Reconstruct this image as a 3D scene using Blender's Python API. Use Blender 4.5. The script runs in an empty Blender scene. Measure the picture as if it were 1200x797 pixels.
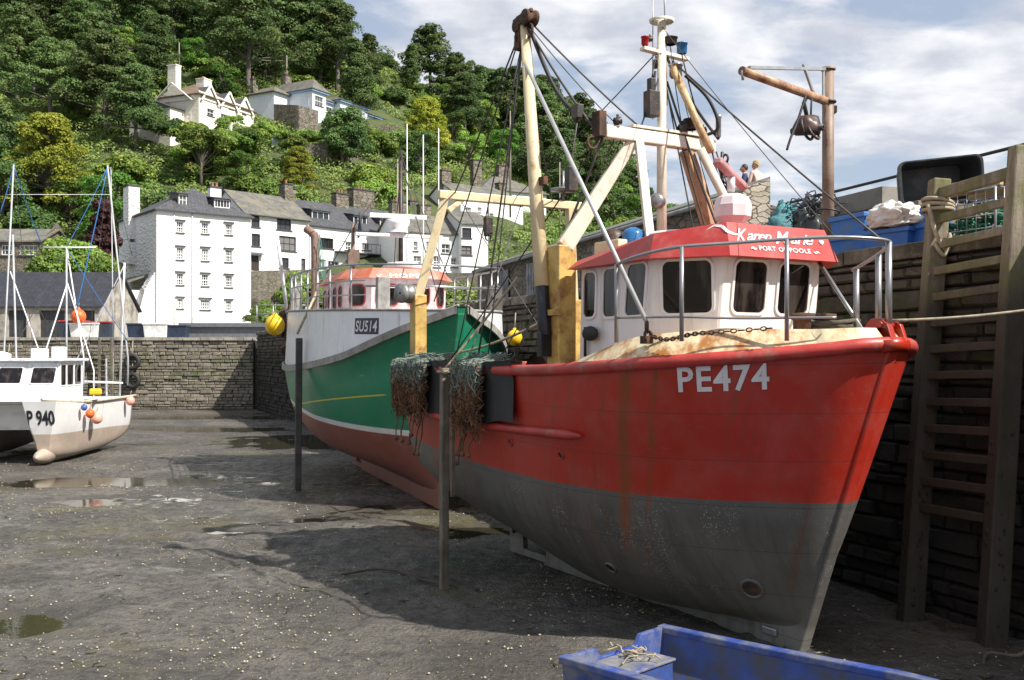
import bpy, bmesh, math, random
import numpy as np
from mathutils import Vector, Matrix, noise as mnoise
from mathutils.bvhtree import BVHTree
R = math.radians
random.seed(7); rng = np.random.default_rng(7)
S = bpy.context.scene
COL = S.collection
# ------------------------------------------------------------ camera, sky, sun, exposure
CZ = 3.05
cam = bpy.data.cameras.new('camera'); camo = bpy.data.objects.new('camera', cam); COL.objects.link(camo)
camo.location = (0, 0, CZ); camo.rotation_euler = (R(90), 0, 0)
cam.sensor_width = 36; cam.lens = 36; cam.shift_y = 19.5/1200; cam.clip_start = .1; cam.clip_end = 3000
S.camera = camo
SUNV = Vector((.845, -.535, 0)).normalized()
SUN_EL = R(47)
sdir = Vector((SUNV.x*math.cos(SUN_EL), SUNV.y*math.cos(SUN_EL), math.sin(SUN_EL)))
sl = bpy.data.lights.new('sun', 'SUN'); sl.energy = 5.0; sl.angle = R(.6); sl.color = (1, .95, .87)
so = bpy.data.objects.new('sun', sl); COL.objects.link(so)
so.rotation_euler = sdir.to_track_quat('Z', 'Y').to_euler(); so.location = (20, -15, 40)
w = bpy.data.worlds.new('World'); S.world = w; w.use_nodes = True
S.view_settings.view_transform = 'Standard'; S.view_settings.look = 'None'
S.view_settings.exposure = .68; S.view_settings.gamma = 1

# ------------------------------------------------------------ node helpers
def sk(x): return x if not hasattr(x, 'outputs') else x.outputs[0]
class T:
    def __init__(s, tree): s.t = tree
    def n(s, typ, ins=None, **props):
        nd = s.t.nodes.new(typ)
        for k, v in props.items(): setattr(nd, k, v)
        for k, v in (ins or {}).items(): s.set(nd.inputs[k], v)
        return nd
    def set(s, inp, v):
        if isinstance(v, bpy.types.NodeSocket): s.t.links.new(v, inp)
        elif isinstance(v, bpy.types.Node): s.t.links.new(v.outputs[0], inp)
        else:
            if hasattr(inp.default_value, '__len__'):
                v = tuple(v) if hasattr(v, '__len__') else (v,)*len(inp.default_value)
                if len(inp.default_value) == 4 and len(v) == 3: v = (*v, 1)
            inp.default_value = v
    def m(s, op, a, b=0.0, c=0.0, clamp=False):
        nd = s.n('ShaderNodeMath', operation=op, use_clamp=clamp)
        s.set(nd.inputs[0], a); s.set(nd.inputs[1], b); s.set(nd.inputs[2], c); return nd.outputs[0]
    def mix(s, f, a, b, blend='MIX'):
        nd = s.n('ShaderNodeMix', data_type='RGBA', blend_type=blend, clamp_factor=True)
        s.set(nd.inputs[0], f); s.set(nd.inputs[6], a); s.set(nd.inputs[7], b); return nd.outputs[2]
    def noise(s, vec, scale, detail=4, rough=.55, dist=0):
        nd = s.n('ShaderNodeTexNoise', {'Vector': vec, 'Scale': scale, 'Detail': detail, 'Roughness': rough, 'Distortion': dist}); return nd.outputs[0]
    def map(s, vec, scale=(1, 1, 1), loc=(0, 0, 0), rot=(0, 0, 0)):
        return s.n('ShaderNodeMapping', {'Vector': vec, 'Scale': scale, 'Location': loc, 'Rotation': rot}).outputs[0]
    def step(s, v, a, b):      # smooth 0..1 from a to b
        nd = s.n('ShaderNodeMapRange', interpolation_type='SMOOTHSTEP')
        s.set(nd.inputs[0], v); s.set(nd.inputs[1], a); s.set(nd.inputs[2], b); return nd.outputs[0]
    def ramp(s, f, stops):
        nd = s.n('ShaderNodeValToRGB'); s.set(nd.inputs[0], f); e = nd.color_ramp.elements
        while len(e) < len(stops): e.new(.5)
        for el, (p, c) in zip(e, stops): el.position = p; el.color = (*c, 1)
        return nd.outputs[0]
    def obj(s): return s.n('ShaderNodeTexCoord').outputs['Object']
    def xyz(s, v): nd = s.n('ShaderNodeSeparateXYZ', {0: v}); return nd.outputs
    def bump(s, h, strength=.3, dist=.02, nrm=None):
        nd = s.n('ShaderNodeBump', {'Height': h, 'Strength': strength, 'Distance': dist})
        if nrm: s.set(nd.inputs['Normal'], nrm)
        return nd.outputs[0]

def newmat(name):
    m = bpy.data.materials.new(name); m.use_nodes = True
    t = T(m.node_tree); b = m.node_tree.nodes['Principled BSDF']; return m, t, b
MATS = {}
def pm(name, col, rough=.6, var=.25, scale=4, bump=.15, bs=25, metal=0, dirt=None, dscale=3, damt=.5, streak=0, spec=.5, hue2=None, bd=.01):
    """weathered paint / wood / metal: noise in colour, optional second colour and dirt, optional vertical streaks"""
    if name in MATS: return MATS[name]
    m, t, b = newmat(name); o = t.obj()
    n1 = t.noise(o, scale, 6, .65)
    c = t.mix(t.step(n1, .3, .7), tuple(x*(1-var) for x in col), tuple(min(1, x*(1+var)) for x in (hue2 or col)))
    if dirt:
        v = t.map(o, (dscale*(4 if streak else 1), dscale*(4 if streak else 1), dscale*(.35 if streak else 1)))
        d = t.noise(v, 1, 8, .7)
        c = t.mix(t.step(d, 1-damt-.12, 1-damt+.12), c, dirt)
        b.inputs['Roughness'].default_value = rough
    t.set(b.inputs['Base Color'], c)
    t.set(b.inputs['Roughness'], t.m('MULTIPLY_ADD', n1, .25, rough-.12))
    b.inputs['Metallic'].default_value = metal; b.inputs['Specular IOR Level'].default_value = spec
    if bump: t.set(b.inputs['Normal'], t.bump(t.noise(o, bs, 5, .6), bump, bd))
    MATS[name] = m; return m

# sky: Nishita with a broken layer of cloud mapped by direction
t = T(w.node_tree); w.node_tree.nodes.clear()
sky = t.n('ShaderNodeTexSky', sky_type='NISHITA', sun_disc=False, sun_elevation=SUN_EL,
          sun_rotation=math.atan2(SUNV.x, SUNV.y), altitude=0, air_density=1, dust_density=1.2, ozone_density=1.2)
g = t.n('ShaderNodeTexCoord').outputs['Generated']
x, y, z = t.xyz(g)
zz = t.m('MAXIMUM', t.m('ADD', z, .22), .05)
cv = t.n('ShaderNodeCombineXYZ', {0: t.m('DIVIDE', x, zz), 1: t.m('DIVIDE', y, zz), 2: 3.7}).outputs[0]
cv = t.map(cv, (1.7, 2.1, 1))
c1 = t.noise(cv, 1.3, 9, .56, .15); c2 = t.noise(t.map(cv, (1, 1, 1), (8, 3, 2)), 3.0, 6, .55, .2)
cf = t.step(c1, .40, .54)
cf = t.m('MAXIMUM', cf, t.m('SUBTRACT', 1, t.step(z, .0, .12)))
cc = t.mix(t.step(c2, .3, .72), (5.2, 5.5, 6.3), (9.2, 9.2, 9.35))
skyc = t.mix(.5, sky, (5.6, 6.3, 7.6))
fin = t.mix(t.m('MULTIPLY', cf, .93), skyc, cc)
bg = t.n('ShaderNodeBackground', {'Color': fin, 'Strength': .073})
t.n('ShaderNodeOutputWorld', {'Surface': bg.outputs[0]})

# ------------------------------------------------------------ object helpers
def tag(o, label=None, cat=None, group=None, kind=None):
    if label: o['label'] = label
    if cat: o['category'] = cat
    if group: o['group'] = group
    if kind: o['kind'] = kind
    return o
def empty(name, loc, rz=0, label=None, cat=None, group=None):
    o = bpy.data.objects.new(name, None); COL.objects.link(o); o.empty_display_size = .3
    o.location = loc; o.rotation_euler = (0, 0, rz); return tag(o, label, cat, group)
def at(px, py, Y): return Vector(((px-600)/1200*Y, Y, CZ-(py-418)/1200*Y))
class MB:
    def __init__(s): s.v = []; s.f = []; s.mi = []; s.sm = []
    def add(s, vs, fs, mi=0, smooth=False):
        k = len(s.v); s.v += [tuple(v) for v in vs]
        for f in fs: s.f.append([k+i for i in f]); s.mi.append(mi); s.sm.append(smooth)
        return s
    def box(s, x0, y0, z0, x1, y1, z1, mi=0):
        v = [(x, y, z) for z in (z0, z1) for x, y in ((x0, y0), (x1, y0), (x1, y1), (x0, y1))]
        return s.add(v, [(3, 2, 1, 0), (4, 5, 6, 7), (0, 1, 5, 4), (1, 2, 6, 5), (2, 3, 7, 6), (3, 0, 4, 7)], mi)
    def obox(s, c, size, rot=(0, 0, 0), mi=0):
        from mathutils import Euler
        M = Euler(rot).to_matrix(); c = Vector(c); hx, hy, hz = (q/2 for q in size)
        v = [c+M@Vector((x, y, z)) for z in (-hz, hz) for x, y in ((-hx, -hy), (hx, -hy), (hx, hy), (-hx, hy))]
        return s.add(v, [(3, 2, 1, 0), (4, 5, 6, 7), (0, 1, 5, 4), (1, 2, 6, 5), (2, 3, 7, 6), (3, 0, 4, 7)], mi)
    def bar(s, p0, p1, w, h=None, up=(0, 0, 1), mi=0, w1=None, h1=None):
        p0 = Vector(p0); p1 = Vector(p1); h = h or w; d = (p1-p0).normalized(); up = Vector(up)
        if abs(d.dot(up)) > .97: up = Vector((1, 0, 0))
        a = d.cross(up).normalized(); b = a.cross(d); w1 = w1 or w; h1 = h1 or h
        v = [p+a*sx*ww/2+b*sy*hh/2 for p, ww, hh in ((p0, w, h), (p1, w1, h1)) for sx, sy in ((-1, -1), (1, -1), (1, 1), (-1, 1))]
        return s.add(v, [(3, 2, 1, 0), (4, 5, 6, 7), (0, 1, 5, 4), (1, 2, 6, 5), (2, 3, 7, 6), (3, 0, 4, 7)], mi)
    def tube(s, pts, r, seg=8, cap=True, mi=0, closed=False):
        pts = [Vector(p) for p in pts]; n = len(pts)
        rs = r if hasattr(r, '__len__') else [r]*n
        vs = []; a = None
        for i, p in enumerate(pts):
            if closed: d = pts[(i+1) % n]-pts[i-1]
            else: d = pts[min(i+1, n-1)]-pts[max(i-1, 0)]
            if d.length < 1e-9: d = Vector((0, 0, 1))
            d.normalize()
            if a is None: a = d.cross(Vector((0, 0, 1)) if abs(d.z) < .95 else Vector((1, 0, 0))).normalized()
            else:
                a = a-d*a.dot(d)
                a = a.normalized() if a.length > 1e-6 else d.orthogonal().normalized()
            b = d.cross(a)
            vs += [p+(a*math.cos(2*math.pi*j/seg)+b*math.sin(2*math.pi*j/seg))*rs[i] for j in range(seg)]
        fs = []
        for i in range(n if closed else n-1):
            k = (i+1) % n
            fs += [(i*seg+j, i*seg+(j+1) % seg, k*seg+(j+1) % seg, k*seg+j) for j in range(seg)]
        s.add(vs, fs, mi, seg > 4)
        if cap and not closed:
            k = len(s.v)-len(vs)
            s.f.append([k+j for j in range(seg)][::-1]); s.mi.append(mi); s.sm.append(False)
            s.f.append([k+(n-1)*seg+j for j in range(seg)]); s.mi.append(mi); s.sm.append(False)
        return s
    def lathe(s, prof, o=(0, 0, 0), axis=(0, 0, 1), seg=16, mi=0, smooth=True, sx=1):
        o = Vector(o); ax = Vector(axis).normalized(); a = ax.orthogonal().normalized(); b = ax.cross(a)
        if abs(ax.z) > .99: a = Vector((1, 0, 0)); b = Vector((0, 1, 0))
        vs = [o+ax*z+(a*math.cos(2*math.pi*j/seg)*sx+b*math.sin(2*math.pi*j/seg))*r for r, z in prof for j in range(seg)]
        fs = [(i*seg+j, i*seg+(j+1) % seg, (i+1)*seg+(j+1) % seg, (i+1)*seg+j) for i in range(len(prof)-1) for j in range(seg)]
        return s.add(vs, fs, mi, smooth)
    def ball(s, c, r, seg=14, mi=0, sc=(1, 1, 1)):
        c = Vector(c); k = seg//2; vs = []; fs = []
        for i in range(k+1):
            th = math.pi*i/k
            vs += [c+Vector((math.sin(th)*math.cos(2*math.pi*j/seg)*sc[0], math.sin(th)*math.sin(2*math.pi*j/seg)*sc[1], math.cos(th)*sc[2]))*r for j in range(seg)]
        fs = [(i*seg+j, (i+1)*seg+j, (i+1)*seg+(j+1) % seg, i*seg+(j+1) % seg) for i in range(k) for j in range(seg)]
        return s.add(vs, fs, mi, True)
    def torus(s, c, Rr, r, axis=(0, 0, 1), seg=24, s2=8, mi=0):
        c = Vector(c); ax = Vector(axis).normalized(); a = ax.orthogonal().normalized(); b = ax.cross(a)
        return s.tube([c+(a*math.cos(2*math.pi*i/seg)+b*math.sin(2*math.pi*i/seg))*Rr for i in range(seg)], r, s2, mi=mi, closed=True)
    def prism(s, poly, ext, mi=0):
        poly = [Vector(p) for p in poly]; e = Vector(ext); n = len(poly)
        return s.add(poly+[p+e for p in poly], [tuple(range(n))[::-1], tuple(range(n, 2*n))]+[(i, (i+1) % n, n+(i+1) % n, n+i) for i in range(n)], mi)
    def build(s, name, mat, parent=None, bevel=0, loc=None, rz=0, wn=False):
        me = bpy.data.meshes.new(name); me.from_pydata(s.v, [], s.f)
        for m in (mat if isinstance(mat, (list, tuple)) else [mat]): me.materials.append(m)
        me.polygons.foreach_set('material_index', s.mi); me.polygons.foreach_set('use_smooth', s.sm)
        me.validate(); me.update()
        bm = bmesh.new(); bm.from_mesh(me); bmesh.ops.recalc_face_normals(bm, faces=bm.faces); bm.to_mesh(me); bm.free()
        o = bpy.data.objects.new(name, me); COL.objects.link(o)
        if parent: o.parent = parent
        if loc is not None: o.location = loc; o.rotation_euler = (0, 0, rz)
        if bevel:
            md = o.modifiers.new('bevel', 'BEVEL'); md.width = bevel; md.segments = 2; md.limit_method = 'ANGLE'; md.angle_limit = R(40)
        return o
    def thing(s, name, mat, label, cat, group=None, bevel=0, rz=None):
        """own object with its origin at the centre of its base"""
        a = np.array(s.v); c = Vector(((a[:, 0].min()+a[:, 0].max())/2, (a[:, 1].min()+a[:, 1].max())/2, a[:, 2].min()))
        s.v = [tuple(Vector(v)-c) for v in s.v]
        return tag(s.build(name, mat, None, bevel, loc=c), label, cat, group)
def copy_tree(o, parent=None):
    c = o.copy(); COL.objects.link(c)
    if parent: c.parent = parent
    for ch in list(o.children): copy_tree(ch, c)
    return c
def npmesh(name, V, F, mat, parent=None, loc=None, smooth=False):
    me = bpy.data.meshes.new(name); nv, nf, k = len(V), len(F), F.shape[1]
    me.vertices.add(nv); me.vertices.foreach_set('co', V.astype(np.float32).ravel())
    me.loops.add(nf*k); me.loops.foreach_set('vertex_index', F.astype(np.int32).ravel())
    me.polygons.add(nf); me.polygons.foreach_set('loop_start', np.arange(0, nf*k, k, dtype=np.int32))
    me.polygons.foreach_set('use_smooth', np.full(nf, smooth)); me.update(calc_edges=True)
    for m in (mat if isinstance(mat, list) else [mat]): me.materials.append(m)
    o = bpy.data.objects.new(name, me); COL.objects.link(o)
    if parent: o.parent = parent
    if loc is not None: o.location = loc
    return o
def sag(p0, p1, s=.1, n=14):
    p0 = Vector(p0); p1 = Vector(p1)
    return [p0.lerp(p1, i/n)-Vector((0, 0, s*4*(i/n)*(1-i/n))) for i in range(n+1)]
def smooth_path(pts, n=8):
    pts = [Vector(p) for p in pts]; out = []
    for i in range(len(pts)-1):
        p0 = pts[max(i-1, 0)]; p1 = pts[i]; p2 = pts[i+1]; p3 = pts[min(i+2, len(pts)-1)]
        for j in range(n):
            u = j/n
            out.append(.5*((2*p1)+(p2-p0)*u+(2*p0-5*p1+4*p2-p3)*u*u+(3*p1-p0-3*p2+p3)*u**3))
    return out+[pts[-1]]
def text2d(s, size=1, shear=0, offset=0, cuts=1, sp=1):
    cu = bpy.data.curves.new('tx', 'FONT'); cu.body = s; cu.size = size; cu.shear = shear; cu.offset = offset; cu.space_character = sp; cu.resolution_u = 3
    o = bpy.data.objects.new('tx', cu); COL.objects.link(o); dg = bpy.context.evaluated_depsgraph_get()
    me = bpy.data.meshes.new_from_object(o.evaluated_get(dg)); bpy.data.objects.remove(o); bpy.data.curves.remove(cu)
    bm = bmesh.new(); bm.from_mesh(me); bmesh.ops.triangulate(bm, faces=bm.faces)
    if cuts: bmesh.ops.subdivide_edges(bm, edges=bm.edges, cuts=cuts, use_grid_fill=True)
    bm.verts.index_update()
    V = [(v.co.x, v.co.y) for v in bm.verts]; F = [tuple(v.index for v in f.verts) for f in bm.faces]
    bm.free(); bpy.data.meshes.remove(me)
    x0 = min(v[0] for v in V); x1 = max(v[0] for v in V); y0 = min(v[1] for v in V); y1 = max(v[1] for v in V)
    return [((v[0]-x0)/(x1-x0), (v[1]-y0)/(y1-y0)) for v in V], F

def pchip(xs, ys, q):
    xs = np.array(xs, float); ys = np.array(ys, float); h = np.diff(xs); d = np.diff(ys)/h; m = np.zeros(len(xs))
    for i in range(1, len(xs)-1):
        if d[i-1]*d[i] > 0:
            w1 = 2*h[i]+h[i-1]; w2 = h[i]+2*h[i-1]; m[i] = (w1+w2)/(w1/d[i-1]+w2/d[i])
    m[0] = d[0]; m[-1] = d[-1]
    i = np.clip(np.searchsorted(xs, q)-1, 0, len(xs)-2); u = (q-xs[i])/h[i]
    return (2*u**3-3*u**2+1)*ys[i]+(u**3-2*u**2+u)*h[i]*m[i]+(-2*u**3+3*u**2)*ys[i+1]+(u**3-u**2)*h[i]*m[i+1]
class Hull:
    """lofted hull. rows: one (breadths, heights) per level, bottom to sheer, tabulated over ts (0 transom, 1 stem)"""
    def __init__(s, ts, rows, xtr, xst, nt=72, nk=30):
        q = 1-(1-np.linspace(0, 1, nt))**1.5; K = len(rows); kk = np.linspace(0, K-1, nk)
        B = np.array([pchip(ts, r[0], q) for r in rows]); Z = np.array([pchip(ts, r[1], q) for r in rows])
        s.B = np.array([pchip(range(K), B[:, i], kk) for i in range(nt)]).T; s.Z = np.array([pchip(range(K), Z[:, i], kk) for i in range(nt)]).T
        s.X = np.zeros_like(s.B)
        for k in range(nk):
            xs = xst(s.Z[k]); xt = xtr(s.Z[k]); s.X[k] = xt+q*(xs-xt)
        s.nt, s.nk, s.q = nt, nk, q
    def mesh(s):
        mb = MB(); nt, nk = s.nt, s.nk
        for sg in (-1, 1):
            vs = [(s.X[k, i], sg*s.B[k, i], s.Z[k, i]) for k in range(nk) for i in range(nt)]
            mb.add(vs, [(k*nt+i, k*nt+i+1, (k+1)*nt+i+1, (k+1)*nt+i) for k in range(nk-1) for i in range(nt-1)], 0, True)
        o = nk*nt
        for k in range(nk-1):
            for i in (0, nt-1): mb.f.append([k*nt+i, o+k*nt+i, o+(k+1)*nt+i, (k+1)*nt+i]); mb.mi.append(0); mb.sm.append(False)
        for i in range(nt-1): mb.f.append([i, i+1, o+i+1, o+i]); mb.mi.append(0); mb.sm.append(False)
        return mb
    def sheer(s, sg, t0=0, t1=1, out=0, dz=0, k=-1):
        return [Vector((s.X[k, i], sg*(s.B[k, i]+out), s.Z[k, i]+dz)) for i in range(s.nt) if t0 <= s.q[i] <= t1]
    def bvh(s):
        m = s.mesh(); return BVHTree.FromPolygons([Vector(v) for v in m.v], m.f)
def on_surface(V, F, bvh, o, ux, uz, n, w, h, off=.006):
    """lay a 0..1 outline on a surface: plane origin o, axes ux (width w) and uz (height h), cast along -n"""
    o, ux, uz, n = (Vector(q) for q in (o, ux, uz, n)); ux.normalize(); uz.normalize(); n.normalize(); out = []
    for a, b in V:
        p = o+ux*a*w+uz*b*h; hit = bvh.ray_cast(p+n*2, -n)
        out.append((hit[0]+n*off) if hit[0] else p)
    mb = MB(); mb.add(out, F); return mb
# faceted panel with rounded windows laid on it
def rrect(w, h, r, n=5):
    out = []
    for cx, cy, a0 in ((w/2-r, h/2-r, 0), (-w/2+r, h/2-r, 90), (-w/2+r, -h/2+r, 180), (w/2-r, -h/2+r, 270)):
        out += [(cx+r*math.cos(R(a0+90*i/n)), cy+r*math.sin(R(a0+90*i/n))) for i in range(n+1)]
    return out
def boat_window(parent, c, ux, uz, w, h, rimm, glassm, r=.07, rw=.03, slant=0):
    c = Vector(c); ux = Vector(ux).normalized(); uz = Vector(uz).normalized(); n = ux.cross(uz).normalized()
    P = lambda a, b, d: c+ux*(a+slant*b)+uz*b+n*d
    o = rrect(w+2*rw, h+2*rw, r+rw); i = rrect(w, h, r); k = len(o); mb = MB()
    vs = [P(*q, -.01) for q in o]+[P(*q, .018) for q in o]+[P(*q, .018) for q in i]+[P(*q, -.01) for q in i]
    mb.add(vs, [(a*k+j, a*k+(j+1) % k, (a+1)*k+(j+1) % k, (a+1)*k+j) for a in range(3) for j in range(k)])
    f = mb.build('window', rimm, parent)
    MB().add([P(*q, .004) for q in i], [tuple(range(k))]).build('pane', glassm, f)
    return f

# ============================================================ MATERIALS OF THE SETTING
def stone_mat(name, cols, mortar, scale=3.2, squash=2.1, moss=None, moss_z=None, wet_z=None, bump=.6, rough=.85, msize=.045, bd=.05):
    m, t, b = newmat(name); o = t.obj()
    wv = t.n('ShaderNodeTexNoise', {'Vector': o, 'Scale': 1.3, 'Detail': 3})
    off = t.n('ShaderNodeVectorMath', {0: wv.outputs['Color'], 1: (.5, .5, .5)}, operation='SUBTRACT')
    off2 = t.n('ShaderNodeVectorMath', {0: off, 'Scale': .35}, operation='SCALE')
    v = t.n('ShaderNodeVectorMath', {0: o, 1: off2}, operation='ADD').outputs[0]
    v = t.map(v, (scale, scale, scale*squash))
    ve = t.n('ShaderNodeTexVoronoi', {'Vector': v, 'Scale': 1, 'Randomness': .85}, feature='DISTANCE_TO_EDGE').outputs['Distance']
    vc = t.n('ShaderNodeTexVoronoi', {'Vector': v, 'Scale': 1, 'Randomness': .85}, feature='F1').outputs['Color']
    r_, g_, b_ = t.xyz(vc)
    c = t.ramp(r_, [(i/(len(cols)-1), cc) for i, cc in enumerate(cols)])
    n = t.noise(o, 9, 7, .7); n2 = t.noise(o, .6, 5, .6)
    c = t.mix(t.m('MULTIPLY', t.step(n, .35, .75), .45), c, tuple(x*.45 for x in cols[0]))
    edge = t.step(ve, msize*.4, msize*1.6)
    c = t.mix(edge, mortar, c)
    z = t.xyz(o)[2]
    if moss:
        f = t.step(t.noise(o, 1.7, 7, .7), .52, .66)
        if moss_z is not None: f = t.m('MULTIPLY', f, t.step(t.m('ADD', z, t.m('MULTIPLY', n2, 1.5)), moss_z+1.6, moss_z-.2))
        c = t.mix(t.m('MULTIPLY', f, .8), c, moss)
    if wet_z is not None:
        f = t.step(t.m('ADD', z, t.m('MULTIPLY', t.noise(o, .8, 6, .7), 1.6)), wet_z+1.3, wet_z+.3)
        c = t.mix(t.m('MULTIPLY', f, .8), c, (.022, .02, .013))
    t.set(b.inputs['Base Color'], c); b.inputs['Roughness'].default_value = rough
    h = t.m('ADD', t.m('MULTIPLY', edge, t.m('MULTIPLY_ADD', g_, .5, .6)), t.m('MULTIPLY', n, .5))
    t.set(b.inputs['Normal'], t.bump(h, bump, bd)); MATS[name] = m; return m
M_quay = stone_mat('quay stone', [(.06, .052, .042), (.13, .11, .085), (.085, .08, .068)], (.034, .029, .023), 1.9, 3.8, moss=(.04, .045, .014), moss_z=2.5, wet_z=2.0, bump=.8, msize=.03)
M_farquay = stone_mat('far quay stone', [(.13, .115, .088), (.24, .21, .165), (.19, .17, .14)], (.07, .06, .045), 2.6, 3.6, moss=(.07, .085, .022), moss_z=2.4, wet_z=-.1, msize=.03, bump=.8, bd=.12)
M_rubble = stone_mat('pale rubble stone', [(.26, .22, .16), (.46, .41, .33), (.36, .31, .25)], (.09, .08, .065), 3.0, 2.4, bump=.8)
M_garden = stone_mat('garden wall stone', [(.13, .11, .085), (.25, .22, .175), (.2, .16, .12)], (.07, .06, .05), 1.5, 2.0, moss=(.05, .07, .02), bump=.8, bd=.1)
M_store = stone_mat('store wall stone', [(.10, .088, .07), (.2, .175, .14), (.15, .13, .105)], (.05, .045, .038), 2.6, 2.2, bump=.7)
def white_mat(name, col, rub, blue=0):
    m, t, b = newmat(name); o = t.obj()
    v = t.map(o, (2.6, 2.6, 5.5))
    ve = t.n('ShaderNodeTexVoronoi', {'Vector': v, 'Scale': 1}, feature='SMOOTH_F1').outputs['Distance']
    n = t.noise(t.map(o, (1.6, 1.6, .35)), 1, 8, .72); n3 = t.noise(o, 14, 4, .6)
    c = t.mix(t.m('MULTIPLY', t.step(n, .52, .78), .5), col, tuple(x*.62 for x in (col[0], col[1]*.99, col[2]*.93)))
    t.set(b.inputs['Base Color'], c); b.inputs['Roughness'].default_value = .7
    t.set(b.inputs['Normal'], t.bump(t.m('ADD', t.m('MULTIPLY', ve, rub), t.m('MULTIPLY', n3, .2)), .7, .12)); MATS[name] = m; return m
M_white = white_mat('white render', (.78, .78, .77), .35)
M_whiterub = white_mat('white painted rubble', (.76, .76, .75), 1.9)
M_cream = white_mat('cream render', (.74, .70, .60), .25)
M_bluewhite = white_mat('bluish white render', (.72, .76, .82), .25)
def slate_mat(name, col, lichen, lam=.5, row=.24):
    m, t, b = newmat(name); o = t.obj(); x, y, z = t.xyz(o)
    v = t.n('ShaderNodeCombineXYZ', {0: t.m('ADD', x, t.m('MULTIPLY', y, .6)), 1: t.m('MULTIPLY', z, 1.6)})
    br = t.n('ShaderNodeTexBrick', {'Vector': v, 'Scale': 1, 'Mortar Size': .014, 'Brick Width': row*1.3, 'Row Height': row,
             'Color1': col, 'Color2': tuple(q*.62 for q in col), 'Mortar': tuple(q*.3 for q in col)})
    n = t.noise(o, .9, 8, .68, .2); n2 = t.noise(o, 6, 5, .6)
    c = t.mix(t.m('MULTIPLY', t.step(n, 1-lam-.1, 1-lam+.12), .9), br.outputs[0], lichen)
    c = t.mix(t.m('MULTIPLY', t.step(n2, .5, .7), .35), c, tuple(q*.5 for q in col))
    t.set(b.inputs['Base Color'], c); b.inputs['Roughness'].default_value = .6
    t.set(b.inputs['Normal'], t.bump(t.m('ADD', t.m('SUBTRACT', 1, br.outputs[1]), t.m('MULTIPLY', n2, .6)), .6, .03)); MATS[name] = m; return m
M_slate = slate_mat('dark slate', (.085, .088, .1), (.17, .15, .09), .36)
M_slate_l = slate_mat('lichened slate', (.15, .145, .135), (.19, .175, .12), .48)
M_slate_o = slate_mat('rusty tiled slate', (.2, .14, .095), (.36, .19, .08), .4)
M_slate_d = slate_mat('shed slate', (.032, .034, .045), (.06, .06, .055), .3, .3)
M_glass, tt_, gb_ = newmat('window glass'); gb_.inputs['Base Color'].default_value = (.012, .015, .018, 1); gb_.inputs['Roughness'].default_value = .06
M_glass2, tt_, gb_ = newmat('wheelhouse glass')
gn = tt_.noise(tt_.map(tt_.obj(), (3, 3, .6)), 1.6, 4, .6)
tt_.set(gb_.inputs['Base Color'], tt_.mix(tt_.step(gn, .45, .65), (.008, .006, .006), (.05, .04, .035))); gb_.inputs['Roughness'].default_value = .08
M_glass2.name = 'wheelhouse glass'
M_wframe = pm('white window paint', (.74, .74, .72), .5, .06, bump=0)
GLASS = [M_glass]
for i_, g_c in enumerate(((.035, .04, .045), (.09, .095, .10), (.16, .16, .155))):
    mg, tg, bg_ = newmat('window glass with blind'); bg_.inputs['Base Color'].default_value = (*g_c, 1); bg_.inputs['Roughness'].default_value = .12; GLASS.append(mg)
M_dframe = pm('dark window paint', (.035, .022, .018), .5, .2, bump=0)
M_sill = pm('slate sill', (.045, .045, .05), .7, .2, bump=.1)
M_wood = pm('weathered timber', (.17, .145, .11), .85, .35, 3, .5, 40, dirt=(.05, .06, .03), dscale=1.5, damt=.45, streak=1)
M_woodwet = None
M_steel = pm('galvanised steel', (.36, .37, .38), .45, .15, 8, .1, 60, metal=.5, dirt=(.2, .1, .05), dscale=4, damt=.35)
M_black = pm('black rubber', (.018, .018, .018), .65, .3, 6, .3, 40)
M_pole = pm('telegraph pole wood', (.2, .18, .15), .85, .2)

# ============================================================ GROUND
def mud_h(X, Y):
    h = .10*mnoise.noise((X*.22, Y*.22, 1.3))+.035*mnoise.noise((X*.9, Y*.9, 4.1))
    for px, py, rx, ry, dp in POOLS:
        d = ((X-px)/rx)**2+((Y-py)/ry)**2
        if d < 4: h -= dp*math.exp(-d*1.2)*(1+.5*mnoise.noise((X*1.3, Y*1.3, 9)))
    return h
def gpt(px, py): Y = 1200*CZ/(py-418); return (px-600)/1200*Y, Y
POOLS = [(*gpt(20, 725), .85, 1.1, .16), (*gpt(258, 618), .75, .32, .15), (*gpt(190, 628), 1.0, .2, .1), (*gpt(290, 640), 1.5, .22, .12), (*gpt(385, 603), 1.5, .8, .075),
         (*gpt(440, 590), 1.8, 1.2, .12), (*gpt(545, 618), 1.3, 1.6, .17), (*gpt(85, 585), 1.6, 1.2, .13), (*gpt(190, 560), 2.2, 1.3, .14), (*gpt(330, 512), 3.2, 2.6, .2),
         (*gpt(250, 500), 4.5, 2.2, .16), (*gpt(180, 520), 4, 2, .12), (*gpt(300, 487), 6, 3, .2), (*gpt(60, 560), 1.5, 2, .1), (*gpt(400, 520), 2.5, 2.5, .16)]
def grid_y(ys, xs, hf):
    V = np.array([(x, y, hf(x, y)) for y in ys for x in xs]); nx = len(xs); ny = len(ys)
    a = (np.arange(ny-1)[:, None]*nx+np.arange(nx-1)).ravel()
    return V, np.stack([a, a+1, a+nx+1, a+nx], 1)
m, t, b = newmat('harbour mud'); o = t.obj(); z = t.xyz(o)[2]
n1 = t.noise(o, .55, 8, .62, .4); n2 = t.noise(o, 5, 8, .7); n3 = t.noise(o, 30, 5, .7)
vor = t.n('ShaderNodeTexVoronoi', {'Vector': o, 'Scale': 16}, feature='F1').outputs['Distance']
c = t.mix(t.step(n1, .35, .65), (.080, .072, .062), (.165, .150, .130))
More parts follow.
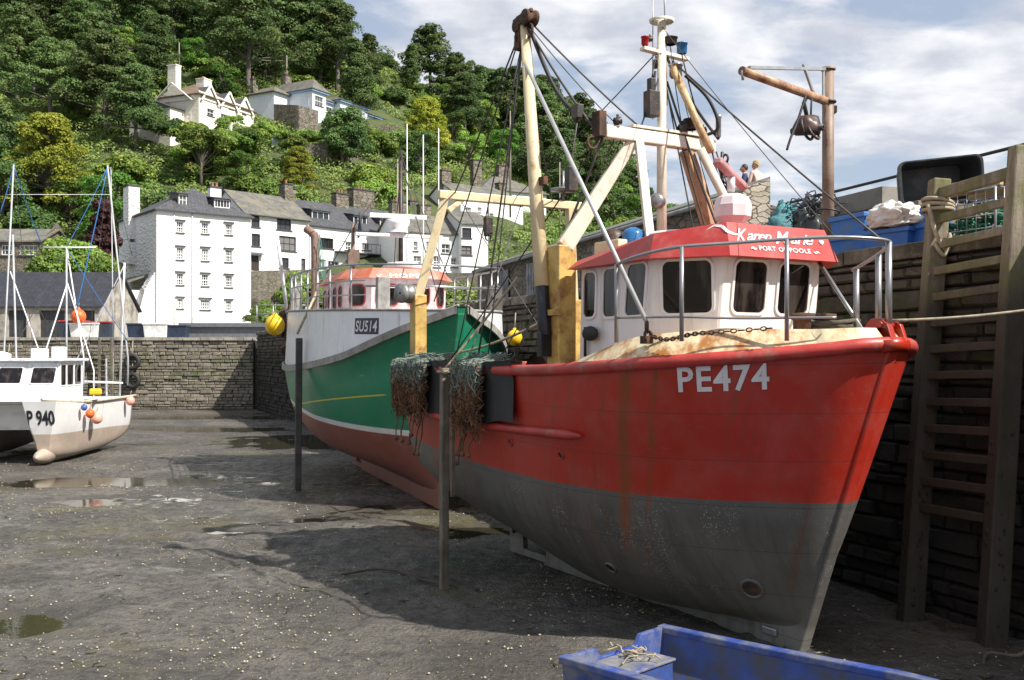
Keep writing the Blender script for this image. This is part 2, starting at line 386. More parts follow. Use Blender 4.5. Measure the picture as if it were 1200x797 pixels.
c = t.mix(t.m('MULTIPLY', t.step(n2, .45, .62), .65), c, (.035, .032, .029))
c = t.mix(t.m('MULTIPLY', t.step(n3, .60, .68), .8), c, (.26, .24, .19))
st = t.noise(t.map(o, (.22, .9, 1), (3, 1, 0), (0, 0, .25)), 1.0, 7, .7, .5); xw, yw, zw = t.xyz(o)
glint = t.m('MULTIPLY', t.step(st, .55, .58), t.step(yw, 11.5, 14))
wet = t.step(t.m('ADD', z, t.m('MULTIPLY', t.m('SUBTRACT', n2, .5), .1)), -.035, -.085)
alg = t.m('MULTIPLY', t.step(t.noise(o, .35, 5, .6), .5, .62), t.step(z, .0, -.06))
c = t.mix(t.m('MULTIPLY', alg, .5), c, (.13, .115, .035))
c = t.mix(t.m('MULTIPLY', wet, .55), c, (.03, .027, .022))
t.set(b.inputs['Base Color'], c)
c = t.mix(t.m('MULTIPLY', glint, .4), c, (.05, .047, .042)); t.set(b.inputs['Base Color'], c)
t.set(b.inputs['Roughness'], t.m('MAXIMUM', .08, t.m('SUBTRACT', t.m('SUBTRACT', t.m('MULTIPLY_ADD', t.step(n2, .38, .58), .42, .30), t.m('MULTIPLY', wet, .2)), t.m('MULTIPLY', glint, .62))))
hh = t.m('ADD', t.m('MULTIPLY', n2, 1.2), t.m('ADD', t.m('MULTIPLY', n3, .38), t.m('MULTIPLY', t.step(vor, .1, .5), -.2)))
t.set(b.inputs['Normal'], t.bump(hh, t.m('SUBTRACT', t.m('SUBTRACT', 1.0, t.m('MULTIPLY', wet, .6)), t.m('MULTIPLY', glint, .62), clamp=True), .10)); M_mud = m
near = np.concatenate([np.arange(-6, 5, .5), np.arange(5, 21, .11), np.arange(21, 34, .25), np.arange(34, 62, .7)])
xs = np.concatenate([np.arange(-60, -20, 1.2), np.arange(-20, -9, .3), np.arange(-9, 8.5, .11), np.arange(8.5, 14, .8)])
V, F = grid_y(near, xs, mud_h)
nn = np.array([mnoise.fractal((v[0]*2.6, v[1]*2.6, 0), .8, 2.2, 4) for v in V]); nearw = np.clip((30-V[:, 1])/10, .25, 1)
V[:, 2] += nn*.045*nearw
tag(npmesh('mud', V, F, M_mud, smooth=True), kind='structure')
far = MB(); far.add([(-1500, -1500, -.6), (1500, -1500, -.6), (1500, 1500, -.6), (-1500, 1500, -.6)], [(0, 1, 2, 3)])
tag(far.build('seabed', pm('distant ground', (.09, .085, .06), .9)), kind='structure')
m, t, b = newmat('puddle water'); b.inputs['Base Color'].default_value = (.035, .032, .02, 1); b.inputs['Roughness'].default_value = .05; b.inputs['IOR'].default_value = 1.33
t.set(b.inputs['Normal'], t.bump(t.noise(t.obj(), 7, 3, .5), .08, .02))
W_ = MB(); W_.add([(-60, 4, -.105), (12, 4, -.105), (12, 61, -.105), (-60, 61, -.105)], [(0, 1, 2, 3)])
tag(W_.build('water', m), kind='structure')
# pebbles, shells and weed on the mud
def scatter_pebbles():
    ico = [(0, 0, 1), (.9, 0, .2), (.3, .85, .1), (-.7, .55, .2), (-.75, -.5, .1), (.28, -.85, .15), (0, 0, -.6)]
    fc = [(0, 1, 2), (0, 2, 3), (0, 3, 4), (0, 4, 5), (0, 5, 1), (6, 2, 1), (6, 3, 2), (6, 4, 3), (6, 5, 4), (6, 1, 5)]
    Vs = []; Fs = []
    for i in range(30000):
        u = random.random(); Y = 7.2+u**1.6*26; X = random.uniform(-.56, .56)*Y
        if mnoise.noise((X*.5, Y*.5, 3)) < random.uniform(-.25, .5): continue
        r = random.choice([.004, .005, .006, .007, .009, .012, .018])*(1+Y*.02); a = random.random()*6.28; z = mud_h(X, Y)
        k = len(Vs)
        for p in ico:
            q = (p[0]*random.uniform(.7, 1.3), p[1]*random.uniform(.6, 1.1), p[2]*.55)
            Vs.append((X+(q[0]*math.cos(a)-q[1]*math.sin(a))*r, Y+(q[0]*math.sin(a)+q[1]*math.cos(a))*r, z+q[2]*r+.012))
        Fs += [(a_+k, b_+k, c_+k) for a_, b_, c_ in fc]
    m, t, b = newmat('pebbles'); n = t.noise(t.obj(), 9.1, 6, .8)
    t.set(b.inputs['Base Color'], t.ramp(n, [(.3, (.05, .045, .035)), (.42, (.3, .26, .15)), (.52, (.42, .37, .24)), (.62, (.6, .57, .5))])); b.inputs['Roughness'].default_value = .6
    tag(npmesh('pebbles', np.array(Vs), np.array(Fs), m, smooth=True), 'small stones and shells strewn over the mud', 'pebbles', kind='stuff')
scatter_pebbles()
def seaweed():
    mb = MB()
    for i in range(300):
        Y = 7.5+random.random()**1.4*22; X = random.uniform(-.55, .5)*Y
        if mnoise.noise((X*.35, Y*.35, 8)) < 0: continue
        pts = []; a = random.random()*6.28; x, y = X, Y
        for j in range(6):
            pts.append((x, y, mud_h(x, y)+.02)); a += random.uniform(-.9, .9); x += .03*math.cos(a); y += .03*math.sin(a)
        mb.tube(pts, [.003, .008, .010, .009, .006, .002], 4)
    tag(mb.build('seaweed', pm('brown seaweed', (.035, .033, .012), .35, .4)), 'dark scraps of seaweed lying on the mud', 'seaweed', kind='stuff')
seaweed()

# ============================================================ QUAYS
QD = Vector((-.39, .92, 0)).normalized(); QN = Vector((QD.y, -QD.x, 0))     # along the right quay, and inland
Q0 = Vector((5.62, 11.1, 0))
def Q(k, n=0, z=0): return Q0+QD*k+QN*n+Vector((0, 0, z))
QZ = 4.45
def jag_wall(name, p0, p1, z0, z1, thick, mat, nrm, amp=.05, step=.22, label=None, cat='wall', parent=None):
    """a stone wall whose face is really uneven"""
    p0 = Vector(p0); p1 = Vector(p1); L = (p1-p0).length; d = (p1-p0)/L; n = Vector(nrm).normalized()
    nx = int(L/step)+1; nz = int((z1-z0)/step)+1
    V = []
    for j in range(nz+1):
        for i in range(nx+1):
            u = i/nx*L; z = z0+(z1-z0)*j/nz
            f = mnoise.cell((u*1.7+.5*mnoise.noise((u, z, 2)), z*3.1+.3*mnoise.noise((u, z, 5)), 1.5))*amp+mnoise.noise((u*.5, z*.7, 0))*amp*1.2
            V.append(p0+d*u+n*f+Vector((0, 0, z)))
    mb = MB(); mb.add(V, [(j*(nx+1)+i, j*(nx+1)+i+1, (j+1)*(nx+1)+i+1, (j+1)*(nx+1)+i) for j in range(nz) for i in range(nx)], 0, False)
    q = [p0-n*.15, p1-n*.15, p1-n*thick, p0-n*thick]
    mb.prism([a+Vector((0, 0, z0)) for a in q], (0, 0, z1-z0-.01))
    o = mb.build(name, mat, parent)
    if label: tag(o, label, cat)
    return o
ql = empty('quay_wall', Q(-2), 0, 'dark stone quay wall rising from the mud behind the red boat', 'quay wall')
def laid_stones(name, p0, p1, z0, z1, nrm, mat, parent, rh=(.09, .27), wl=(.18, .8), out=.06, depth=.3, seed=1, batter=0):
    """a rubble wall face of separately laid, uneven blocks"""
    r_ = random.Random(seed); p0 = Vector(p0); p1 = Vector(p1); L = (p1-p0).length; d = (p1-p0)/L; n = Vector(nrm).normalized(); mb = MB(); z = z0
    while z < z1:
        h_ = min(r_.uniform(*rh), z1-z); u = -r_.random()*.4
        while u < L:
            w_ = r_.uniform(*wl); a0, a1 = max(u+.012, 0), min(u+w_-.012, L)
            if a1-a0 > .04:
                o = r_.uniform(-.3, 1)*out; j = lambda q=.018: r_.uniform(-q, q); zl, zh = z+.010, z+h_-.010; c = .022
                f = [p0+d*(a0+c+j())+n*(o+j())+Vector((0, 0, zl+c+j(.01))), p0+d*(a1-c+j())+n*(o+j())+Vector((0, 0, zl+c+j(.01))), p0+d*(a1-c+j())+n*(o+j())+Vector((0, 0, zh-c+j(.01))), p0+d*(a0+c+j())+n*(o+j())+Vector((0, 0, zh-c+j(.01)))]
                g_ = [p0+d*a0+n*(o-.045)+Vector((0, 0, zl)), p0+d*a1+n*(o-.045)+Vector((0, 0, zl)), p0+d*a1+n*(o-.045)+Vector((0, 0, zh)), p0+d*a0+n*(o-.045)+Vector((0, 0, zh))]
                b4 = [q-n*.1 for q in g_]
                mb.add(f+g_+b4, [(0, 1, 2, 3)]+[(a*4+i, a*4+(i+1) % 4, a*4+4+(i+1) % 4, a*4+4+i) for a in range(2) for i in range(4)])
            u += w_
        z += h_
    return mb.build(name, mat, parent)
def laid_mat(name, cols, wetcol, wz, moss, mz):
    m, t, b = newmat(name); o = t.obj(); z = t.xyz(o)[2]; r = t.n('ShaderNodeNewGeometry').outputs['Random Per Island']
    n = t.noise(o, 6, 8, .7); n2 = t.noise(o, .9, 6, .65); n3 = t.noise(o, 30, 4, .7)
    c = t.ramp(r, [(i/(len(cols)-1), cc) for i, cc in enumerate(cols)])
    c = t.mix(t.m('MULTIPLY', t.step(n, .35, .7), .55), c, tuple(q*.45 for q in cols[0]))
    c = t.mix(t.m('MULTIPLY', t.step(n3, .58, .7), .5), c, tuple(q*1.7 for q in cols[1]))
    zz = t.m('ADD', z, t.m('MULTIPLY', n2, 1.8))
    c = t.mix(t.m('MULTIPLY', t.step(zz, wz+1.5, wz+.2), .85), c, wetcol)
    c = t.mix(t.m('MULTIPLY', t.m('MULTIPLY', t.step(t.noise(o, 1.3, 7, .7), .5, .62), t.m('MULTIPLY', t.step(zz, mz-1.0, mz), t.step(zz, mz+2.2, mz+1.0))), .75), c, moss)
    t.set(b.inputs['Base Color'], c); b.inputs['Roughness'].default_value = .82; t.set(b.inputs['Normal'], t.bump(t.m('ADD', n, t.m('MULTIPLY', n3, .4)), .9, .05)); return m
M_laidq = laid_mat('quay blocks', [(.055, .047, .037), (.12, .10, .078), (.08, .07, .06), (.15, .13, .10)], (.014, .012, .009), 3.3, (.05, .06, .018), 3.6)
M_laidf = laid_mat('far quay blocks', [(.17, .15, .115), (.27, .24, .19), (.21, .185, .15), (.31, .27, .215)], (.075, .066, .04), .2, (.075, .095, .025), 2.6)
M_core = pm('dark joint', (.02, .018, .014), .95, .3)
w1_ = jag_wall('core', Q(-16)-Q(-2), Q(51.9)-Q(-2), -.6, QZ-.14, 1.2, M_core, -QN, .0, 1.0, parent=ql)
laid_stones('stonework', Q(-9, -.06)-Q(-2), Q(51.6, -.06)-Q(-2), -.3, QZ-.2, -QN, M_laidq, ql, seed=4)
cp = MB(); L = 0
k = -16.0
while k < 51.5:                                                  # coping stones
    l = random.uniform(.7, 1.15); a = Q(k+.012, -.10, 0)-Q(-2); b2 = Q(min(k+l, 51.8)-.012, -.10+random.uniform(-.02, .02), 0)-Q(-2)
    zt_ = QZ+random.uniform(-.012, .012)
    cp.prism([a+Vector((0, 0, zt_-.19)), b2+Vector((0, 0, zt_-.19)), b2+QN*.62+Vector((0, 0, zt_-.19)), a+QN*.62+Vector((0, 0, zt_-.19))], (0, 0, .19)); k += l
cp.build('coping', pm('coping stone', (.17, .15, .12), .85, .4, 3, .5, 20, dirt=(.05, .045, .03), dscale=2, damt=.5), ql, bevel=.02)
# quay surface
qs = MB()
qs.prism([Q(-16, .53, 3.6), Q(52, .53, 3.6), Q(60, 30, 3.6), Q(-16, 30, 3.6)], (0, 0, QZ-.03-3.6))
tag(qs.build('quay_surface', pm('quay concrete', (.28, .26, .23), .9, .25, 1, .3, 12, dirt=(.13, .12, .1), dscale=1)), kind='structure')
fq = empty('harbour_wall', (-20, 59, 0), 0, 'low stone harbour wall across the far end of the mud', 'harbour wall')
jag_wall('core', (-60, 0, 0), (5.15, 0, 0), -.6, 3.97, 1.2, M_core, (0, -1, 0), .0, 1.0, parent=fq)
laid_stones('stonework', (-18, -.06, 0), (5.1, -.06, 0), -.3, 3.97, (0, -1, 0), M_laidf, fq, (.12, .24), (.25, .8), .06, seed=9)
cp = MB(); k = -60
while k < 5.0:
    l = random.uniform(.9, 1.5); cp.box(k+.015, -.16+random.uniform(-.03, .03), 3.99, min(k+l, 5.1)-.015, .7, 4.17+random.uniform(-.02, .02)); k += l
cp.build('coping', pm('far coping stone', (.3, .27, .22), .85, .35, 1.5, .3, 20), fq)
qg = MB(); qg.box(-140, 59.65, 3.3, -14.9, 92, 4.12); tag(qg.build('quayside', pm('far quay paving', (.3, .29, .27), .9, .25, .6, .2, 8)), kind='structure')

# raised terrace and railing behind the right quay
def PR(a, k, n=0, z=0):                                           # along the terrace line
    d = Vector((-.317, .948, 0)); nn_ = Vector((.948, .317, 0)); return Vector((7.95, 15.9, 0))+d*k+nn_*n+Vector((0, 0, z))
tw = empty('terrace_wall', PR(0, 0, .25, 4.4), 0, 'low dark retaining wall along the back of the quay', 'retaining wall')
b_ = tw.location
q = [PR(0, -14, .1)-b_, PR(0, 7.2, .1)-b_, PR(0, 7.2, .6)-b_, PR(0, -14, .6)-b_]
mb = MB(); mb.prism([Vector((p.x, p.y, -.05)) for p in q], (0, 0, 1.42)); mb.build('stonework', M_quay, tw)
q = [PR(0, -14, 0)-b_, PR(0, 7.3, 0)-b_, PR(0, 7.3, .75)-b_, PR(0, -14, .75)-b_]
mb = MB(); mb.prism([Vector((p.x, p.y, 1.375)) for p in q], (0, 0, .09)); mb.build('coping', pm('dark slate coping', (.04, .04, .042), .7, .3), tw, bevel=.01)
tp = MB(); q = [PR(0, -14, .76), PR(0, 8, .76), PR(0, 8, 14), PR(0, -14, 14)]
tp.prism([Vector((p.x, p.y, 4.3)) for p in q], (0, 0, 1.4)); tag(tp.build('terrace', MATS['quay concrete']), kind='structure')
rl = empty('terrace_railing', PR(0, 0, .3, 5.86), 0, 'thin black handrail above the dark wall at the back of the quay', 'railing')
b_ = rl.location; mb = MB()
mb.tube([PR(0, -12, .3, 6.42)-b_, PR(0, 7.2, .3, 6.42)-b_], .03, 8); mb.build('rail', M_black, rl)
for k in (-11, -7.5, -4, -.7, 3.2, 7.1):
    mb = MB(); mb.tube([PR(0, k, .3, 5.84)-b_, PR(0, k, .3, 6.42)-b_], .024, 6); mb.build('post', M_black, rl)

# long store with lichened lean-to roof, and its pale end wall
D2 = Vector((-.3, .954, 0)); N2 = Vector((.954, .3, 0)); S0 = Vector((5.42, 24, 0))
def SP(k, n, z): return S0+D2*k+N2*n+Vector((0, 0, z))
st = empty('quay_store', SP(0, 0, 4.42), 0, 'long low stone store with a lichened slate roof along the quay', 'store building')
b_ = st.location
def rel(*p): return [q-b_ for q in p]
mb = MB(); mb.prism(rel(SP(.0, 0, 4.3), SP(.0, .72, 4.3), SP(.0, .72, 7.25), SP(.0, 0, 7.0)), D2*.45); mb.build('end_wall', M_rubble, st)
mb = MB(); mb.prism(rel(SP(.46, .06, 4.3), SP(.46, 3.2, 4.3), SP(.46, 3.2, 6.3), SP(.46, .06, 6.9)), D2*23); mb.build('wall', M_store, st)
mb = MB(); mb.prism(rel(SP(.46, -.16, 6.86), SP(.46, -.16, 6.95), SP(.46, 1.0, 7.40), SP(.46, 1.0, 7.28)), D2*23.2); mb.build('roof', M_slate_l, st)
mb = MB(); mb.tube(rel(SP(.6, -.2, 6.83), SP(23.4, -.2, 6.83)), .06, 6); mb.build('gutter', pm('grey gutter', (.2, .21, .22), .6), st)
for k, w_ in ((8.2, 1.1), (14.6, 1.5), (18.5, 1.1)):
    mb = MB(); mb.prism(rel(SP(k, 0, 4.42), SP(k+w_, 0, 4.42), SP(k+w_, 0, 6.6), SP(k, 0, 6.6)), -N2*.05)
    for j in range(1, 5): mb.prism(rel(SP(k+w_*j/5-.015, -.05, 4.45), SP(k+w_*j/5+.015, -.05, 4.45), SP(k+w_*j/5+.015, -.05, 6.55), SP(k+w_*j/5-.015, -.05, 6.55)), -N2*.015)
    mb.build('door', pm('grey door boards', (.2, .22, .25), .7, .2, 3, .2, dirt=(.1, .1, .1), dscale=2), st)
pt = MB(); pt.prism([SP(1.0, 3.3, 4.3), SP(26, 3.3, 4.3), SP(26, 8, 4.3), SP(-4, 9, 4.3), SP(-4, .8, 4.3), SP(1.0, .8, 4.3)], (0, 0, 2.15)); tag(pt.build('upper_path', MATS['quay concrete']), kind='structure')

# ============================================================ HILL
def ridge(X): return 60+(-25-X)*.22 if X < -25 else max(9, 60-.65*(X+25))
def zt(X, Y):
    s = (Y-88)/112
    if s <= 0: return 4.0
    if s > 1: s = 1-(s-1)*.15
    R_ = ridge(X); h = 4+(R_-4)*(max(s, 0)**.92)
    return h+1.6*mnoise.noise((X*.06, Y*.06, 0))*min(1, s*6)+.7*mnoise.noise((X*.2, Y*.2, 5))*min(1, s*6)
def hit(px, py):
    Y = 89
    while Y < 215:
        X = (px-600)/1200*Y
        if 418-1200*(zt(X, Y)-CZ)/Y <= py: return Vector((X, Y, zt(X, Y)))
        Y += .5
    X = (px-600)/1200*197; return Vector((X, 197, zt(X, 197)))
V, F = grid_y(np.arange(86, 330, 2.2), np.arange(-170, 110, 2.2), zt)
m, t, b = newmat('hillside'); n = t.noise(t.obj(), .25, 9, .7); n2 = t.noise(t.obj(), 2.5, 6, .7)
c = t.mix(t.step(n, .4, .62), (.05, .08, .02), (.09, .11, .035)); c = t.mix(t.m('MULTIPLY', t.step(n2, .5, .7), .5), c, (.16, .13, .085))
t.set(b.inputs['Base Color'], c); b.inputs['Roughness'].default_value = .95; t.set(b.inputs['Normal'], t.bump(n2, .8, .5))
tag(npmesh('hill', V, F, m, smooth=True), kind='structure')

# ---- foliage
def leafmat(name, c1, c2, c3=None, sc=.5):
    m, t, b = newmat(name); o = t.obj()
    oi = t.n('ShaderNodeObjectInfo').outputs['Random']
    n = t.noise(o, sc, 4, .6); n2 = t.noise(o, sc*9, 3, .6)
    c = t.mix(t.step(t.m('ADD', n, t.m('MULTIPLY', t.m('SUBTRACT', oi, .5), .3)), .38, .62), c1, c2)
    if c3: c = t.mix(t.step(n2, .52, .7), c, c3)
    hs = t.n('ShaderNodeHueSaturation', {'Hue': t.m('MULTIPLY_ADD', oi, .05, .475), 'Value': t.m('MULTIPLY_ADD', t.m('FRACT', t.m('MULTIPLY', oi, 7.3)), .9, .9), 'Color': c}).outputs[0]
    t.set(b.inputs['Base Color'], hs); b.inputs['Roughness'].default_value = .6; b.inputs['Specular IOR Level'].default_value = .25
    tr = t.n('ShaderNodeBsdfTranslucent', {'Color': hs}); mx = t.n('ShaderNodeMixShader', {0: .28})
    out = m.node_tree.nodes['Material Output']
    m.node_tree.links.new(b.outputs[0], mx.inputs[1]); m.node_tree.links.new(tr.outputs[0], mx.inputs[2]); m.node_tree.links.new(mx.outputs[0], out.inputs[0])
    return m
L_bush = leafmat('bush leaves', (.08, .15, .024), (.17, .25, .045), (.28, .32, .07))
L_dark = leafmat('dark leaves', (.05, .10, .026), (.09, .145, .04), (.14, .19, .06))
L_pine = leafmat('pine needles', (.060, .10, .030), (.10, .145, .045), (.17, .20, .075), .35)
L_gold = leafmat('golden needles', (.15, .18, .02), (.25, .26, .03), (.34, .33, .05))
L_under = leafmat('undergrowth leaves', (.08, .14, .025), (.16, .20, .055), (.17, .20, .06), .12)
L_ivy = leafmat('ivy leaves', (.04, .09, .015), (.08, .15, .02), (.12, .18, .03))
L_bark = pm('pine bark', (.14, .12, .10), .9, .3, 2, .6, 12)
def leaves(C, Rr, n, size, up=.3, jit=.25):
    """quads over the shells of ellipsoid clumps. C (k,3), Rr (k,3), n per clump"""
    k = len(C); d = rng.normal(size=(k, n, 3)); d /= np.linalg.norm(d, axis=2, keepdims=True)
    d[..., 2] = np.where(d[..., 2] < -.35, -d[..., 2], d[..., 2])
    rad = 1-jit*rng.random((k, n, 1))**.7+rng.normal(size=(k, n, 1))*.06
    P = (C[:, None]+d*Rr[:, None]*rad).reshape(-1, 3)
    nr = d.reshape(-1, 3)+rng.normal(size=(k*n, 3))*.55+np.array([0, 0, up]); nr /= np.linalg.norm(nr, axis=1, keepdims=True)
    a = np.cross(nr, rng.normal(size=(k*n, 3))); a /= np.linalg.norm(a, axis=1, keepdims=True); b_ = np.cross(nr, a)
    s = size*(.6+.8*rng.random((k*n, 1))); a = a*s; b_ = b_*s*.62
    V = np.stack([P-a, P-b_, P+a, P+b_], 1).reshape(-1, 3)
    return V, np.arange(len(V)).reshape(-1, 4)
def bush_mesh(seed, n=16, lf=150, size=.17, flat=.75):
    r_ = np.random.default_rng(seed); th = r_.random(n)*6.28; ph = r_.random(n)**.6
    C = np.stack([np.cos(th)*ph*.72, np.sin(th)*ph*.72, .15+(1-ph**2)*.75*flat+r_.random(n)*.2], 1)
    rr = .24+r_.random(n)*.22; return leaves(C, np.stack([rr, rr, rr*.85], 1), lf, size*.5)
def mk(name, VF, mat): return npmesh(name, VF[0], VF[1], mat)
GB = 'bushes covering the hillside'; GP = 'dark pines on the hill'; GT = 'broadleaf trees on the hill'
TREES = []
bush_src = []
for i, mt in enumerate([L_bush, L_dark, L_bush, L_under, L_bush]):
    o = mk('bush', bush_mesh(i, 20, 420, .105), mt); bush_src.append(o)
used = {}
def put(src, loc, s, rz=None, label='', cat='', group=None, sz=None):
    if src.name not in used: o = src; used[src.name] = 1
    else: o = copy_tree(src)
    o.location = loc; o.scale = (s, s, (sz or s)); o.rotation_euler = (0, 0, random.random()*6.28 if rz is None else rz)
    for q in ('label', 'category', 'group'):
        if q in o: del o[q]
    return tag(o, label, cat, group)
def pine(seed, H=1.0, layers=7, spread=.36, bare=.35, flat=.22, lf=260, npad=6, mat=None, ls=.0115, dome=False):
    flat *= 1.35; r_ = random.Random(seed); e = empty('pine_tree', (0, 0, 0)); tr = MB(); bend = r_.uniform(-.05, .05)
    top = lambda z: Vector((bend*z*z*2, bend*z, z))
    tr.tube([top(z*H*.95/8) for z in range(9)], [.03*(1-.75*z/8) for z in range(9)], 7)
    C = []; Q_ = []
    for i in range(layers):
        z = bare+(1-bare-.04)*i/(layers-1); f = (z-bare)/(1-bare)
        wd = spread*((1-f*.75) if not dome else math.sqrt(max(.05, 1-(f*.95)**2)))*r_.uniform(.6, 1.15)
        for j in range(npad):
            a = 6.28*j/npad+i*1.1+r_.uniform(-.4, .4); rr = wd*r_.uniform(.4, 1.12); base = top(z-.07)
            tip = Vector((base.x+math.cos(a)*rr, base.y+math.sin(a)*rr, z+r_.uniform(-.05, .05)))
            tr.tube([base, base.lerp(tip, .5)+Vector((0, 0, -.012)), tip], [.008, .006, .002], 4)
            for q in range(2):
                p = base.lerp(tip, .62+.38*q)+Vector((r_.uniform(-.03, .03), r_.uniform(-.03, .03), .012))
                w_ = r_.uniform(.07, .11)*(1.25-.4*f); C.append(p); Q_.append((w_, w_, w_*flat/.45*r_.uniform(.7, 1.2)))
    p = top(.97); C.append(p); Q_.append((.1, .1, .06))
    V, F = leaves(np.array(C), np.array(Q_), lf, ls, up=.5)
    tr.build('trunk', L_bark, e); npmesh('crown', V, F, mat or L_pine, e); return e
def broad(seed, mat, lf=380):
    r_ = random.Random(seed); e = empty('broadleaf_tree', (0, 0, 0)); tr = MB(); tr.tube([(0, 0, 0), (.01, 0, .3), (0, .02, .6)], [.035, .025, .012], 6); C = []; Q_ = []
    for i in range(26):
        a = r_.random()*6.28; z = .25+.65*r_.random(); wd = .36*math.sqrt(max(.05, 1-((z-.5)/.5)**2))*r_.uniform(.5, 1.05)
        p = Vector((math.cos(a)*wd, math.sin(a)*wd, z)); tr.tube([(0, 0, .3*z+.15), p], [.012, .003], 4); w_ = r_.uniform(.10, .17); C.append(p); Q_.append((w_, w_, w_*.8))
    V, F = leaves(np.array(C), np.array(Q_), lf, .017); tr.build('trunk', L_bark, e); npmesh('crown', V, F, mat, e); return e
P1 = pine(1, spread=.40); P2 = pine(2, spread=.46, bare=.42, layers=6, npad=7); P3 = pine(3, spread=.30, bare=.2, layers=9, npad=6); P4 = pine(4, spread=.42, bare=.5, layers=5, npad=8, dome=True)
B1 = broad(1, L_bush); B2 = broad(2, L_dark); B3 = broad(3, L_ivy)
for p in (P1, P2, P3, P4): p.name = 'pine_tree'
pines = [  # px, py of the foot, height, source
 (50, 92, 15, P2), (100, 100, 13, P1), (10, 70, 16, P3), (150, 60, 15, P1), (75, 40, 14, P3), (205, 55, 14, P2), (125, 160, 14, P1), (60, 150, 12, P2), (160, 175, 11, P1),
 (235, 60, 15, P3), (290, 112, 17, P2), (330, 60, 17, P3), (352, 92, 19, P1), (375, 100, 15, P3), (395, 110, 15, P2), (420, 135, 12, P3), (270, 75, 15, P1), (310, 95, 13, P3),
 (180, 110, 12, P3), (20, 120, 13, P1), (430, 108, 10, P3), (300, 48, 14, P2), (250, 30, 14, P1), (355, 45, 16, P2), (395, 62, 14, P3),
 (505, 92, 14, P4), (535, 100, 13, P2), (560, 110, 13, P3), (585, 120, 14, P1), (600, 160, 16, P2), (575, 160, 14, P3), (625, 165, 13, P4), (548, 140, 11, P3), (610, 125, 13, P1),
 (545, 165, 12, P1), (640, 182, 17, P2), (655, 205, 15, P1), (672, 215, 17, P4), (650, 215, 17, P2), (680, 235, 15, P2), (700, 240, 16, P2), (715, 240, 14, P1), (628, 205, 16, P1), (690, 222, 14, P2), (705, 232, 15, P3), (720, 240, 13, P4), (738, 250, 11, P1), (660, 240, 12, P3), (630, 230, 12, P2),
 (695, 252, 11, P1), (755, 262, 9, P2), (775, 270, 7, P3), (480, 110, 9, P3), (520, 120, 10, P1), (725, 262, 9, P3)]
def where(px, py):
    a = 'left part' if px < 240 else 'middle' if px < 450 else 'right part'
    return f'{a} of the wooded hill'
used_lab = {}
def ulabel(s):
    """leave look-alikes that nothing tells apart under one shared label"""
    return s
for px, py, h, src in pines:
    loc = hit(px, py); lab = ('dark pine on the left shoulder of the hill above the cream house' if px < 300 else 'dark pine among the grove beside the blue-white hillside house' if px < 450 else 'dark pine on the ridge falling away towards the boat masts')
    put(src, loc-Vector((0, 0, .5)), h, label=lab, cat='tree', group='pines: '+lab)
# golden cypresses
def golden(seed):
    r_ = random.Random(seed); e = empty('golden_cypress', (0, 0, 0)); C = []; Q_ = []; tr = MB(); tr.tube([(0, 0, 0), (0, 0, .8)], [.04, .01], 6)
    for i in range(150):
        z = r_.random()**.8*.93+.02; wd = .44*(1-z**1.7)**.6; a = r_.random()*6.28; q = r_.uniform(.45, 1.0)
        p = Vector((math.cos(a)*wd*q, math.sin(a)*wd*q, z)); C.append(p); Q_.append((.085, .085, .06))
        tr.tube([(0, 0, z*.8), p], [.008, .002], 4)
    V, F = leaves(np.array(C), np.array(Q_), 200, .011, up=.6); tr.build('trunk', L_bark, e); npmesh('crown', V, F, L_gold, e); return e
G1 = golden(5)
put(G1, hit(56, 252)-Vector((0, 0, .6)), 11.5, label='big bright yellow-green cypress at the left above the slate shed', cat='tree')
put(G1, hit(499, 178)-Vector((0, 0, .8)), 9.0, label='yellow-green cypress in the middle of the hill above the white flagpoles', cat='tree')
put(G1, hit(350, 225), 5.5, label='small yellow shrub-like cypress below the terraced garden walls', cat='tree')
# bushes
HOUSES = []

# ============================================================ HOUSES
class House:
    """local frame: x along the front, y into the house, z up; front faces -y"""
    def __init__(s, name, px, Y, ang, z0, label, group=None, cat='house'):
        s.O = Vector(((px-600)/1200*Y, Y, z0)); s.c, s.s = math.cos(R(ang)), math.sin(R(ang)); s.e = empty(name, s.O, R(ang), label, cat, group)
        HOUSES.append(s)
    def fx(s, px): r = (px-600)/1200; return (s.O.x-r*s.O.y)/(r*s.s-s.c)
    def fz(s, px, py): x = s.fx(px); Y = s.O.y+s.s*x; return CZ-(py-418)/1200*Y-s.O.z
    def rect(s, cx, y0, y1, wpx):          # an opening seen on the front face
        x0, x1 = s.fx(cx-wpx/2), s.fx(cx+wpx/2); return [x0, s.fz(cx, y1), x1, s.fz(cx, y0)]
def wall_face(mb, w, h, ops, base=-3, depth=.22, x0=0, y0=0, top=None):
    """front wall with real window openings, reveals included"""
    xs = sorted({x0, x0+w, *[o[0] for o in ops], *[o[2] for o in ops]}); zs = sorted({base, h, *[o[1] for o in ops], *[o[3] for o in ops]})
    for i in range(len(xs)-1):
        for j in range(len(zs)-1):
            cx, cz = (xs[i]+xs[i+1])/2, (zs[j]+zs[j+1])/2
            if any(o[0] < cx < o[2] and o[1] < cz < o[3] for o in ops): continue
            mb.add([(xs[i], y0, zs[j]), (xs[i+1], y0, zs[j]), (xs[i+1], y0, zs[j+1]), (xs[i], y0, zs[j+1])], [(0, 1, 2, 3)])
    for a, b, c, d in ops:
        v = [(a, y0, b), (c, y0, b), (c, y0, d), (a, y0, d), (a, y0+depth, b), (c, y0+depth, b), (c, y0+depth, d), (a, y0+depth, d)]
        mb.add(v, [(0, 1, 5, 4), (1, 2, 6, 5), (2, 3, 7, 6), (3, 0, 4, 7), (4, 5, 6, 7)])
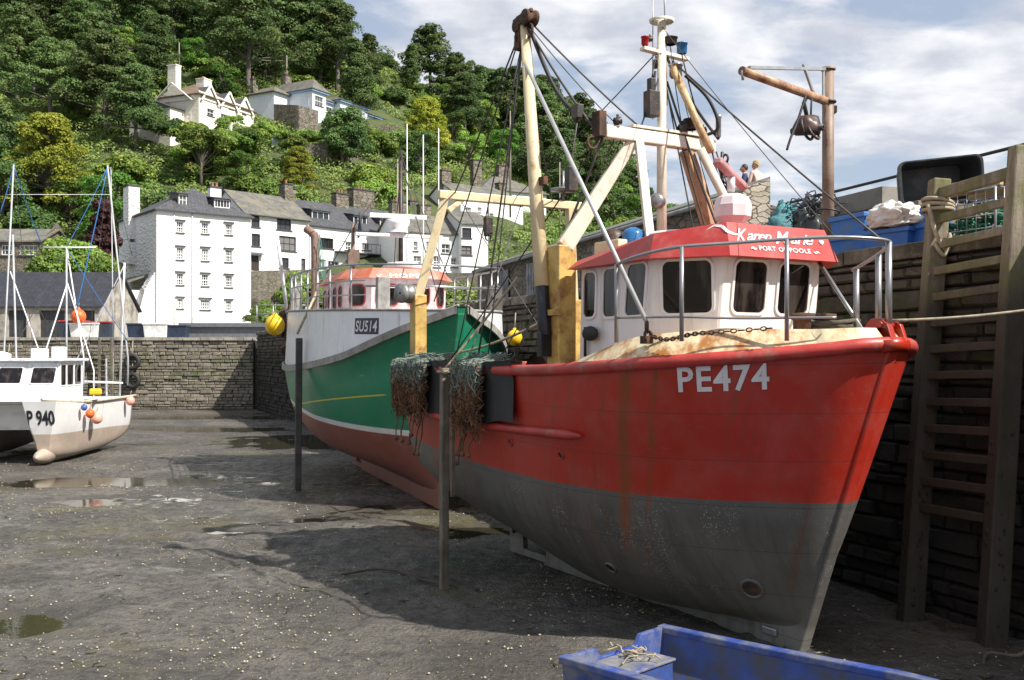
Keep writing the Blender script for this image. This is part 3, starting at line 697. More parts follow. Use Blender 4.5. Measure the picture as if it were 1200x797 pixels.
def window(par, o, y0=0, nx=2, nz=3, frame=None, sill=True, hood=False, dep=.12, bar=.045, side=None):
    """frame with glazing bars, pane and sill as its children. side: function from (u, out, z) to local coords"""
    frame = frame or M_wframe; a, b, c, d = o; f = .075
    P = side or (lambda u, v, z: (u, y0+v, z))
    def bx(mb, u0, v0, z0, u1, v1, z1):
        vs = [P(u, v, z) for z in (z0, z1) for u, v in ((u0, v0), (u1, v0), (u1, v1), (u0, v1))]
        mb.add(vs, [(3, 2, 1, 0), (4, 5, 6, 7), (0, 1, 5, 4), (1, 2, 6, 5), (2, 3, 7, 6), (3, 0, 4, 7)])
    mb = MB(); bx(mb, a+.004, dep, b, a+f, dep+.06, d-.004); bx(mb, c-f, dep, b, c-.004, dep+.06, d-.004); bx(mb, a+f, dep, b+.004, c-f, dep+.06, b+f); bx(mb, a+f, dep, d-f, c-f, dep+.06, d-.004)
    for i in range(1, nx): u = a+(c-a)*i/nx; bx(mb, u-bar/2, dep+.01, b+f, u+bar/2, dep+.05, d-f)
    for j in range(1, nz):
        z = b+(d-b)*j/nz; wz = bar*(1.5 if j*2 == nz else 1)
        bx(mb, a+f, dep+.014, z-wz/2, c-f, dep+.054, z+wz/2)
    fr = mb.build('window', frame, par)
    g_ = MB(); g_.add([P(a+f, dep+.04, b+f), P(c-f, dep+.04, b+f), P(c-f, dep+.04, d-f), P(a+f, dep+.04, d-f)], [(0, 1, 2, 3)]); g_.build('pane', random.choice(GLASS), fr)
    if sill: s_ = MB(); bx(s_, a-.1, -.09, b-.1, c+.1, dep, b-.003); s_.build('sill', M_sill, fr)
    if hood: s_ = MB(); bx(s_, a-.16, -.14, d+.04, c+.16, .0, d+.15); s_.build('hood', M_sill, fr)
    return fr
def roof_hip(par, w, d, h, rh, mat, ov=.25, ridge=None, x0=0, y0=0, th=.1, name='roof'):
    r = ridge if ridge is not None else min(w, d)/2
    mb = MB(); a, b, c, e = x0-ov, y0-ov, x0+w+ov, y0+d+ov
    if w >= d: t_ = [(a+r, (b+e)/2), (c-r, (b+e)/2)]
    else: t_ = [((a+c)/2, b+r), ((a+c)/2, e-r)]
    v = [(a, b, h), (c, b, h), (c, e, h), (a, e, h), (*t_[0], h+rh), (*t_[1], h+rh)]
    v2 = [(q[0], q[1], q[2]-th) for q in v[:4]]
    f = [(0, 1, 5, 4), (1, 2, 5), (2, 3, 4, 5), (3, 0, 4)] if w >= d else [(0, 1, 4), (1, 2, 5, 4), (2, 3, 5), (3, 0, 4, 5)]
    mb.add(v+v2, f+[(6, 7, 1, 0), (7, 8, 2, 1), (8, 9, 3, 2), (9, 6, 0, 3), (9, 8, 7, 6)]); return mb.build(name, mat, par)
def roof_gable(par, w, d, h, rh, mat, ov=.2, x0=0, y0=0, th=.12, along='x', name='roof', fas=None):
    mb = MB()
    if along == 'x': pr = [(x0-ov, y0-ov, h-.0), (x0-ov, y0+d/2, h+rh), (x0-ov, y0+d+ov, h)]; ex = (w+2*ov, 0, 0)
    else: pr = [(x0-ov, y0-ov, h), (x0+w/2, y0-ov, h+rh), (x0+w+ov, y0-ov, h)]; ex = (0, d+2*ov, 0)
    up = [(p[0], p[1], p[2]+th) for p in pr]
    mb.prism([pr[0], up[0], up[1], pr[1]], ex); mb.prism([pr[1], up[1], up[2], pr[2]], ex)
    return mb.build(name, mat, par)
def gable_wall(mb, w, d, h, rh, base=-3, x0=0, y0=0, front=False, along='x'):
    """the other walls of a house (front left to wall_face)"""
    if along == 'x':
        for x in (x0, x0+w): mb.add([(x, y0, base), (x, y0+d, base), (x, y0+d, h), (x, y0+d/2, h+rh), (x, y0, h)], [(0, 1, 2, 3, 4)])
        mb.add([(x0, y0+d, base), (x0+w, y0+d, base), (x0+w, y0+d, h), (x0, y0+d, h)], [(0, 1, 2, 3)])
    else:
        for y in ((y0, y0+d) if front else (y0+d,)): mb.add([(x0, y, base), (x0+w, y, base), (x0+w, y, h), (x0+w/2, y, h+rh), (x0, y, h)], [(0, 1, 2, 3, 4)])
        for x in (x0, x0+w): mb.add([(x, y0, base), (x, y0+d, base), (x, y0+d, h), (x, y0, h)], [(0, 1, 2, 3)])
def chimney(par, x, y, z0, z1, wx, wy, mat, pots=2, cap=M_sill):
    mb = MB(); mb.box(x-wx/2, y-wy/2, z0, x+wx/2, y+wy/2, z1); c = mb.build('chimney', mat, par)
    mb = MB(); mb.box(x-wx/2-.07, y-wy/2-.07, z1+.003, x+wx/2+.07, y+wy/2+.07, z1+.14); mb.build('cap', cap, c)
    for i in range(pots):
        u = (i-(pots-1)/2)*.36; mb = MB(); mb.lathe([(.13, 0), (.11, .3), (.14, .33), (.12, .36)], (x+(u if wx > wy else 0), y+(u if wx <= wy else 0), z1+.14), seg=10)
        mb.build('pot', pm('clay pot', (.42, .2, .12), .8), c)
def dormer(par, x0, x1, y, z0, z1, back, mat_roof, nx=2, nz=2, cheek=None, frame=None):
    mb = MB(); cheek = cheek or M_slate
    mb.prism([(x0, y, z0), (x0, y, z1), (x0, y+back, z1+.35), (x0, y+back, z0+.6)], (.08, 0, 0)); mb.prism([(x1-.08, y, z0), (x1-.08, y, z1), (x1-.08, y+back, z1+.35), (x1-.08, y+back, z0+.6)], (.08, 0, 0))
    mb.prism([(x0-.15, y-.2, z1), (x0-.15, y-.2, z1+.1), (x0-.15, y+back+.3, z1+.45), (x0-.15, y+back+.3, z1+.35)], (x1-x0+.3, 0, 0))
    d = mb.build('dormer', cheek, par)
    window(d, (x0+.09, z0+.03, x1-.09, z1-.02), y0=y-.1, nx=nx, nz=nz, sill=False, frame=frame); return d

# ---- tall white quay house
H = House('white_quay_house', 183.5, 85, 38, 4.3, 'tall white four-storey quayside house with a dark slate roof and painted stone side')
wd, dp, ht = H.fx(294), 10.0, H.fz(184, 245)
ops = []; spec = []
cols_ = [(211, 0), (240.4, 1.5), (268, 3)]
for r_i, (yc, hh) in enumerate([(266, 13), (297, 14.5), (327, 14), (355.5, 12)]):
    for ci, (cx, dy) in enumerate(cols_):
        wide = 11 if (ci == 1 and r_i == 3) else 8 if r_i < 3 else 6.5
        y_ = yc+dy*.9; o = H.rect(cx, y_-hh/2, y_+hh/2, wide); ops.append(o); spec.append((3 if wide > 9 else 2, 4 if r_i < 3 else 3))
mb = MB(); wall_face(mb, wd, ht, ops); wf = mb.build('front_wall', M_white, H.e)
mb = MB(); gable_wall(mb, wd, dp, ht, 0, along='x'); mb.build('side_wall', M_whiterub, H.e)
for o, (nx, nz) in zip(ops, spec): window(H.e, o, nx=nx+1, nz=nz, hood=True)
roof_hip(H.e, wd, dp, ht, 2.5, M_slate, ridge=3.0, ov=.25)
dormer(H.e, H.fx(211), H.fx(223), .55, ht+.05, ht+1.55, 2.0, M_slate, 2, 3); dormer(H.e, H.fx(253), H.fx(273.5), .55, ht+.0, ht+1.45, 2.0, M_slate, 5, 2)
chimney(H.e, H.fx(268), 3.2, ht+.5, ht+2.75, 1.0, .7, M_white, 2); chimney(H.e, -.05, 6.3, ht-2, ht+2.6, .95, 1.5, M_whiterub, 0)
mb = MB(); mb.box(-.55, 5.4, ht-4.2, -.003, 7.2, ht-2.3); mb.add([(-.55, 5.4, ht-2.3), (-.55, 7.2, ht-2.3), (-.003, 7.0, ht-.6), (-.003, 5.6, ht-.6)], [(0, 1, 2, 3)]); mb.build('chimney_breast', M_whiterub, H.e)
for yy, z in ((8.2, ht-2.0), (8.6, ht-4.6), (8.3, ht-7.2)):
    window(H.e, (yy-.45, z-.6, yy+.45, z+.6), nx=2, nz=2, side=lambda u, v, z_: (-.14+v, u, z_), sill=False)
mb = MB(); x_ = H.fx(225); mb.tube([(x_, -.07, ht-.1), (x_, -.07, .2)], .05, 6); mb.tube([(H.fx(204), -.06, ht-.2), (H.fx(204), -.06, 1)], .035, 6); mb.build('drainpipe', M_white, H.e)
mb = MB(); mb.box(-.2, -.32, ht-.12, wd+.2, -.22, ht-.02); mb.build('gutter', M_sill, H.e)
# lean-to porch and ragged buttress on its left side
mb = MB(); mb.prism([(-.003, .2, -1), (-.003, .2, 5.9), (-.9, .2, 4.3), (-1.6, .2, 1.5), (-1.9, .2, -1)], (0, 1.3, 0)); mb.build('buttress', M_whiterub, H.e)
mb = MB(); mb.prism([(-.05, 1.5, 5.6), (-.05, 1.5, 5.75), (-2.6, 1.5, 4.75), (-2.6, 1.5, 4.6)], (0, 5.5, 0)); mb.build('porch_roof', M_slate_l, H.e)
mb = MB(); mb.box(-2.4, 1.8, -1, -2.15, 6.8, 2.9); mb.box(-2.4, 1.52, -1, -.05, 1.75, 4.3); mb.box(-2.4, 6.6, 2.905, -2.15, 6.8, 4.6); mb.build('porch_wall', M_white, H.e)

# ---- white cottage with lichened roof
H2 = House('white_cottage', 288, 94, 46, CZ+(418-320)/1200*94, 'white cottage with brown windows and a mossy slate roof right of the tall house')
wd2 = H2.fx(362); ht2 = H2.fz(291, 252)
rects = [(299.5, 252.5, 266, 10), (333, 256.5, 269.5, 17), (300, 274, 288.5, 10), (337, 277, 294, 20), (333, 302, 314, 11), (355.5, 303, 317, 5)]
ops = [H2.rect(cx, a, b, w_) for cx, a, b, w_ in rects]; dr = H2.rect(299, 299.5, 317.5, 9.5)
mb = MB(); wall_face(mb, wd2, ht2, ops+[dr]); gable_wall(mb, wd2, 7, ht2, 2.6); mb.build('wall', M_white, H2.e)
for i, o in enumerate(ops): window(H2.e, o, nx=[2, 3, 2, 3, 2, 1][i], nz=2, frame=M_dframe)
mb = MB(); mb.box(dr[0]+.02, .1, dr[1]+.02, dr[2]-.02, .16, dr[3]-.02); d_ = mb.build('door', M_dframe, H2.e)
mb = MB(); mb.ball((dr[2]-.2, .07, dr[1]+.95), .05, 8); mb.build('handle', M_steel, d_)
mb = MB(); mb.prism([(dr[0]-.3, -.5, dr[3]+.06), (dr[0]-.3, -.005, dr[3]+.3), (dr[0]-.3, -.005, dr[3]+.12)], (dr[2]-dr[0]+.6, 0, 0)); mb.build('porch_roof', M_slate, H2.e)
roof_gable(H2.e, wd2, 7, ht2, 2.6, M_slate_l, ov=.25)
chimney(H2.e, wd2-.3, 3.5, ht2+1.5, ht2+3.9, .9, 1.1, M_garden, 1)
mb = MB(); mb.tube([(-.1, -.3, ht2+.02), (wd2, -.3, ht2+.02)], .06, 6); mb.build('gutter', M_sill, H2.e)
# ---- long white terrace
H3 = House('white_terrace_house', 363, 100.5, 46, CZ+(418-318)/1200*100.5, 'long white terraced house with three slate dormers behind the green boat wheelhouse')
wd3 = H3.fx(482); ht3 = H3.fz(364, 265)
rects = [(382.8, 279, 291, 16), (408.5, 284, 293, 7), (429, 285, 293, 9), (461, 285, 297, 11), (377.5, 304, 314, 9), (391, 306, 315.5, 13), (409.5, 305, 317, 9), (421, 305, 317, 10), (352+97, 303, 316, 9)]
ops = [H3.rect(cx, a, b, w_) for cx, a, b, w_ in rects]
mb = MB(); wall_face(mb, wd3, ht3, ops); gable_wall(mb, wd3, 7.5, ht3, 3.0); mb.build('wall', M_white, H3.e)
for i, o in enumerate(ops): window(H3.e, o, nx=2 if i in (1, 4) else 3, nz=2 if i == 1 else 1, frame=M_dframe if i in (0, 3) else M_wframe)
roof_gable(H3.e, wd3, 7.5, ht3, 3.0, M_slate, ov=.25)
for a, b in ((371, 393), (420, 437), (451, 464)): dormer(H3.e, H3.fx(a), H3.fx(b), .9, ht3+.15, ht3+1.75, 1.7, M_slate, 3, 1)
chimney(H3.e, .1, 3.7, ht3+2, ht3+4.0, .8, 1.2, M_garden, 1); chimney(H3.e, H3.fx(424), 3.7, ht3+2.4, ht3+4.2, 1.6, .9, M_garden, 2); chimney(H3.e, H3.fx(452), 4.2, ht3+2.0, ht3+5, 2.8, 1.1, M_garden, 3)
mb = MB(); mb.box(H3.fx(392), -.9, H3.fz(392, 296), H3.fx(470), -.01, H3.fz(392, 294.5)); mb.build('balcony', M_sill, H3.e)
mb = MB(); a_, b2 = H3.fx(392), H3.fx(470); zz_ = H3.fz(392, 294.5)
for i in range(16): u = a_+(b2-a_)*i/15; mb.tube([(u, -.85, zz_), (u, -.85, zz_+.95)], .025, 4)
mb.tube([(a_, -.85, zz_+.95), (b2, -.85, zz_+.95)], .03, 5); mb.build('balcony_rail', M_sill, H3.e)
# ---- white houses further along
def small_house(name, px0, Y, ang, pyb, px1, pye, dep, rh, rects, label, mat=M_white, roof=M_slate_l, frame=None, along='x', hip=False, chim=(), base=-4):
    h_ = House(name, px0, Y, ang, CZ+(418-pyb)/1200*Y, label); w_ = h_.fx(px1); t_ = h_.fz(px0, pye)
    ops = [h_.rect(cx, a, b, ww) for cx, a, b, ww in rects]; mb = MB(); wall_face(mb, w_, t_, ops, base=base)
    gable_wall(mb, w_, dep, t_, 0 if hip else rh, base=base, along=along)
    if along == 'y' and not hip: mb.add([(0, 0, t_), (w_, 0, t_), (w_/2, 0, t_+rh)], [(0, 1, 2)])
    mb.build('wall', mat, h_.e)
    for i, o in enumerate(ops): window(h_.e, o, nx=2 if o[2]-o[0] < 1.3 else 3, nz=2, frame=frame)
    if hip: roof_hip(h_.e, w_, dep, t_, rh, roof, ov=.35)
    else: roof_gable(h_.e, w_, dep, t_, rh, roof, along=along)
    for cx, cy, cz, a, b, p in chim: chimney(h_.e, cx*w_, cy*dep, t_+.2, t_+cz, a, b, M_garden, p)
    return h_, w_, t_
h4, _, _ = small_house('white_house', 472, 101, 30, 318, 541, 272, 7, 2.2, [(487, 283, 294, 5), (502, 283, 294, 5), (522.5, 286, 297, 10), (489, 300, 313, 9), (512, 300, 313, 8), (532, 302, 313, 7)],
            'white two-storey house with white sash windows behind the yellow gantry', chim=((.15, .5, 3.4, 1.6, .9, 2), (.6, .5, 3.3, 1.2, .9, 2)))
h5, _, _ = small_house('white_house', 541, 103, 22, 318, 572, 263, 8, 1.8, [(547, 267, 279, 11), (547, 288, 299, 12)], 'white house with dark modern windows at the right end of the waterfront row', frame=M_dframe, roof=M_slate_l)
for yy, z in ((1.6, 2.8), (4.2, 2.8), (1.6, 5.0)):
    w_ = h5.fx(572); window(h5.e, (yy-.5, z-.55, yy+.5, z+.55), nx=2, nz=1, frame=M_dframe, side=lambda u, v, z_, w_=w_: (w_+.13-v, u, z_), sill=False)
h6, _, _ = small_house('white_house', 540, 124, 40, 278, 613, 232, 8, 2.4, [(549, 243, 251, 6), (562, 243, 252, 5), (576, 250, 258, 5), (590, 256, 264, 5), (605, 262, 270, 5), (562, 262, 270, 5), (577, 268, 276, 5)],
            'long white house stepping down behind the waterfront row', chim=((.05, .5, 3.8, 1.4, .9, 2), (.95, .5, 3.2, 1.0, .9, 1)))
h7, w7, t7 = small_house('white_villa', 565, 138, 30, 258, 640, 221, 9, 2.7, [(573, 228, 238, 6), (590, 228, 238, 5), (606, 231, 241, 5), (624, 233, 243, 6), (600, 248, 256, 5), (622, 250, 258, 5)],
            'white villa with a hipped slate roof between the flagpoles and the beige derrick', hip=True, chim=((.05, .3, 4.2, 1.3, 1.0, 0), (.6, .55, 4.3, 2.0, 1.0, 2)))
h8, _, _ = small_house('white_house', 494, 122, 35, 282, 530, 262, 6, 1.8, [(503, 266, 274, 5), (517, 268, 276, 5)], 'small white house with a brown tiled roof half hidden behind the terrace chimneys', roof=M_slate_o, chim=((.1, .5, 3, 1, .8, 1),))
# ---- cream house on the hill
H9 = House('cream_hill_house', 233, 135, 66, CZ+(418-147)/1200*135, 'cream gabled house with two tall pale chimneys on the hillside')
w9 = H9.fx(297); t9 = H9.fz(234, 108)-.2
ops = [H9.rect(cx, a, b, w_) for cx, a, b, w_ in [(248, 111, 117, 6), (271, 122, 128, 5), (286, 129, 134, 4), (247, 128, 136, 8), (263, 134, 143, 8), (284, 138, 144, 5)]]
mb = MB(); wall_face(mb, w9, t9, ops); gable_wall(mb, w9, 7.5, t9, 0); mb.build('wall', M_cream, H9.e)
for o in ops: window(H9.e, o, nx=2, nz=2)
for u in (.18, .52, .82):
    gx = w9*u; mb = MB(); mb.prism([(gx-1.5, -.12, t9-.6), (gx+1.5, -.12, t9-.6), (gx, -.12, t9+1.3)], (0, 1.5, 0)); gw = mb.build('gable', M_cream, H9.e)
    mb = MB(); mb.bar((gx-1.8, -.3, t9-.8), (gx, -.3, t9+1.5), .12, .25); mb.bar((gx+1.8, -.3, t9-.8), (gx, -.3, t9+1.5), .12, .25); mb.build('bargeboard', M_wframe, gw)
    mb = MB(); mb.prism([(gx-1.7, -.25, t9-.66), (gx, -.25, t9+1.45), (gx, -.25, t9+1.3), (gx-1.6, -.25, t9-.7)], (0, 3.2, 0)); mb.prism([(gx+1.7, -.25, t9-.66), (gx, -.25, t9+1.45), (gx, -.25, t9+1.3), (gx+1.6, -.25, t9-.7)], (0, 3.2, 0)); mb.build('gable_roof', M_slate, gw)
roof_hip(H9.e, w9, 7.5, t9, 2.4, M_slate_o, ov=.4)
side = lambda u, v, z_: (-.15+v, u, z_)
for yy, z in ((2.2, t9-1.3), (5.2, t9-1.5), (2.0, 1.2), (5.0, 1.2)): window(H9.e, (yy-.7, z-.6, yy+.7, z+.6), nx=2, nz=2, side=side, sill=False)
mb = MB(); mb.prism([(-.02, 1.0, t9-.7), (-.02, 7.4, t9-.7), (-.02, 4.2, t9+1.5)], (-.16, 0, 0)); mb.build('gable', M_cream, H9.e)
mb = MB(); mb.bar((-.5, .7, t9-.9), (-.5, 4.2, t9+1.75), .12, .25, up=(1, 0, 0)); mb.bar((-.5, 7.7, t9-.9), (-.5, 4.2, t9+1.75), .12, .25, up=(1, 0, 0)); mb.build('bargeboard', M_wframe, H9.e)
mb = MB(); mb.box(-2.6, 2.5, -3, -.02, 9.5, 2.1); mb.build('annexe', M_cream, H9.e)
mb = MB(); mb.prism([(-2.9, 2.2, 2.1), (-2.9, 6, 3.6), (-2.9, 9.9, 2.1)], (2.87, 0, 0)); mb.build('annexe_roof', M_slate, H9.e)
chimney(H9.e, .5, 4.6, t9, t9+4.2, 1.0, 1.4, M_cream, 0, M_cream); chimney(H9.e, w9*.62, 5.2, t9, t9+4.0, 1.6, 1.4, M_cream, 2, M_cream)
# ---- blue-white house
H10 = House('blue_white_hill_house', 366, 150, 60, CZ+(418-128)/1200*150, 'pale blue and white house of two blocks above a stone terrace on the hill')
w10 = H10.fx(382); t10 = H10.fz(366, 104)
def blk(x0, w_, dd, z1, rh, oy=0, z0=-4):
    mb = MB(); ops = [(x0+w_*.2, z1-2.2, x0+w_*.8, z1-.8)]; wall_face(mb, w_, z1, ops, base=z0, x0=x0, y0=oy); gable_wall(mb, w_, dd, z1, 0, x0=x0, y0=oy, base=z0); mb.build('wall', M_bluewhite, H10.e)
    window(H10.e, ops[0], y0=oy, nx=3, nz=2)
    roof_hip(H10.e, w_, dd, z1+.02, rh, M_slate_l, x0=x0, y0=oy, ov=.5, th=.08); roof_hip(H10.e, w_-.04, dd-.04, z1-.07, .3, pm('blue fascia', (.25, .4, .68), .5, .1), x0=x0+.02, y0=oy+.02, ov=.38, th=.22, name='fascia')
blk(0, w10, 8.2, t10, 1.9); blk(w10+2.6, 6.5, 6.5, t10-.45, 1.5, oy=-.6); blk(w10+9.2, 6, 5, t10-1.1, 1.2, oy=-.2); blk(w10-.02, 2.6, 5, t10-.9, .8, oy=.6)
for yy in (1.4, 4.2, 6.7): window(H10.e, (yy-.75, t10-2.4, yy+.75, t10-.8), nx=3, nz=2, side=side, sill=False)
mb = MB(); mb.box(-3.2, 4.5, -4, -.02, 9.5, t10-.5); mb.build('wing', M_bluewhite, H10.e)
window(H10.e, (5.6, t10-2.6, 8.6, t10-1.0), nx=4, nz=2, side=lambda u, v, z_: (-3.33+v, u, z_), sill=False)
roof_hip(H10.e, 3.6, 5.4, t10-.48, 1.2, M_slate_l, x0=-3.4, y0=4.3, ov=.3)
chimney(H10.e, w10*.7, 7, t10+.8, t10+3.3, 1.3, .9, M_garden, 2); chimney(H10.e, w10+2, 5.6, t10-1.9, t10+.9, .9, .9, M_garden, 1); chimney(H10.e, -3, 8.8, t10, t10+1.8, .6, .6, M_garden, 1)
# ---- stone walls on the hill
def gwall(name, pts, h, label, mat=M_garden, th=.5, dz=-1.5):
    c = pts[0]; mb = MB()
    for a, b in zip(pts, pts[1:]):
        a = a-c; b = b-c; n = (b-a).cross(Vector((0, 0, 1))).normalized()*th
        mb.prism([a+Vector((0, 0, dz)), b+Vector((0, 0, dz)), b+Vector((0, 0, h)), a+Vector((0, 0, h))], -n)
    return tag(mb.build(name, mat, loc=c), label, 'wall')
gwall('terrace_wall', [at(321, 144, 147), at(350, 146, 143), at(373, 152, 147)], 2.7, 'high stone terrace wall under the blue-white hillside house')
gwall('garden_wall', [at(350, 190, 132), at(384, 186, 133), at(420, 176, 139), at(428, 170, 142)], 2.2, 'brown stone garden wall stepping up below the blue-white house')
gwall('garden_wall', [at(430, 168, 150), at(466, 166, 150)], 2.4, 'short grey stone wall left of the yellow-green cypress')
gwall('garden_wall', [at(268, 113, 160), at(300, 112, 158)], 1.6, 'stone wall behind the chimneys of the cream house')
gwall('cottage_wall', [at(285, 352, 92), at(303, 351, 92.5), at(332, 350, 94), at(366, 348, 97)], 2.6, 'grey stone retaining wall below the white cottage', M_farquay)
gwall('cottage_wall', [at(366, 345, 97), at(430, 345, 99), at(585, 345, 100)], 2.1, 'long stone retaining wall below the white terrace', M_farquay)
mb = MB(); o0 = at(331, 184, 138); mb.box(-1.2, -1, -2, 1.2, 1.2, 2.4); mb.thing('garden_shed', pm('pale blue boards', (.5, .57, .62), .7), 'small pale blue shed set in the hillside garden wall', 'shed')
bpy.data.objects['garden_shed'].location = o0-Vector((0, 0, 2)); sh = bpy.data.objects['garden_shed']
mb = MB(); mb.box(-.5, -1.06, 2.1, .5, -1.01, 3.9); mb.build('door', pm('grey blue door', (.3, .38, .45), .6), sh)
mb = MB(); mb.prism([(-1.4, -1.2, 4.41), (-1.4, 1.4, 4.41), (-1.4, 0, 5.1)], (2.8, 0, 0)); mb.build('roof', M_slate_l, sh)
# ---- slate-roofed shed and stone cottage at the far left
H11 = House('quay_shed', -60, 68, 0, 4.12, 'dark slate-roofed shed with black doors on the far quay', cat='shed')
w11 = H11.fx(117); e11 = H11.fz(100, 361)
ops = [H11.rect(61, 364, 397, 30), H11.rect(104, 364, 397, 14), H11.rect(20, 364, 396, 22)]; ops = [[o[0], .0, o[2], e11-.15] for o in ops]
mb = MB(); wall_face(mb, w11, e11, ops, base=-.5, depth=.4); gable_wall(mb, w11, 7, e11, 2.6, base=-.5); mb.build('wall', pm('shed render', (.34, .31, .27), .85, .2, 1.5, .3, 10, dirt=(.12, .11, .09), dscale=1, damt=.45), H11.e)
for o in ops:
    mb = MB(); n_ = 6
    for i in range(n_): u = o[0]+(o[2]-o[0])*i/n_; mb.box(u+.01, .2, .02, u+(o[2]-o[0])/n_-.01, .26, o[3]-.02)
    mb.build('door', pm('black door boards', (.035, .037, .04), .6, .3), H11.e)
roof_gable(H11.e, w11, 7, e11, 2.55, M_slate_d, ov=.2)
H12 = House('stone_cottage', -45, 80, 0, CZ+(418-318)/1200*80, 'stone cottage with white windows above the slate shed at the far left', cat='cottage')
w12 = H12.fx(47); e12 = H12.fz(30, 284); ops = [H12.rect(9, 287, 299, 16), H12.rect(33, 287, 299, 22)]
mb = MB(); wall_face(mb, w12, e12, ops); gable_wall(mb, w12, 6, e12, 2); mb.build('wall', M_farquay, H12.e)
for o in ops: window(H12.e, o, nx=4, nz=2)
roof_gable(H12.e, w12, 6, e12, 1.3, M_slate_l)
# ground-hugging stuff and bushes, kept clear of the houses
boxes = []
for h_ in HOUSES:
    bb = [Vector(c) for ch in h_.e.children if ch.type == 'MESH' for c in ch.bound_box]
    boxes.append((h_, min(b.x for b in bb)-1, max(b.x for b in bb)+1, min(b.y for b in bb)-2.4, max(b.y for b in bb)+1))
def clear(x, y, m=0, h=0, zt_=None):
    for h_, a, b, c, d in boxes:
        dx, dy = x-h_.O.x, y-h_.O.y; lx = dx*h_.c+dy*h_.s; ly = -dx*h_.s+dy*h_.c
        if a-m < lx < b+m and c-m < ly < d+m: return False
        # nothing tall right in front of a house (its view down to the harbour is open)
        if zt_ is not None and a-m < lx < b+m and -m-14 < ly < 0 and zt_+h > h_.O.z+(1.8 if h_.O.y > 120 else .8): return False
    return True
C = []; Q_ = []
for i in range(11500):
    X = random.uniform(-125, 70); Y = 87+random.random()**1.2*140
    if abs(X/Y) > .62 or not clear(X, Y): continue
    z = zt(X, Y); r_ = random.uniform(.7, 1.9); C.append((X, Y, z+.1)); Q_.append((r_, r_, r_*random.uniform(.5, .9)))
V, F = leaves(np.array(C), np.array(Q_), 75, .17, up=.5)
tag(npmesh('undergrowth', V, F, L_under), 'tangled green undergrowth over the hillside', 'undergrowth', kind='stuff')
n_b = n_t = 0; tries = 0
while (n_b < 240 or n_t < 110) and tries < 12000:
    tries += 1
    X = random.uniform(-115, 45); Y = 92+random.random()*112
    if abs(X/Y) > .56: continue
    z = zt(X, Y); py = 418-1200*(z-CZ)/Y; px = 600+1200*X/Y
    if n_b < 240 and (tries % 2 or n_t >= 110):
        s = random.uniform(1.8, 3.6)
        if not clear(X, Y, s*.7, s*.9, z): continue
        n_b += 1; src = random.choice(bush_src)
        put(src, (X, Y, z-.3), s, label='rounded green bush among the undergrowth on the wooded hillside', cat='bush', group=GB, sz=s*random.uniform(.7, 1.05))
    elif n_t < 110:
        if 405 < px < 475 and py < 140: continue
        h_ = random.uniform(5, 8.5)
        if not clear(X, Y, h_*.35, h_*.9, z): continue
        n_t += 1; src = random.choice([B1, B2, B1, B3, B2]); put(src, (X, Y, z-.4), h_, label='broadleaf tree standing among the bushes on the wooded hillside', cat='tree', group=GT)
# ivy and hedges by the houses
for i, (px, py, Y, s) in enumerate([(338, 346, 94, 1.3), (352, 340, 95, 1.7), (345, 352, 92, 1.3), (362, 343, 95, 1.5), (376, 340, 96, 1.4), (392, 343, 96, 1.3), (408, 341, 97, 1.3), (430, 342, 97, 1.3)]):
    put(bush_src[0], at(px, py+6, Y), s, label='clipped ivy hedge along the stone wall below the white terrace', cat='hedge', group='hedges below the terrace', sz=s*1.2)
for px, py, Y, s in [(302, 372, 84, 1.2), (316, 374, 84, 1.3), (330, 375, 84, 1.2), (345, 376, 84, 1.2), (310, 362, 87, 1.2), (328, 364, 87, 1.0)]:
    put(bush_src[3], at(px, py+8, Y), s, label='low scrubby bush on the bank right of the tall white house', cat='bush', group='scrub on the bank', sz=s*.9)
for px, py, Y, s in [(60, 300, 82, 2.4), (78, 303, 81, 2.4), (96, 308, 80, 2.4), (112, 316, 79, 2.2), (52, 290, 84, 2.0), (122, 325, 80, 1.6), (85, 318, 78, 2.2), (62, 318, 78, 2.2)]:
    put(bush_src[2], at(px, py+14, Y), s, label='bright green bush behind the roof of the slate shed', cat='bush', group='bushes behind the slate shed')
B2.name = 'broadleaf_tree'
pt_ = pine(9, spread=.3, bare=.25, layers=6, npad=6, mat=leafmat('plum leaves', (.035, .016, .02), (.06, .025, .03), (.09, .04, .04)), ls=.03)
pt_.name = 'plum_tree'; pt_.location = at(120, 335, 84); pt_.scale = (6, 6, 6.6); tag(pt_, 'dark purple-leaved tree left of the tall white house', 'tree')
# shrubs close under the hillside houses
for px, py, Y, s in [(205, 152, 128, 2.2), (222, 156, 127, 2.4), (240, 160, 125, 2.2), (255, 165, 124, 2.2), (272, 167, 126, 2.4), (290, 163, 129, 2.2), (302, 160, 132, 2.0), (188, 150, 130, 2.0), (310, 152, 138, 2.0), (176, 140, 133, 2.4), (232, 148, 129, 1.4), (262, 154, 129, 1.3),
                     (332, 158, 136, 1.6), (345, 168, 130, 1.9), (362, 158, 138, 1.5), (378, 160, 138, 1.4), (395, 166, 140, 1.2), (412, 162, 144, 1.3), (440, 156, 150, 1.6), (385, 156, 142, 1.0), (402, 160, 146, 1.0)]:
    put(random.choice(bush_src), at(px, py, Y)-Vector((0, 0, .8)), s, label='shrub growing close under the two hillside houses', cat='bush', group='shrubs under the hillside houses', sz=s*.85)

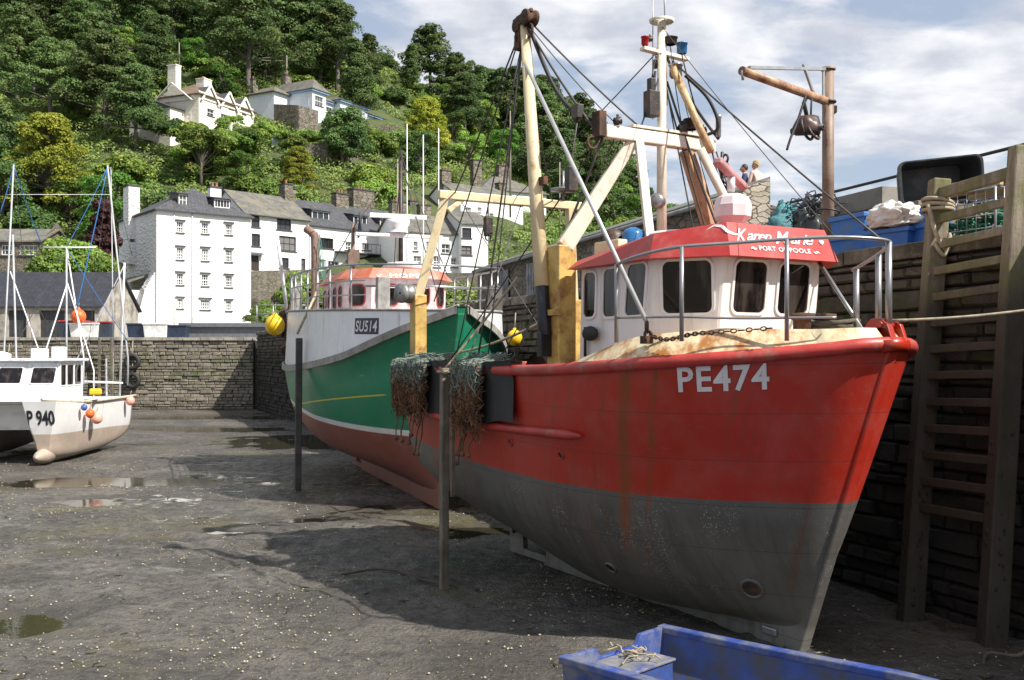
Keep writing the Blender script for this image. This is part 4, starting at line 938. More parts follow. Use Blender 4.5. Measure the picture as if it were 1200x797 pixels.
# ============================================================ BOATS
def bands(name, zb, cols, rough=.35, noise_amp=.03, extra=None, streaks=.5, sx=0.0083, x0=-1, bias=.53):
    """hull paint in bands by height in the boat's own frame. zb: heights between bands; cols bottom to top"""
    m, t, b = newmat(name); o = t.obj(); x, y, z = t.xyz(o)
    n = t.noise(o, 2.2, 8, .65); nf = t.noise(o, 18, 5, .65)
    xx = t.m('ADD', x, -x0); zc = t.m('SUBTRACT', z, t.m('MULTIPLY', t.m('MULTIPLY', xx, xx), sx))
    ze = t.m('ADD', zc, t.m('MULTIPLY', t.m('SUBTRACT', nf, .5), noise_amp))
    c = cols[0]
    for zz_, col in zip(zb, cols[1:]): c = t.mix(t.step(ze, zz_-.008, zz_+.008), c, col)
    c = t.mix(t.m('MULTIPLY', t.step(n, .4, .75), .3), c, t.mix(.5, c, (.25, .22, .2)))
    # vertical rust and dirt runs
    xs_c = t.m('ADD', x, t.m('MULTIPLY', t.m('MULTIPLY', t.m('SUBTRACT', 3.0, z), .42), t.step(x, -4.5, -.8))); cvx = t.n('ShaderNodeCombineXYZ', {0: t.m('MULTIPLY', xs_c, 8), 1: 0, 2: t.m('MULTIPLY', z, .45)}).outputs[0]
    s1 = t.noise(cvx, 1, 7, .72); s2 = t.noise(t.map(o, (1.1, 1.1, .3), (3, 1, 0)), 1, 3, .5)
    runs = t.m('MULTIPLY', t.step(s1, .5, .68), t.step(s2, bias, bias+.12))
    c = t.mix(t.m('MULTIPLY', runs, streaks), c, (.13, .045, .018))
    # flakes and barnacles low down
    sp = t.n('ShaderNodeTexVoronoi', {'Vector': o, 'Scale': 38}, feature='F1').outputs['Distance']
    fl = t.m('MULTIPLY', t.step(sp, .30, .2), t.m('MULTIPLY', t.step(t.noise(o, 1.4, 5, .65), .5, .62), t.step(zc, zb[0]+.1, zb[0]-.25)))
    c = t.mix(t.m('MULTIPLY', fl, .85), c, (.45, .43, .39))
    if extra: c = extra(t, c, x, y, z, zc, o)
    t.set(b.inputs['Base Color'], c); t.set(b.inputs['Roughness'], t.m('MULTIPLY_ADD', n, .3, rough-.1))
    dents = t.noise(t.map(o, (1.2, 1.2, .7)), 1.6, 3, .5)
    t.set(b.inputs['Normal'], t.bump(t.m('ADD', t.m('MULTIPLY', dents, .55), t.m('MULTIPLY', nf, .06)), .30, .07)); return m
RED = (.37, .019, .007)
def red_extra(t, c, x, y, z, zc, o):
    n = t.noise(o, 3, 7, .7); n5 = t.noise(t.map(o, (5, 5, .5)), 1, 6, .65)
    low = t.step(t.m('ADD', z, t.m('MULTIPLY', n, .3)), .9, .55)          # weed-stained bottom
    c = t.mix(t.m('MULTIPLY', low, .65), c, (.10, .10, .085))
    keel = t.step(t.m('ADD', z, t.m('MULTIPLY', n, .12)), .34, .26)
    c = t.mix(t.m('MULTIPLY', keel, .6), c, (.21, .21, .185))
    xg = t.m('ADD', x, t.m('MULTIPLY', t.m('MULTIPLY', t.m('SUBTRACT', 3.0, z), .42), t.step(x, -4.5, -.8)))
    for x0_, w0_, zt0_, zl_, a_ in ((-.62, .13, 3.0, .75, .9), (-.30, .05, 2.95, 1.2, .8), (-2.05, .05, 1.92, 1.2, .7), (-3.1, .05, 2.0, 1.5, .6), (.35, .04, 2.9, 1.9, .5), (-1.5, .09, 2.9, 2.2, .4), (-4.4, .12, 2.3, 1.2, .6), (-5.5, .2, 2.2, 1.0, .7)):
        g_ = t.m('MULTIPLY', t.step(t.m('ABSOLUTE', t.m('ADD', t.m('SUBTRACT', xg, x0_), t.m('MULTIPLY', t.m('SUBTRACT', n, .5), .08))), w0_, w0_*.15), t.m('MULTIPLY', t.step(z, zl_-.1, zl_+.5), t.step(z, zt0_+.03, zt0_-.03)))
        c = t.mix(t.m('MULTIPLY', t.m('MULTIPLY', g_, a_), t.step(n5, .25, .6)), c, (.20, .052, .012))
    fade = t.step(t.noise(t.map(o, (.5, .5, .3), (1, 2, 3)), 2, 5, .6), .5, .7); c = t.mix(t.m('MULTIPLY', fade, .10), c, t.mix(.5, c, (.45, .3, .26)))
    br = t.m('MULTIPLY', t.step(zc, 1.5, 1.35), t.step(t.noise(t.n('ShaderNodeCombineXYZ', {0: t.m('MULTIPLY', x, 3.5), 2: t.m('MULTIPLY', z, .8)}).outputs[0], 1, 7, .75), .42, .62)); c = t.mix(t.m('MULTIPLY', br, .55), c, (.06, .05, .035))
    scr = t.m('MULTIPLY', t.step(t.noise(t.map(o, (9, 9, 60)), 1, 3, .6), .62, .7), t.step(t.noise(o, .9, 4, .6), .5, .6))
    c = t.mix(t.m('MULTIPLY', scr, .5), c, (.2, .12, .10))
    # faded, stained after part and brown run-off under the waterline
    aft = t.m('MULTIPLY', t.step(x, -3.8, -6.6), t.step(n5, .3, .7)); c = t.mix(t.m('MULTIPLY', aft, .55), c, t.mix(.6, c, (.09, .07, .05)))
    pl = t.step(t.m('ABSOLUTE', t.m('SUBTRACT', t.m('FRACT', t.m('ADD', t.m('MULTIPLY', zc, 2.1), .3)), .5)), .012, .004)   # plate seams
    c = t.mix(t.m('MULTIPLY', pl, .55), c, (.03, .03, .03))
    return c
M_redhull = bands('red hull paint', [1.58], [(.092, .092, .086), RED], .42, .03, red_extra, .8)
M_red = pm('red gloss paint', RED, .3, .15, 3, .1, 30, dirt=(.22, .05, .03), dscale=2, damt=.42)
M_redold = pm('faded red paint', (.38, .035, .028), .45, .2, 4, .15, 30, dirt=(.3, .13, .10), dscale=3, damt=.4)
M_rustcream = pm('rust-stained cream paint', (.62, .53, .34), .5, .15, 3, .12, 30, dirt=(.33, .13, .03), dscale=1.3, damt=.47, streak=1)
M_house = pm('pinkish white paint', (.70, .665, .67), .35, .05, 3, .05, 40, dirt=(.5, .43, .38), dscale=1.3, damt=.38, streak=1)
M_roofred = pm('faded roof red', (.40, .032, .028), .4, .12, 3, .08, 30, dirt=(.45, .12, .1), dscale=2, damt=.4)
M_yellow = pm('rusty yellow paint', (.52, .35, .10), .5, .2, 3, .3, 25, dirt=(.26, .10, .035), dscale=4, damt=.43)
M_beige = pm('cream spar paint', (.66, .55, .34), .4, .12, 2, .1, 30, dirt=(.34, .17, .07), dscale=5.0, damt=.37)
M_gant = pm('pale gantry paint', (.70, .64, .52), .45, .12, 3, .1, 30, dirt=(.38, .22, .11), dscale=5, damt=.36)
M_rustbeige = pm('rusty beige paint', (.52, .34, .20), .5, .2, 3, .2, 30, dirt=(.30, .14, .07), dscale=4, damt=.42)
M_rust = pm('rusted iron', (.11, .05, .025), .85, .45, 8, .7, 40, dirt=(.03, .02, .015), dscale=5)
M_rope = pm('old rope', (.34, .29, .2), .9, .3, 10, .5, 120)
M_wire = pm('steel wire', (.05, .045, .04), .5, .3)
M_ss = pm('dull steel tube', (.30, .30, .31), .35, .1, 5, .03, 40, metal=.7)
M_stay = pm('bright stay tube', (.5, .5, .5), .35, .1, 5, .03, 40, metal=.5)
M_letter = pm('white lettering', (.66, .64, .66), .5, .08, 6, .05, 60, dirt=(.5, .38, .36), dscale=8, damt=.35)
M_ink = pm('black lettering', (.015, .015, .02), .5, .1, bump=0)
M_darkgear = pm('greasy black gear', (.025, .022, .02), .45, .4, 6, .4, 40, dirt=(.12, .05, .025), dscale=6, damt=.42)
M_redl, _, b_ = newmat('red lamp glass'); b_.inputs['Base Color'].default_value = (.35, .01, .02, 1); b_.inputs['Roughness'].default_value = .15
M_bluel, _, b_ = newmat('blue lamp plastic'); b_.inputs['Base Color'].default_value = (.02, .13, .32, 1); b_.inputs['Roughness'].default_value = .25
M_netg = pm('pale net twine', (.17, .21, .18), .95, .3, 6)
M_netb = pm('brown net twine', (.14, .07, .035), .95, .5, 6)

# ---------------------------------------------------------------- red trawler
bd = Vector((.49, -.872, 0)).normalized(); RZ = math.atan2(bd.y, bd.x)
boat = empty('trawler', (3.03, 10.7, 0), RZ, 'large red trawler PE474 with a grey bottom and white wheelhouse, nearest the camera', 'fishing boat')
ts = [0, .15, .35, .55, .7, .8, .88, .94, .975, .991, 1]
rows = [([.03]*11, [1.05, .75, .36, .16, .10, .11, .13, .15, .16, .16, .16]),
        ([.8, .72, .58, .62, .56, .42, .30, .20, .13, .09, .07], [1.12, .88, .52, .25, .18, .20, .24, .29, .32, .34, .34]),
        ([1.22, 1.33, 1.28, 1.2, 1.02, .82, .57, .38, .22, .14, .08], [1.3, 1.08, .84, .64, .54, .53, .56, .62, .66, .68, .68]),
        ([1.45, 1.6, 1.62, 1.55, 1.36, 1.14, .86, .54, .34, .20, .08], [1.7, 1.46, 1.29, 1.14, 1.07, 1.06, 1.09, 1.14, 1.18, 1.19, 1.19]),
        ([1.50, 1.68, 1.74, 1.72, 1.6, 1.40, 1.04, .66, .42, .25, .08], [2.1, 1.98, 1.92, 1.9, 1.9, 1.92, 1.94, 1.96, 1.98, 1.98, 1.98]),
        ([1.53, 1.72, 1.80, 1.82, 1.76, 1.58, 1.19, .73, .46, .28, .08], [2.5, 2.4, 2.36, 2.36, 2.38, 2.4, 2.44, 2.48, 2.51, 2.53, 2.54]),
        ([1.55, 1.74, 1.84, 1.88, 1.87, 1.74, 1.31, .79, .50, .30, .08], [2.93, 2.90, 2.88, 2.89, 2.93, 2.98, 3.03, 3.09, 3.13, 3.16, 3.17])]
hull = Hull(ts, rows, lambda z: -6.72-.10*(z-1), lambda z: 1.19*z/3.19, nt=120, nk=40)
mb = hull.mesh()
mb.build('hull', M_redhull, boat)
BV = hull.bvh()
kl = MB()                                                                   # keel, stem bar and skeg
kl.prism([(.02, -.075, -.06), (1.18, -.075, 3.1), (1.0, -.075, 3.1), (-.10, -.075, .24), (-3.5, -.075, .3), (-5.15, -.075, .9), (-5.45, -.075, .62), (-5.0, -.075, .3), (-5.1, -.075, -.03)], (0, .15, 0))
kl.build('keel', M_redhull, boat, bevel=.02)
mb = MB(); mb.prism([(-6.15, -.04, .02), (-5.75, -.04, .02), (-5.85, -.04, 1.1), (-6.3, -.04, 1.1)], (0, .08, 0)); mb.bar((-5.1, 0, .06), (-6.15, 0, .06), .1); mb.build('rudder', M_redhull, boat)
mb = MB()
for k in range(4):
    a = k*math.pi/2+.5; c_, s_ = math.cos(a), math.sin(a); r0 = Vector((-5.6, 0, .62)); u = Vector((0, c_, s_)); v = Vector((0, -s_, c_))
    P_ = [r0+u*.05-v*.04, r0+u*.2-v*.13+Vector((.05, 0, 0)), r0+u*.36-v*.10+Vector((.05, 0, 0)), r0+u*.38+v*.06-Vector((.04, 0, 0)), r0+u*.22+v*.13-Vector((.05, 0, 0)), r0+u*.05+v*.04]
    mb.prism(P_, (.02, 0, 0))
mb.lathe([(.0, -.12), (.06, -.1), (.07, .1), (0, .2)], (-5.6, 0, .62), (1, 0, 0), 10); mb.build('propeller', pm('dull bronze', (.2, .17, .12), .4, .3, metal=.6), boat)
# rails: rolled gunwale, rubbing strake, stem roll
for sg in (-1, 1):
    mb = MB(); mb.tube(hull.sheer(sg, .22, 1, .0, .0), .068, 10); mb.build('gunwale', M_redold, boat)
    mb = MB()
    pts = [Vector((x, 0, z)) for x, z in [(-6.75+.2*i, 2.30-.12*min(1, i/12)) for i in range(27)]]
    out = []
    for p in pts:
        h_ = BV.ray_cast(Vector((p.x, sg*4, p.z)), Vector((0, -sg, 0)))
        if h_[0]: out.append(h_[0]+Vector((0, sg*.03, 0)))
    mb.tube(out, [.055]*(len(out)-1)+[.02], 8); mb.build('rubbing_strake', M_redold, boat)
mb = MB(); mb.tube([Vector((1.16, -.16, 3.16)), Vector((1.21, 0, 3.17)), Vector((1.16, .16, 3.16))], .07, 10); mb.build('stem_roll', M_red, boat)
# foredeck: cream whaleback rising inboard of the gunwale
wb = MB(); sh = {sg: hull.sheer(sg, .40, 1) for sg in (-1, 1)}; n_ = len(sh[1])
for sg in (-1, 1):
    a = sh[sg]; L1 = []; L2 = []
    for i, p in enumerate(a):
        u = min(1, max(0, (p.x+1.95)/1.3)); u = u*u*(3-2*u); dirn = (Vector((-1.0, 0, 0))-Vector((p.x, p.y, 0))); dirn = Vector((0, -sg, 0)) if p.x < -1 else dirn.normalized()
        L1.append(p+dirn*.03+Vector((0, 0, .03))); L2.append(p+dirn*(.03+.24*u*(1 if p.x < .9 else .5))+Vector((0, 0, .03+.27*u*(1-.55*max(0, (p.x-.2)/1.0)))))
    wb.add(L1+L2, [(i, i+1, n_+i+1, n_+i) for i in range(n_-1)], 0, True)
    if sg == -1: top1 = L2
    else: top2 = L2
wb.add(top1+top2, [(i, i+1, n_+i+1, n_+i) for i in range(n_-1)], 0, False)
wb.build('foredeck', M_rustcream, boat)
# aft deck and inside of the bulwark
dk = MB(); a = hull.sheer(-1, 0, .55, -.09); b2 = hull.sheer(1, 0, .55, -.09); n_ = len(a)
dk.add([Vector((p.x+.1, p.y, 2.25)) for p in a+b2], [(i, i+1, n_+i+1, n_+i) for i in range(n_-1)]); dk.build('deck', pm('worn deck', (.14, .13, .11), .8, .3), boat)
for L_ in (a, b2):
    dk = MB(); dk.add([Vector((p.x+.1, p.y, 2.25)) for p in L_]+[Vector((p.x+.1, p.y, p.z)) for p in L_], [(i, i+1, n_+i+1, n_+i) for i in range(n_-1)]); dk.build('bulwark_lining', M_rustcream, boat)
mb = MB(); mb.box(-6.99, -1.5, 2.85, -6.85, 1.5, 2.97); mb.build('transom_rail', M_redold, boat, bevel=.02)
# registration, laid on the plating
V_, F_ = text2d('PE474', 1, 0, .022, 2, 1.1)
on_surface(V_, F_, BV, (-.02, -1.66, 2.66), (.72, .68, .045), (-.02, 0, 1), (.68, -.72, -.12), .88, .27, .012).build('registration', M_letter, boat)
# scuttles and plates on the hull
for x_, z_, r_ in ((-3.1, 2.0, .05), (-2.05, 1.93, .05), (-.28, .62, .13), (-1.9, .62, .08)):
    h_ = BV.ray_cast(Vector((x_, -4, z_)), Vector((0, 1, 0)))
    if h_[0]:
        nn_ = h_[1]; nn_ = nn_ if nn_.y < 0 else -nn_; mb = MB(); mb.lathe([(r_*.75, .004), (r_*.8, .02), (r_, .018), (r_*1.04, 0)], h_[0], nn_, 20); mb.lathe([(0, .004), (r_*.76, .004)], h_[0], nn_, 20, mi=1)
        mb.build('scuttle', [M_redhull, M_darkgear], boat)
# ---- wheelhouse
fb = [(-2.5, -1.15), (-1.16, -1.15), (-.53, -.70), (-.53, .66), (-1.16, 1.15), (-2.5, 1.15)]
ft = [(-2.45, -1.15), (-.99, -1.15), (-.38, -.71), (-.38, .66), (-.99, 1.15), (-2.45, 1.15)]
zb0, zt0 = 2.9, 4.15
mb = MB(); n_ = 6
mb.add([(x, y, zb0) for x, y in fb]+[(x, y, zt0) for x, y in ft], [(i, (i+1) % n_, n_+(i+1) % n_, n_+i) for i in range(n_)]+[tuple(range(6, 12))])
wh = mb.build('wheelhouse', M_house, boat, bevel=.03)
def facet(i, u, z):                       # point on facet i at fraction u and height z, with its axes
    j = (i+1) % 6; f = (z-zb0)/(zt0-zb0)
    A = Vector((*fb[i], zb0)).lerp(Vector((*ft[i], zt0)), f); B = Vector((*fb[j], zb0)).lerp(Vector((*ft[j], zt0)), f)
    up = (Vector((*ft[i], zt0)).lerp(Vector((*ft[j], zt0)), u)-Vector((*fb[i], zb0)).lerp(Vector((*fb[j], zb0)), u)).normalized()
    ux = (B-A).normalized(); up = (up-ux*up.dot(ux)).normalized(); return A.lerp(B, u), ux, up
def win(i, u, z, w_, h_, **k): c, ux, uz = facet(i, u, z); return boat_window(wh, c, ux, uz, w_, h_, M_house, M_glass2, **k)
win(0, .15, 3.78, .24, .52, slant=.04); win(0, .45, 3.78, .27, .54, slant=.04); win(0, .79, 3.79, .34, .56, slant=.12)
win(1, .5, 3.79, .53, .55); win(2, .27, 3.79, .44, .54); win(2, .73, 3.79, .44, .54); win(3, .5, 3.79, .5, .54); win(4, .3, 3.79, .4, .54); win(4, .75, 3.79, .4, .54)
# interior hints: nothing. roof with a deep raked fascia
def off(poly, d):
    c = Vector((-1.4, 0)); return [(x+d*((x > -1.5)*1.0-(x < -2)*.6)*(1 if abs(y) < 1 else .55), y+d*(1 if y > 0 else -1)*(.9 if abs(y) > 1 else .5)) for x, y in poly]
lo = off(ft, .18); hi = off(ft, .04)
zlo = [4.09]*6; zhi = [4.20, 4.37, 4.45, 4.45, 4.37, 4.20]
mb = MB(); mb.add([(*p, z) for p, z in zip(lo, zlo)]+[(*p, z) for p, z in zip(hi, zhi)], [(i, (i+1) % 6, 6+(i+1) % 6, 6+i) for i in range(6)]+[tuple(range(6))[::-1]])
mb.add([(*p, z) for p, z in zip(hi, zhi)]+[(-1.6, 0, 4.48)], [(i, (i+1) % 6, 6) for i in range(6)])
rf = mb.build('roof', M_roofred, wh)
RB = BVHTree.FromPolygons([Vector(v) for v in mb.v], mb.f)
fw = Vector((1, 0, .22)).normalized()
for tx_, y_, w_, h_2, z_ in (('K', -.66, .17, .155, 4.235), ('aren', -.515, .36, .088, 4.255), ('M', -.12, .23, .155, 4.24), ('arie', .10, .35, .125, 4.25)):
    V_, F_ = text2d(tx_, 1, .5, .010, 2, .86); on_surface(V_, F_, RB, (-.3, y_, z_), (0, 1, .0), (0, 0, 1), fw, w_, h_2, .008).build('name_lettering', M_letter, rf)
for tx_, y_, w_ in (('PORT', -.38, .235), ('OF', -.105, .11), ('POOLE', .05, .31)):
    V_, F_ = text2d(tx_, 1, 0, .015, 2, 1.05); on_surface(V_, F_, RB, (-.3, y_, 4.145), (0, 1, 0), (0, 0, 1), fw, w_, .056, .008).build('port_lettering', M_letter, rf)
def strokes(pl, w_, org, ax, az):        # small painted flourishes
    V2 = []; F2 = []
    for k, (p, q) in enumerate(zip(pl, pl[1:])):
        d = Vector((q[0]-p[0], q[1]-p[1])).normalized(); n = Vector((-d.y, d.x))
        wa = w_*math.sin(math.pi*(k+.15)/(len(pl)-.7)); wb_ = w_*math.sin(math.pi*(k+1)/(len(pl)-.7)) if k < len(pl)-2 else .001
        i = len(V2); V2 += [(p[0]+n.x*wa, p[1]+n.y*wa), (p[0]-n.x*wa, p[1]-n.y*wa), (q[0]-n.x*wb_, q[1]-n.y*wb_), (q[0]+n.x*wb_, q[1]+n.y*wb_)]; F2.append((i, i+1, i+2, i+3))
    return V2, F2
V2, F2 = strokes([(0, .1), (.08, .14), (.16, .12), (.22, .05), (.30, .03), (.36, .06)], .018, None, None, None)
on_surface(V2, F2, RB, (-.5, -.86, 4.27), (.45, .7, 0), (0, 0, 1), Vector((.65, -.6, .2)), 1, 1, .01).build('flourish', M_letter, rf)
for y_, s_ in ((-.50, 1), (.49, -1)):
    V2, F2 = strokes([(0, 0), (.03*s_, .02), (.06*s_, 0), (.09*s_, .015)], .014, None, None, None); on_surface(V2, F2, RB, (-.3, y_, 4.155), (0, 1, 0), (0, 0, 1), fw, 1, 1, .01).build('flourish', M_letter, rf)
hv = [(.5+.5*math.sin(a)**3, .5+(13*math.cos(a)-5*math.cos(2*a)-2*math.cos(3*a)-math.cos(4*a))/34) for a in [i*2*math.pi/20 for i in range(20)]]
on_surface(hv+[(.5, .5)], [(i, (i+1) % 20, 20) for i in range(20)], RB, (-.3, .53, 4.26), (0, 1, 0), (0, 0, 1), fw, .075, .075, .009).build('heart', M_letter, rf)
# wheelhouse extras
mb = MB(); mb.tube([(-2.3, -1.19, 3.05), (-2.3, -1.19, 3.4)], .02, 6); mb.ball((-2.15, -1.22, 3.32), .10, 12, sc=(1.5, .6, .9)); mb.build('rubber_bung', M_black, boat)
for x_, y_ in ((-2.2, -.85), (-1.95, -.75), (-2.05, -.5)):
    mb = MB(); mb.lathe([(0, 0), (.13, 0), (.13, .05), (.13, .25), (.1, .3), (.03, .33), (0, .33)], (x_, y_, 4.24), (0, 0, 1), 14); mb.build('vent_drum', M_darkgear if x_ != -1.95 else M_bluel, boat)
mb = MB(); mb.box(-2.4, -1.0, 4.2, -1.9, -.2, 4.42); mb.build('roof_box', M_beige, boat, bevel=.02)
mb = MB(); mb.lathe([(0, 0), (.32, .0), (.34, .05), (.30, .10), (0, .12)], (-1.7, -.35, 4.40), (0, 0, 1), 20, sx=1.3); mb.build('life_raft', M_house, boat)
# radar
rad = MB(); rad.lathe([(.16, 0), (.11, .06), (.15, .10), (.21, .17), (.215, .3), (.21, .31), (.18, .39), (.10, .43), (0, .44)], (-1.05, -.02, 4.46), (0, 0, 1), 9, smooth=False); rd = rad.build('radar', pm('pinkish radar paint', (.66, .60, .60), .4, .1), boat)
mb = MB(); mb.lathe([(.0, 0), (.27, .02), (.2, .07), (.12, .08), (0, .09)], (-1.05, -.02, 4.41)); mb.build('mount', M_red, rd)
mb = MB(); mb.bar((-.75, -.50, 5.18), (-1.35, .42, 5.05), .10, .075); mb.build('scanner', pm('faded pink scanner', (.5, .26, .26), .45, .15), rd, bevel=.02)
mb = MB(); mb.tube([(-1.05, -.04, 4.92), (-1.05, -.04, 5.1)], .045, 10); mb.build('stalk', M_house, rd)
# ---- mast gantry
mb = MB(); mb.bar((-2.4, -.86, 5.77), (-2.4, .84, 5.75), .14, .155); gn_ = mb.build('gantry_crossbar', M_gant, boat, bevel=.015)
mb = MB(); mb.bar((-2.72, -1.22, 4.38), (-2.42, -.42, 5.69), .21, .21, w1=.14, h1=.14); mb.build('gantry_leg', M_gant, boat, bevel=.015)
mb = MB(); mb.bar((-2.55, 1.22, 4.1), (-2.42, .42, 5.68), .2, .2, w1=.14, h1=.14); mb.build('gantry_leg', M_rustbeige, boat, bevel=.015)
mb = MB(); mb.tube([(-2.3, .55, 5.68), (-2.0, 1.2, 4.3)], .06, 8); mb.build('brace', M_gant, boat)
mb = MB(); mb.bar((-2.36, -.36, 5.7), (-1.72, -.66, 4.30), .10, .10); mb.build('brace', M_gant, boat, bevel=.01)
for y_ in (-1.24, 1.24):
    mb = MB(); mb.bar((-2.75, y_, 2.26), (-2.74, y_, 4.40), .27, .25, up=(0, 1, 0)); mb.build('column', M_yellow, boat, bevel=.015)
mb = MB(); mb.box(-2.95, -1.55, 2.86, -2.6, -1.18, 2.95); mb.box(-2.93, -1.42, 3.55, -2.55, -1.37, 3.62); mb.build('column_foot', M_yellow, boat)
# mast
mb = MB(); mb.tube([(-2.4, .02, 4.3), (-2.4, .02, 7.25)], [.065, .055], 12); mb.lathe([(.15, 0), (.16, .03), (.08, .05)], (-2.4, .02, 7.23)); mst = mb.build('mast', M_gant, boat)
mb = MB(); mb.tube([(-2.4, .10, 6.2), (-2.42, .06, 8.4)], .012, 5); mb.tube([(-2.4, -.12, 6.0), (-2.42, -.1, 8.1)], .008, 5); mb.build('aerial', M_ss, mst)
mb = MB(); mb.bar((-2.4, -.28, 6.86), (-2.4, .42, 6.82), .10, .04); mb.build('lamp_platform', M_gant, mst)
mb = MB(); mb.bar((-2.42, -.45, 5.88), (-2.38, .62, 5.86), .16, .03); mb.build('lamp_platform', M_gant, mst)
for p, r_, h_, mt in [((-2.4, -.24, 6.9), .045, .12, M_redl), ((-2.4, .34, 6.88), .065, .15, M_bluel), ((-2.35, .2, 6.55), .08, .18, M_ss), ((-2.35, .45, 5.92), .09, .15, M_darkgear), ((-2.3, .85, 5.86), .035, .30, M_ss), ((-2.35, .12, 6.95), .08, .1, M_darkgear)]:
    mb = MB(); mb.lathe([(r_*.8, 0), (r_, .02), (r_, h_*.8), (r_*1.15, h_*.82), (r_*1.15, h_*.92), (r_*.6, h_), (0, h_)], p, (0, 0, 1), 14); mb.build('mast_lamp', mt, mst)
mb = MB(); mb.lathe([(0, 0), (.09, .01), (.1, .12), (.07, .16), (0, .16)], (-2.4, -.02, 4.98), (.6, -.8, 0), 14); mb.torus((-2.4+.07, -.02-.1, 4.98), .075, .014, (.6, -.8, 0), 16, 6); mb.build('deck_light', M_ss, mst)
mb = MB(); mb.tube([(-2.32, .13, 6.66), (-2.15, .42, 5.9), (-2.05, .52, 5.6)], .048, 10); mb.build('boom', pm('rusty boom paint', (.56, .42, .22), .5, .2, 4, .25, 30, dirt=(.28, .12, .05), dscale=5, damt=.48), boat)
mb = MB(); mb.box(-2.44, -.24, 6.02, -2.3, -.08, 6.34); mb.tube([(-2.37, -.16, 6.3), (-2.37, -.1, 6.6)], .02, 5); mb.box(-2.42, -.20, 6.34, -2.33, -.12, 6.5); mb.build('pulley_block', M_darkgear, boat, bevel=.02)
mb = MB(); mb.bar((-2.4, -.92, 5.7), (-2.4, -.92, 6.0), .1, .16); mb.torus((-2.4, -1.02, 5.62), .07, .016, (1, 0, 0), 12, 6); mb.build('sheave', M_rust, boat)
mb = MB()
for i in range(7): mb.torus((-2.4+.02*(i % 2), 1.05+.02*random.uniform(-1, 1), 5.62-.09*i), .055, .016, (1, 0, .3) if i % 2 else (0, 1, 0), 12, 6)
mb.tube(smooth_path([(-2.4, 1.0, 5.7), (-2.35, .95, 5.5), (-2.4, 1.0, 5.3), (-2.42, 1.1, 5.25)]), .02, 6); mb.build('chain', M_darkgear, boat)
# ---- derrick
dt, dbm = Vector((-3.42, -1.37, 7.32)), Vector((-2.82, -1.43, 3.35))
mb = MB(); mb.tube([dbm.lerp(dt, .14), dbm.lerp(dt, .5), dt], [.092, .084, .062], 14); dk_ = mb.build('derrick', M_beige, boat)
mb = MB(); mb.tube([dbm+Vector((0, 0, -.05)), dbm.lerp(dt, .145)], .085, 12); mb.box(dbm.x-.05, dbm.y-.09, dbm.z-.3, dbm.x+.05, dbm.y+.09, dbm.z); mb.build('derrick_heel', pm('black steel', (.02, .02, .025), .25, .2, metal=.3), dk_, bevel=.01)
mb = MB(); mb.lathe([(.02, -.09), (.10, -.09), (.10, -.05), (.06, -.02), (.06, .02), (.10, .05), (.10, .09), (.02, .09)], dt+Vector((.13, 0, .0)), (0, 1, 0), 14); mb.lathe([(.02, -.08), (.09, -.08), (.09, .08), (.02, .08)], dt+Vector((-.11, 0, -.04)), (0, 1, 0), 14); mb.bar(dt+Vector((-.16, .07, -.02)), dt+Vector((.17, .07, .02)), .03, .12); mb.bar(dt+Vector((-.16, -.07, -.02)), dt+Vector((.17, -.07, .02)), .03, .12); mb.tube([dt+Vector((-.2, 0, .08)), dt+Vector((.15, .02, .1))], .03, 6); mb.bar(dt+Vector((-.1, -.02, -.35)), dt+Vector((-.1, 0, -.05)), .1, .14)
mb.torus(dt+Vector((.12, 0, -.16)), .08, .02, (0, 1, 0), 12, 6); mb.torus(dt+Vector((-.1, -.02, -.2)), .06, .02, (1, 0, 0), 12, 6); mb.lathe([(.11, -.05), (.11, .05)], dt+Vector((0, 0, -.02)), (0, 1, 0)); mb.build('derrick_head', M_rust, dk_, bevel=.015)
mb = MB(); mb.box(dbm.lerp(dt, .47).x+.08, dt.y-.03, dbm.lerp(dt, .47).z-.05, dbm.lerp(dt, .47).x+.2, dt.y+.03, dbm.lerp(dt, .47).z+.05); mb.bar((-2.85, -1.4, 3.5), (-2.7, -1.2, 3.5), .08, .2); mb.build('bracket', M_rust, dk_)
# silver stay tube to the foredeck, shackle and chain
sp = Vector((-.52, -1.62, 3.28)); mb = MB(); mb.tube([dt+Vector((.08, -.05, -.55)), sp+Vector((0, 0, .12))], .024, 10); mb.build('stay_tube', M_stay, boat)
mb = MB(); mb.torus(sp+Vector((0, 0, .07)), .055, .018, (.5, .8, 0), 12, 6); mb.torus(sp+Vector((.03, 0, -.02)), .05, .018, (.8, .1, .2), 12, 6); mb.box(sp.x-.06, sp.y-.04, sp.z-.1, sp.x+.06, sp.y+.04, sp.z-.02); mb.build('shackle', M_rust, boat)
mb = MB(); cpth = smooth_path([sp+Vector((.04, .02, -.02)), (-.25, -1.56, 3.22), (.0, -1.45, 3.27), (.25, -1.28, 3.29), (.6, -1.0, 3.32)], 7)
for i, (p, q) in enumerate(zip(cpth, cpth[1:])):
    d = (q-p).normalized(); n = d.cross(Vector((0, 0, 1))).normalized(); n = n if i % 2 else Vector((0, 0, 1)); mid = (p+q)/2
    mb.tube([mid+d*.03*math.cos(a)+n*.018*math.sin(a) for a in [k*math.pi/4 for k in range(8)]], .0075, 5, closed=True)
mb.build('chain', M_rust, boat)
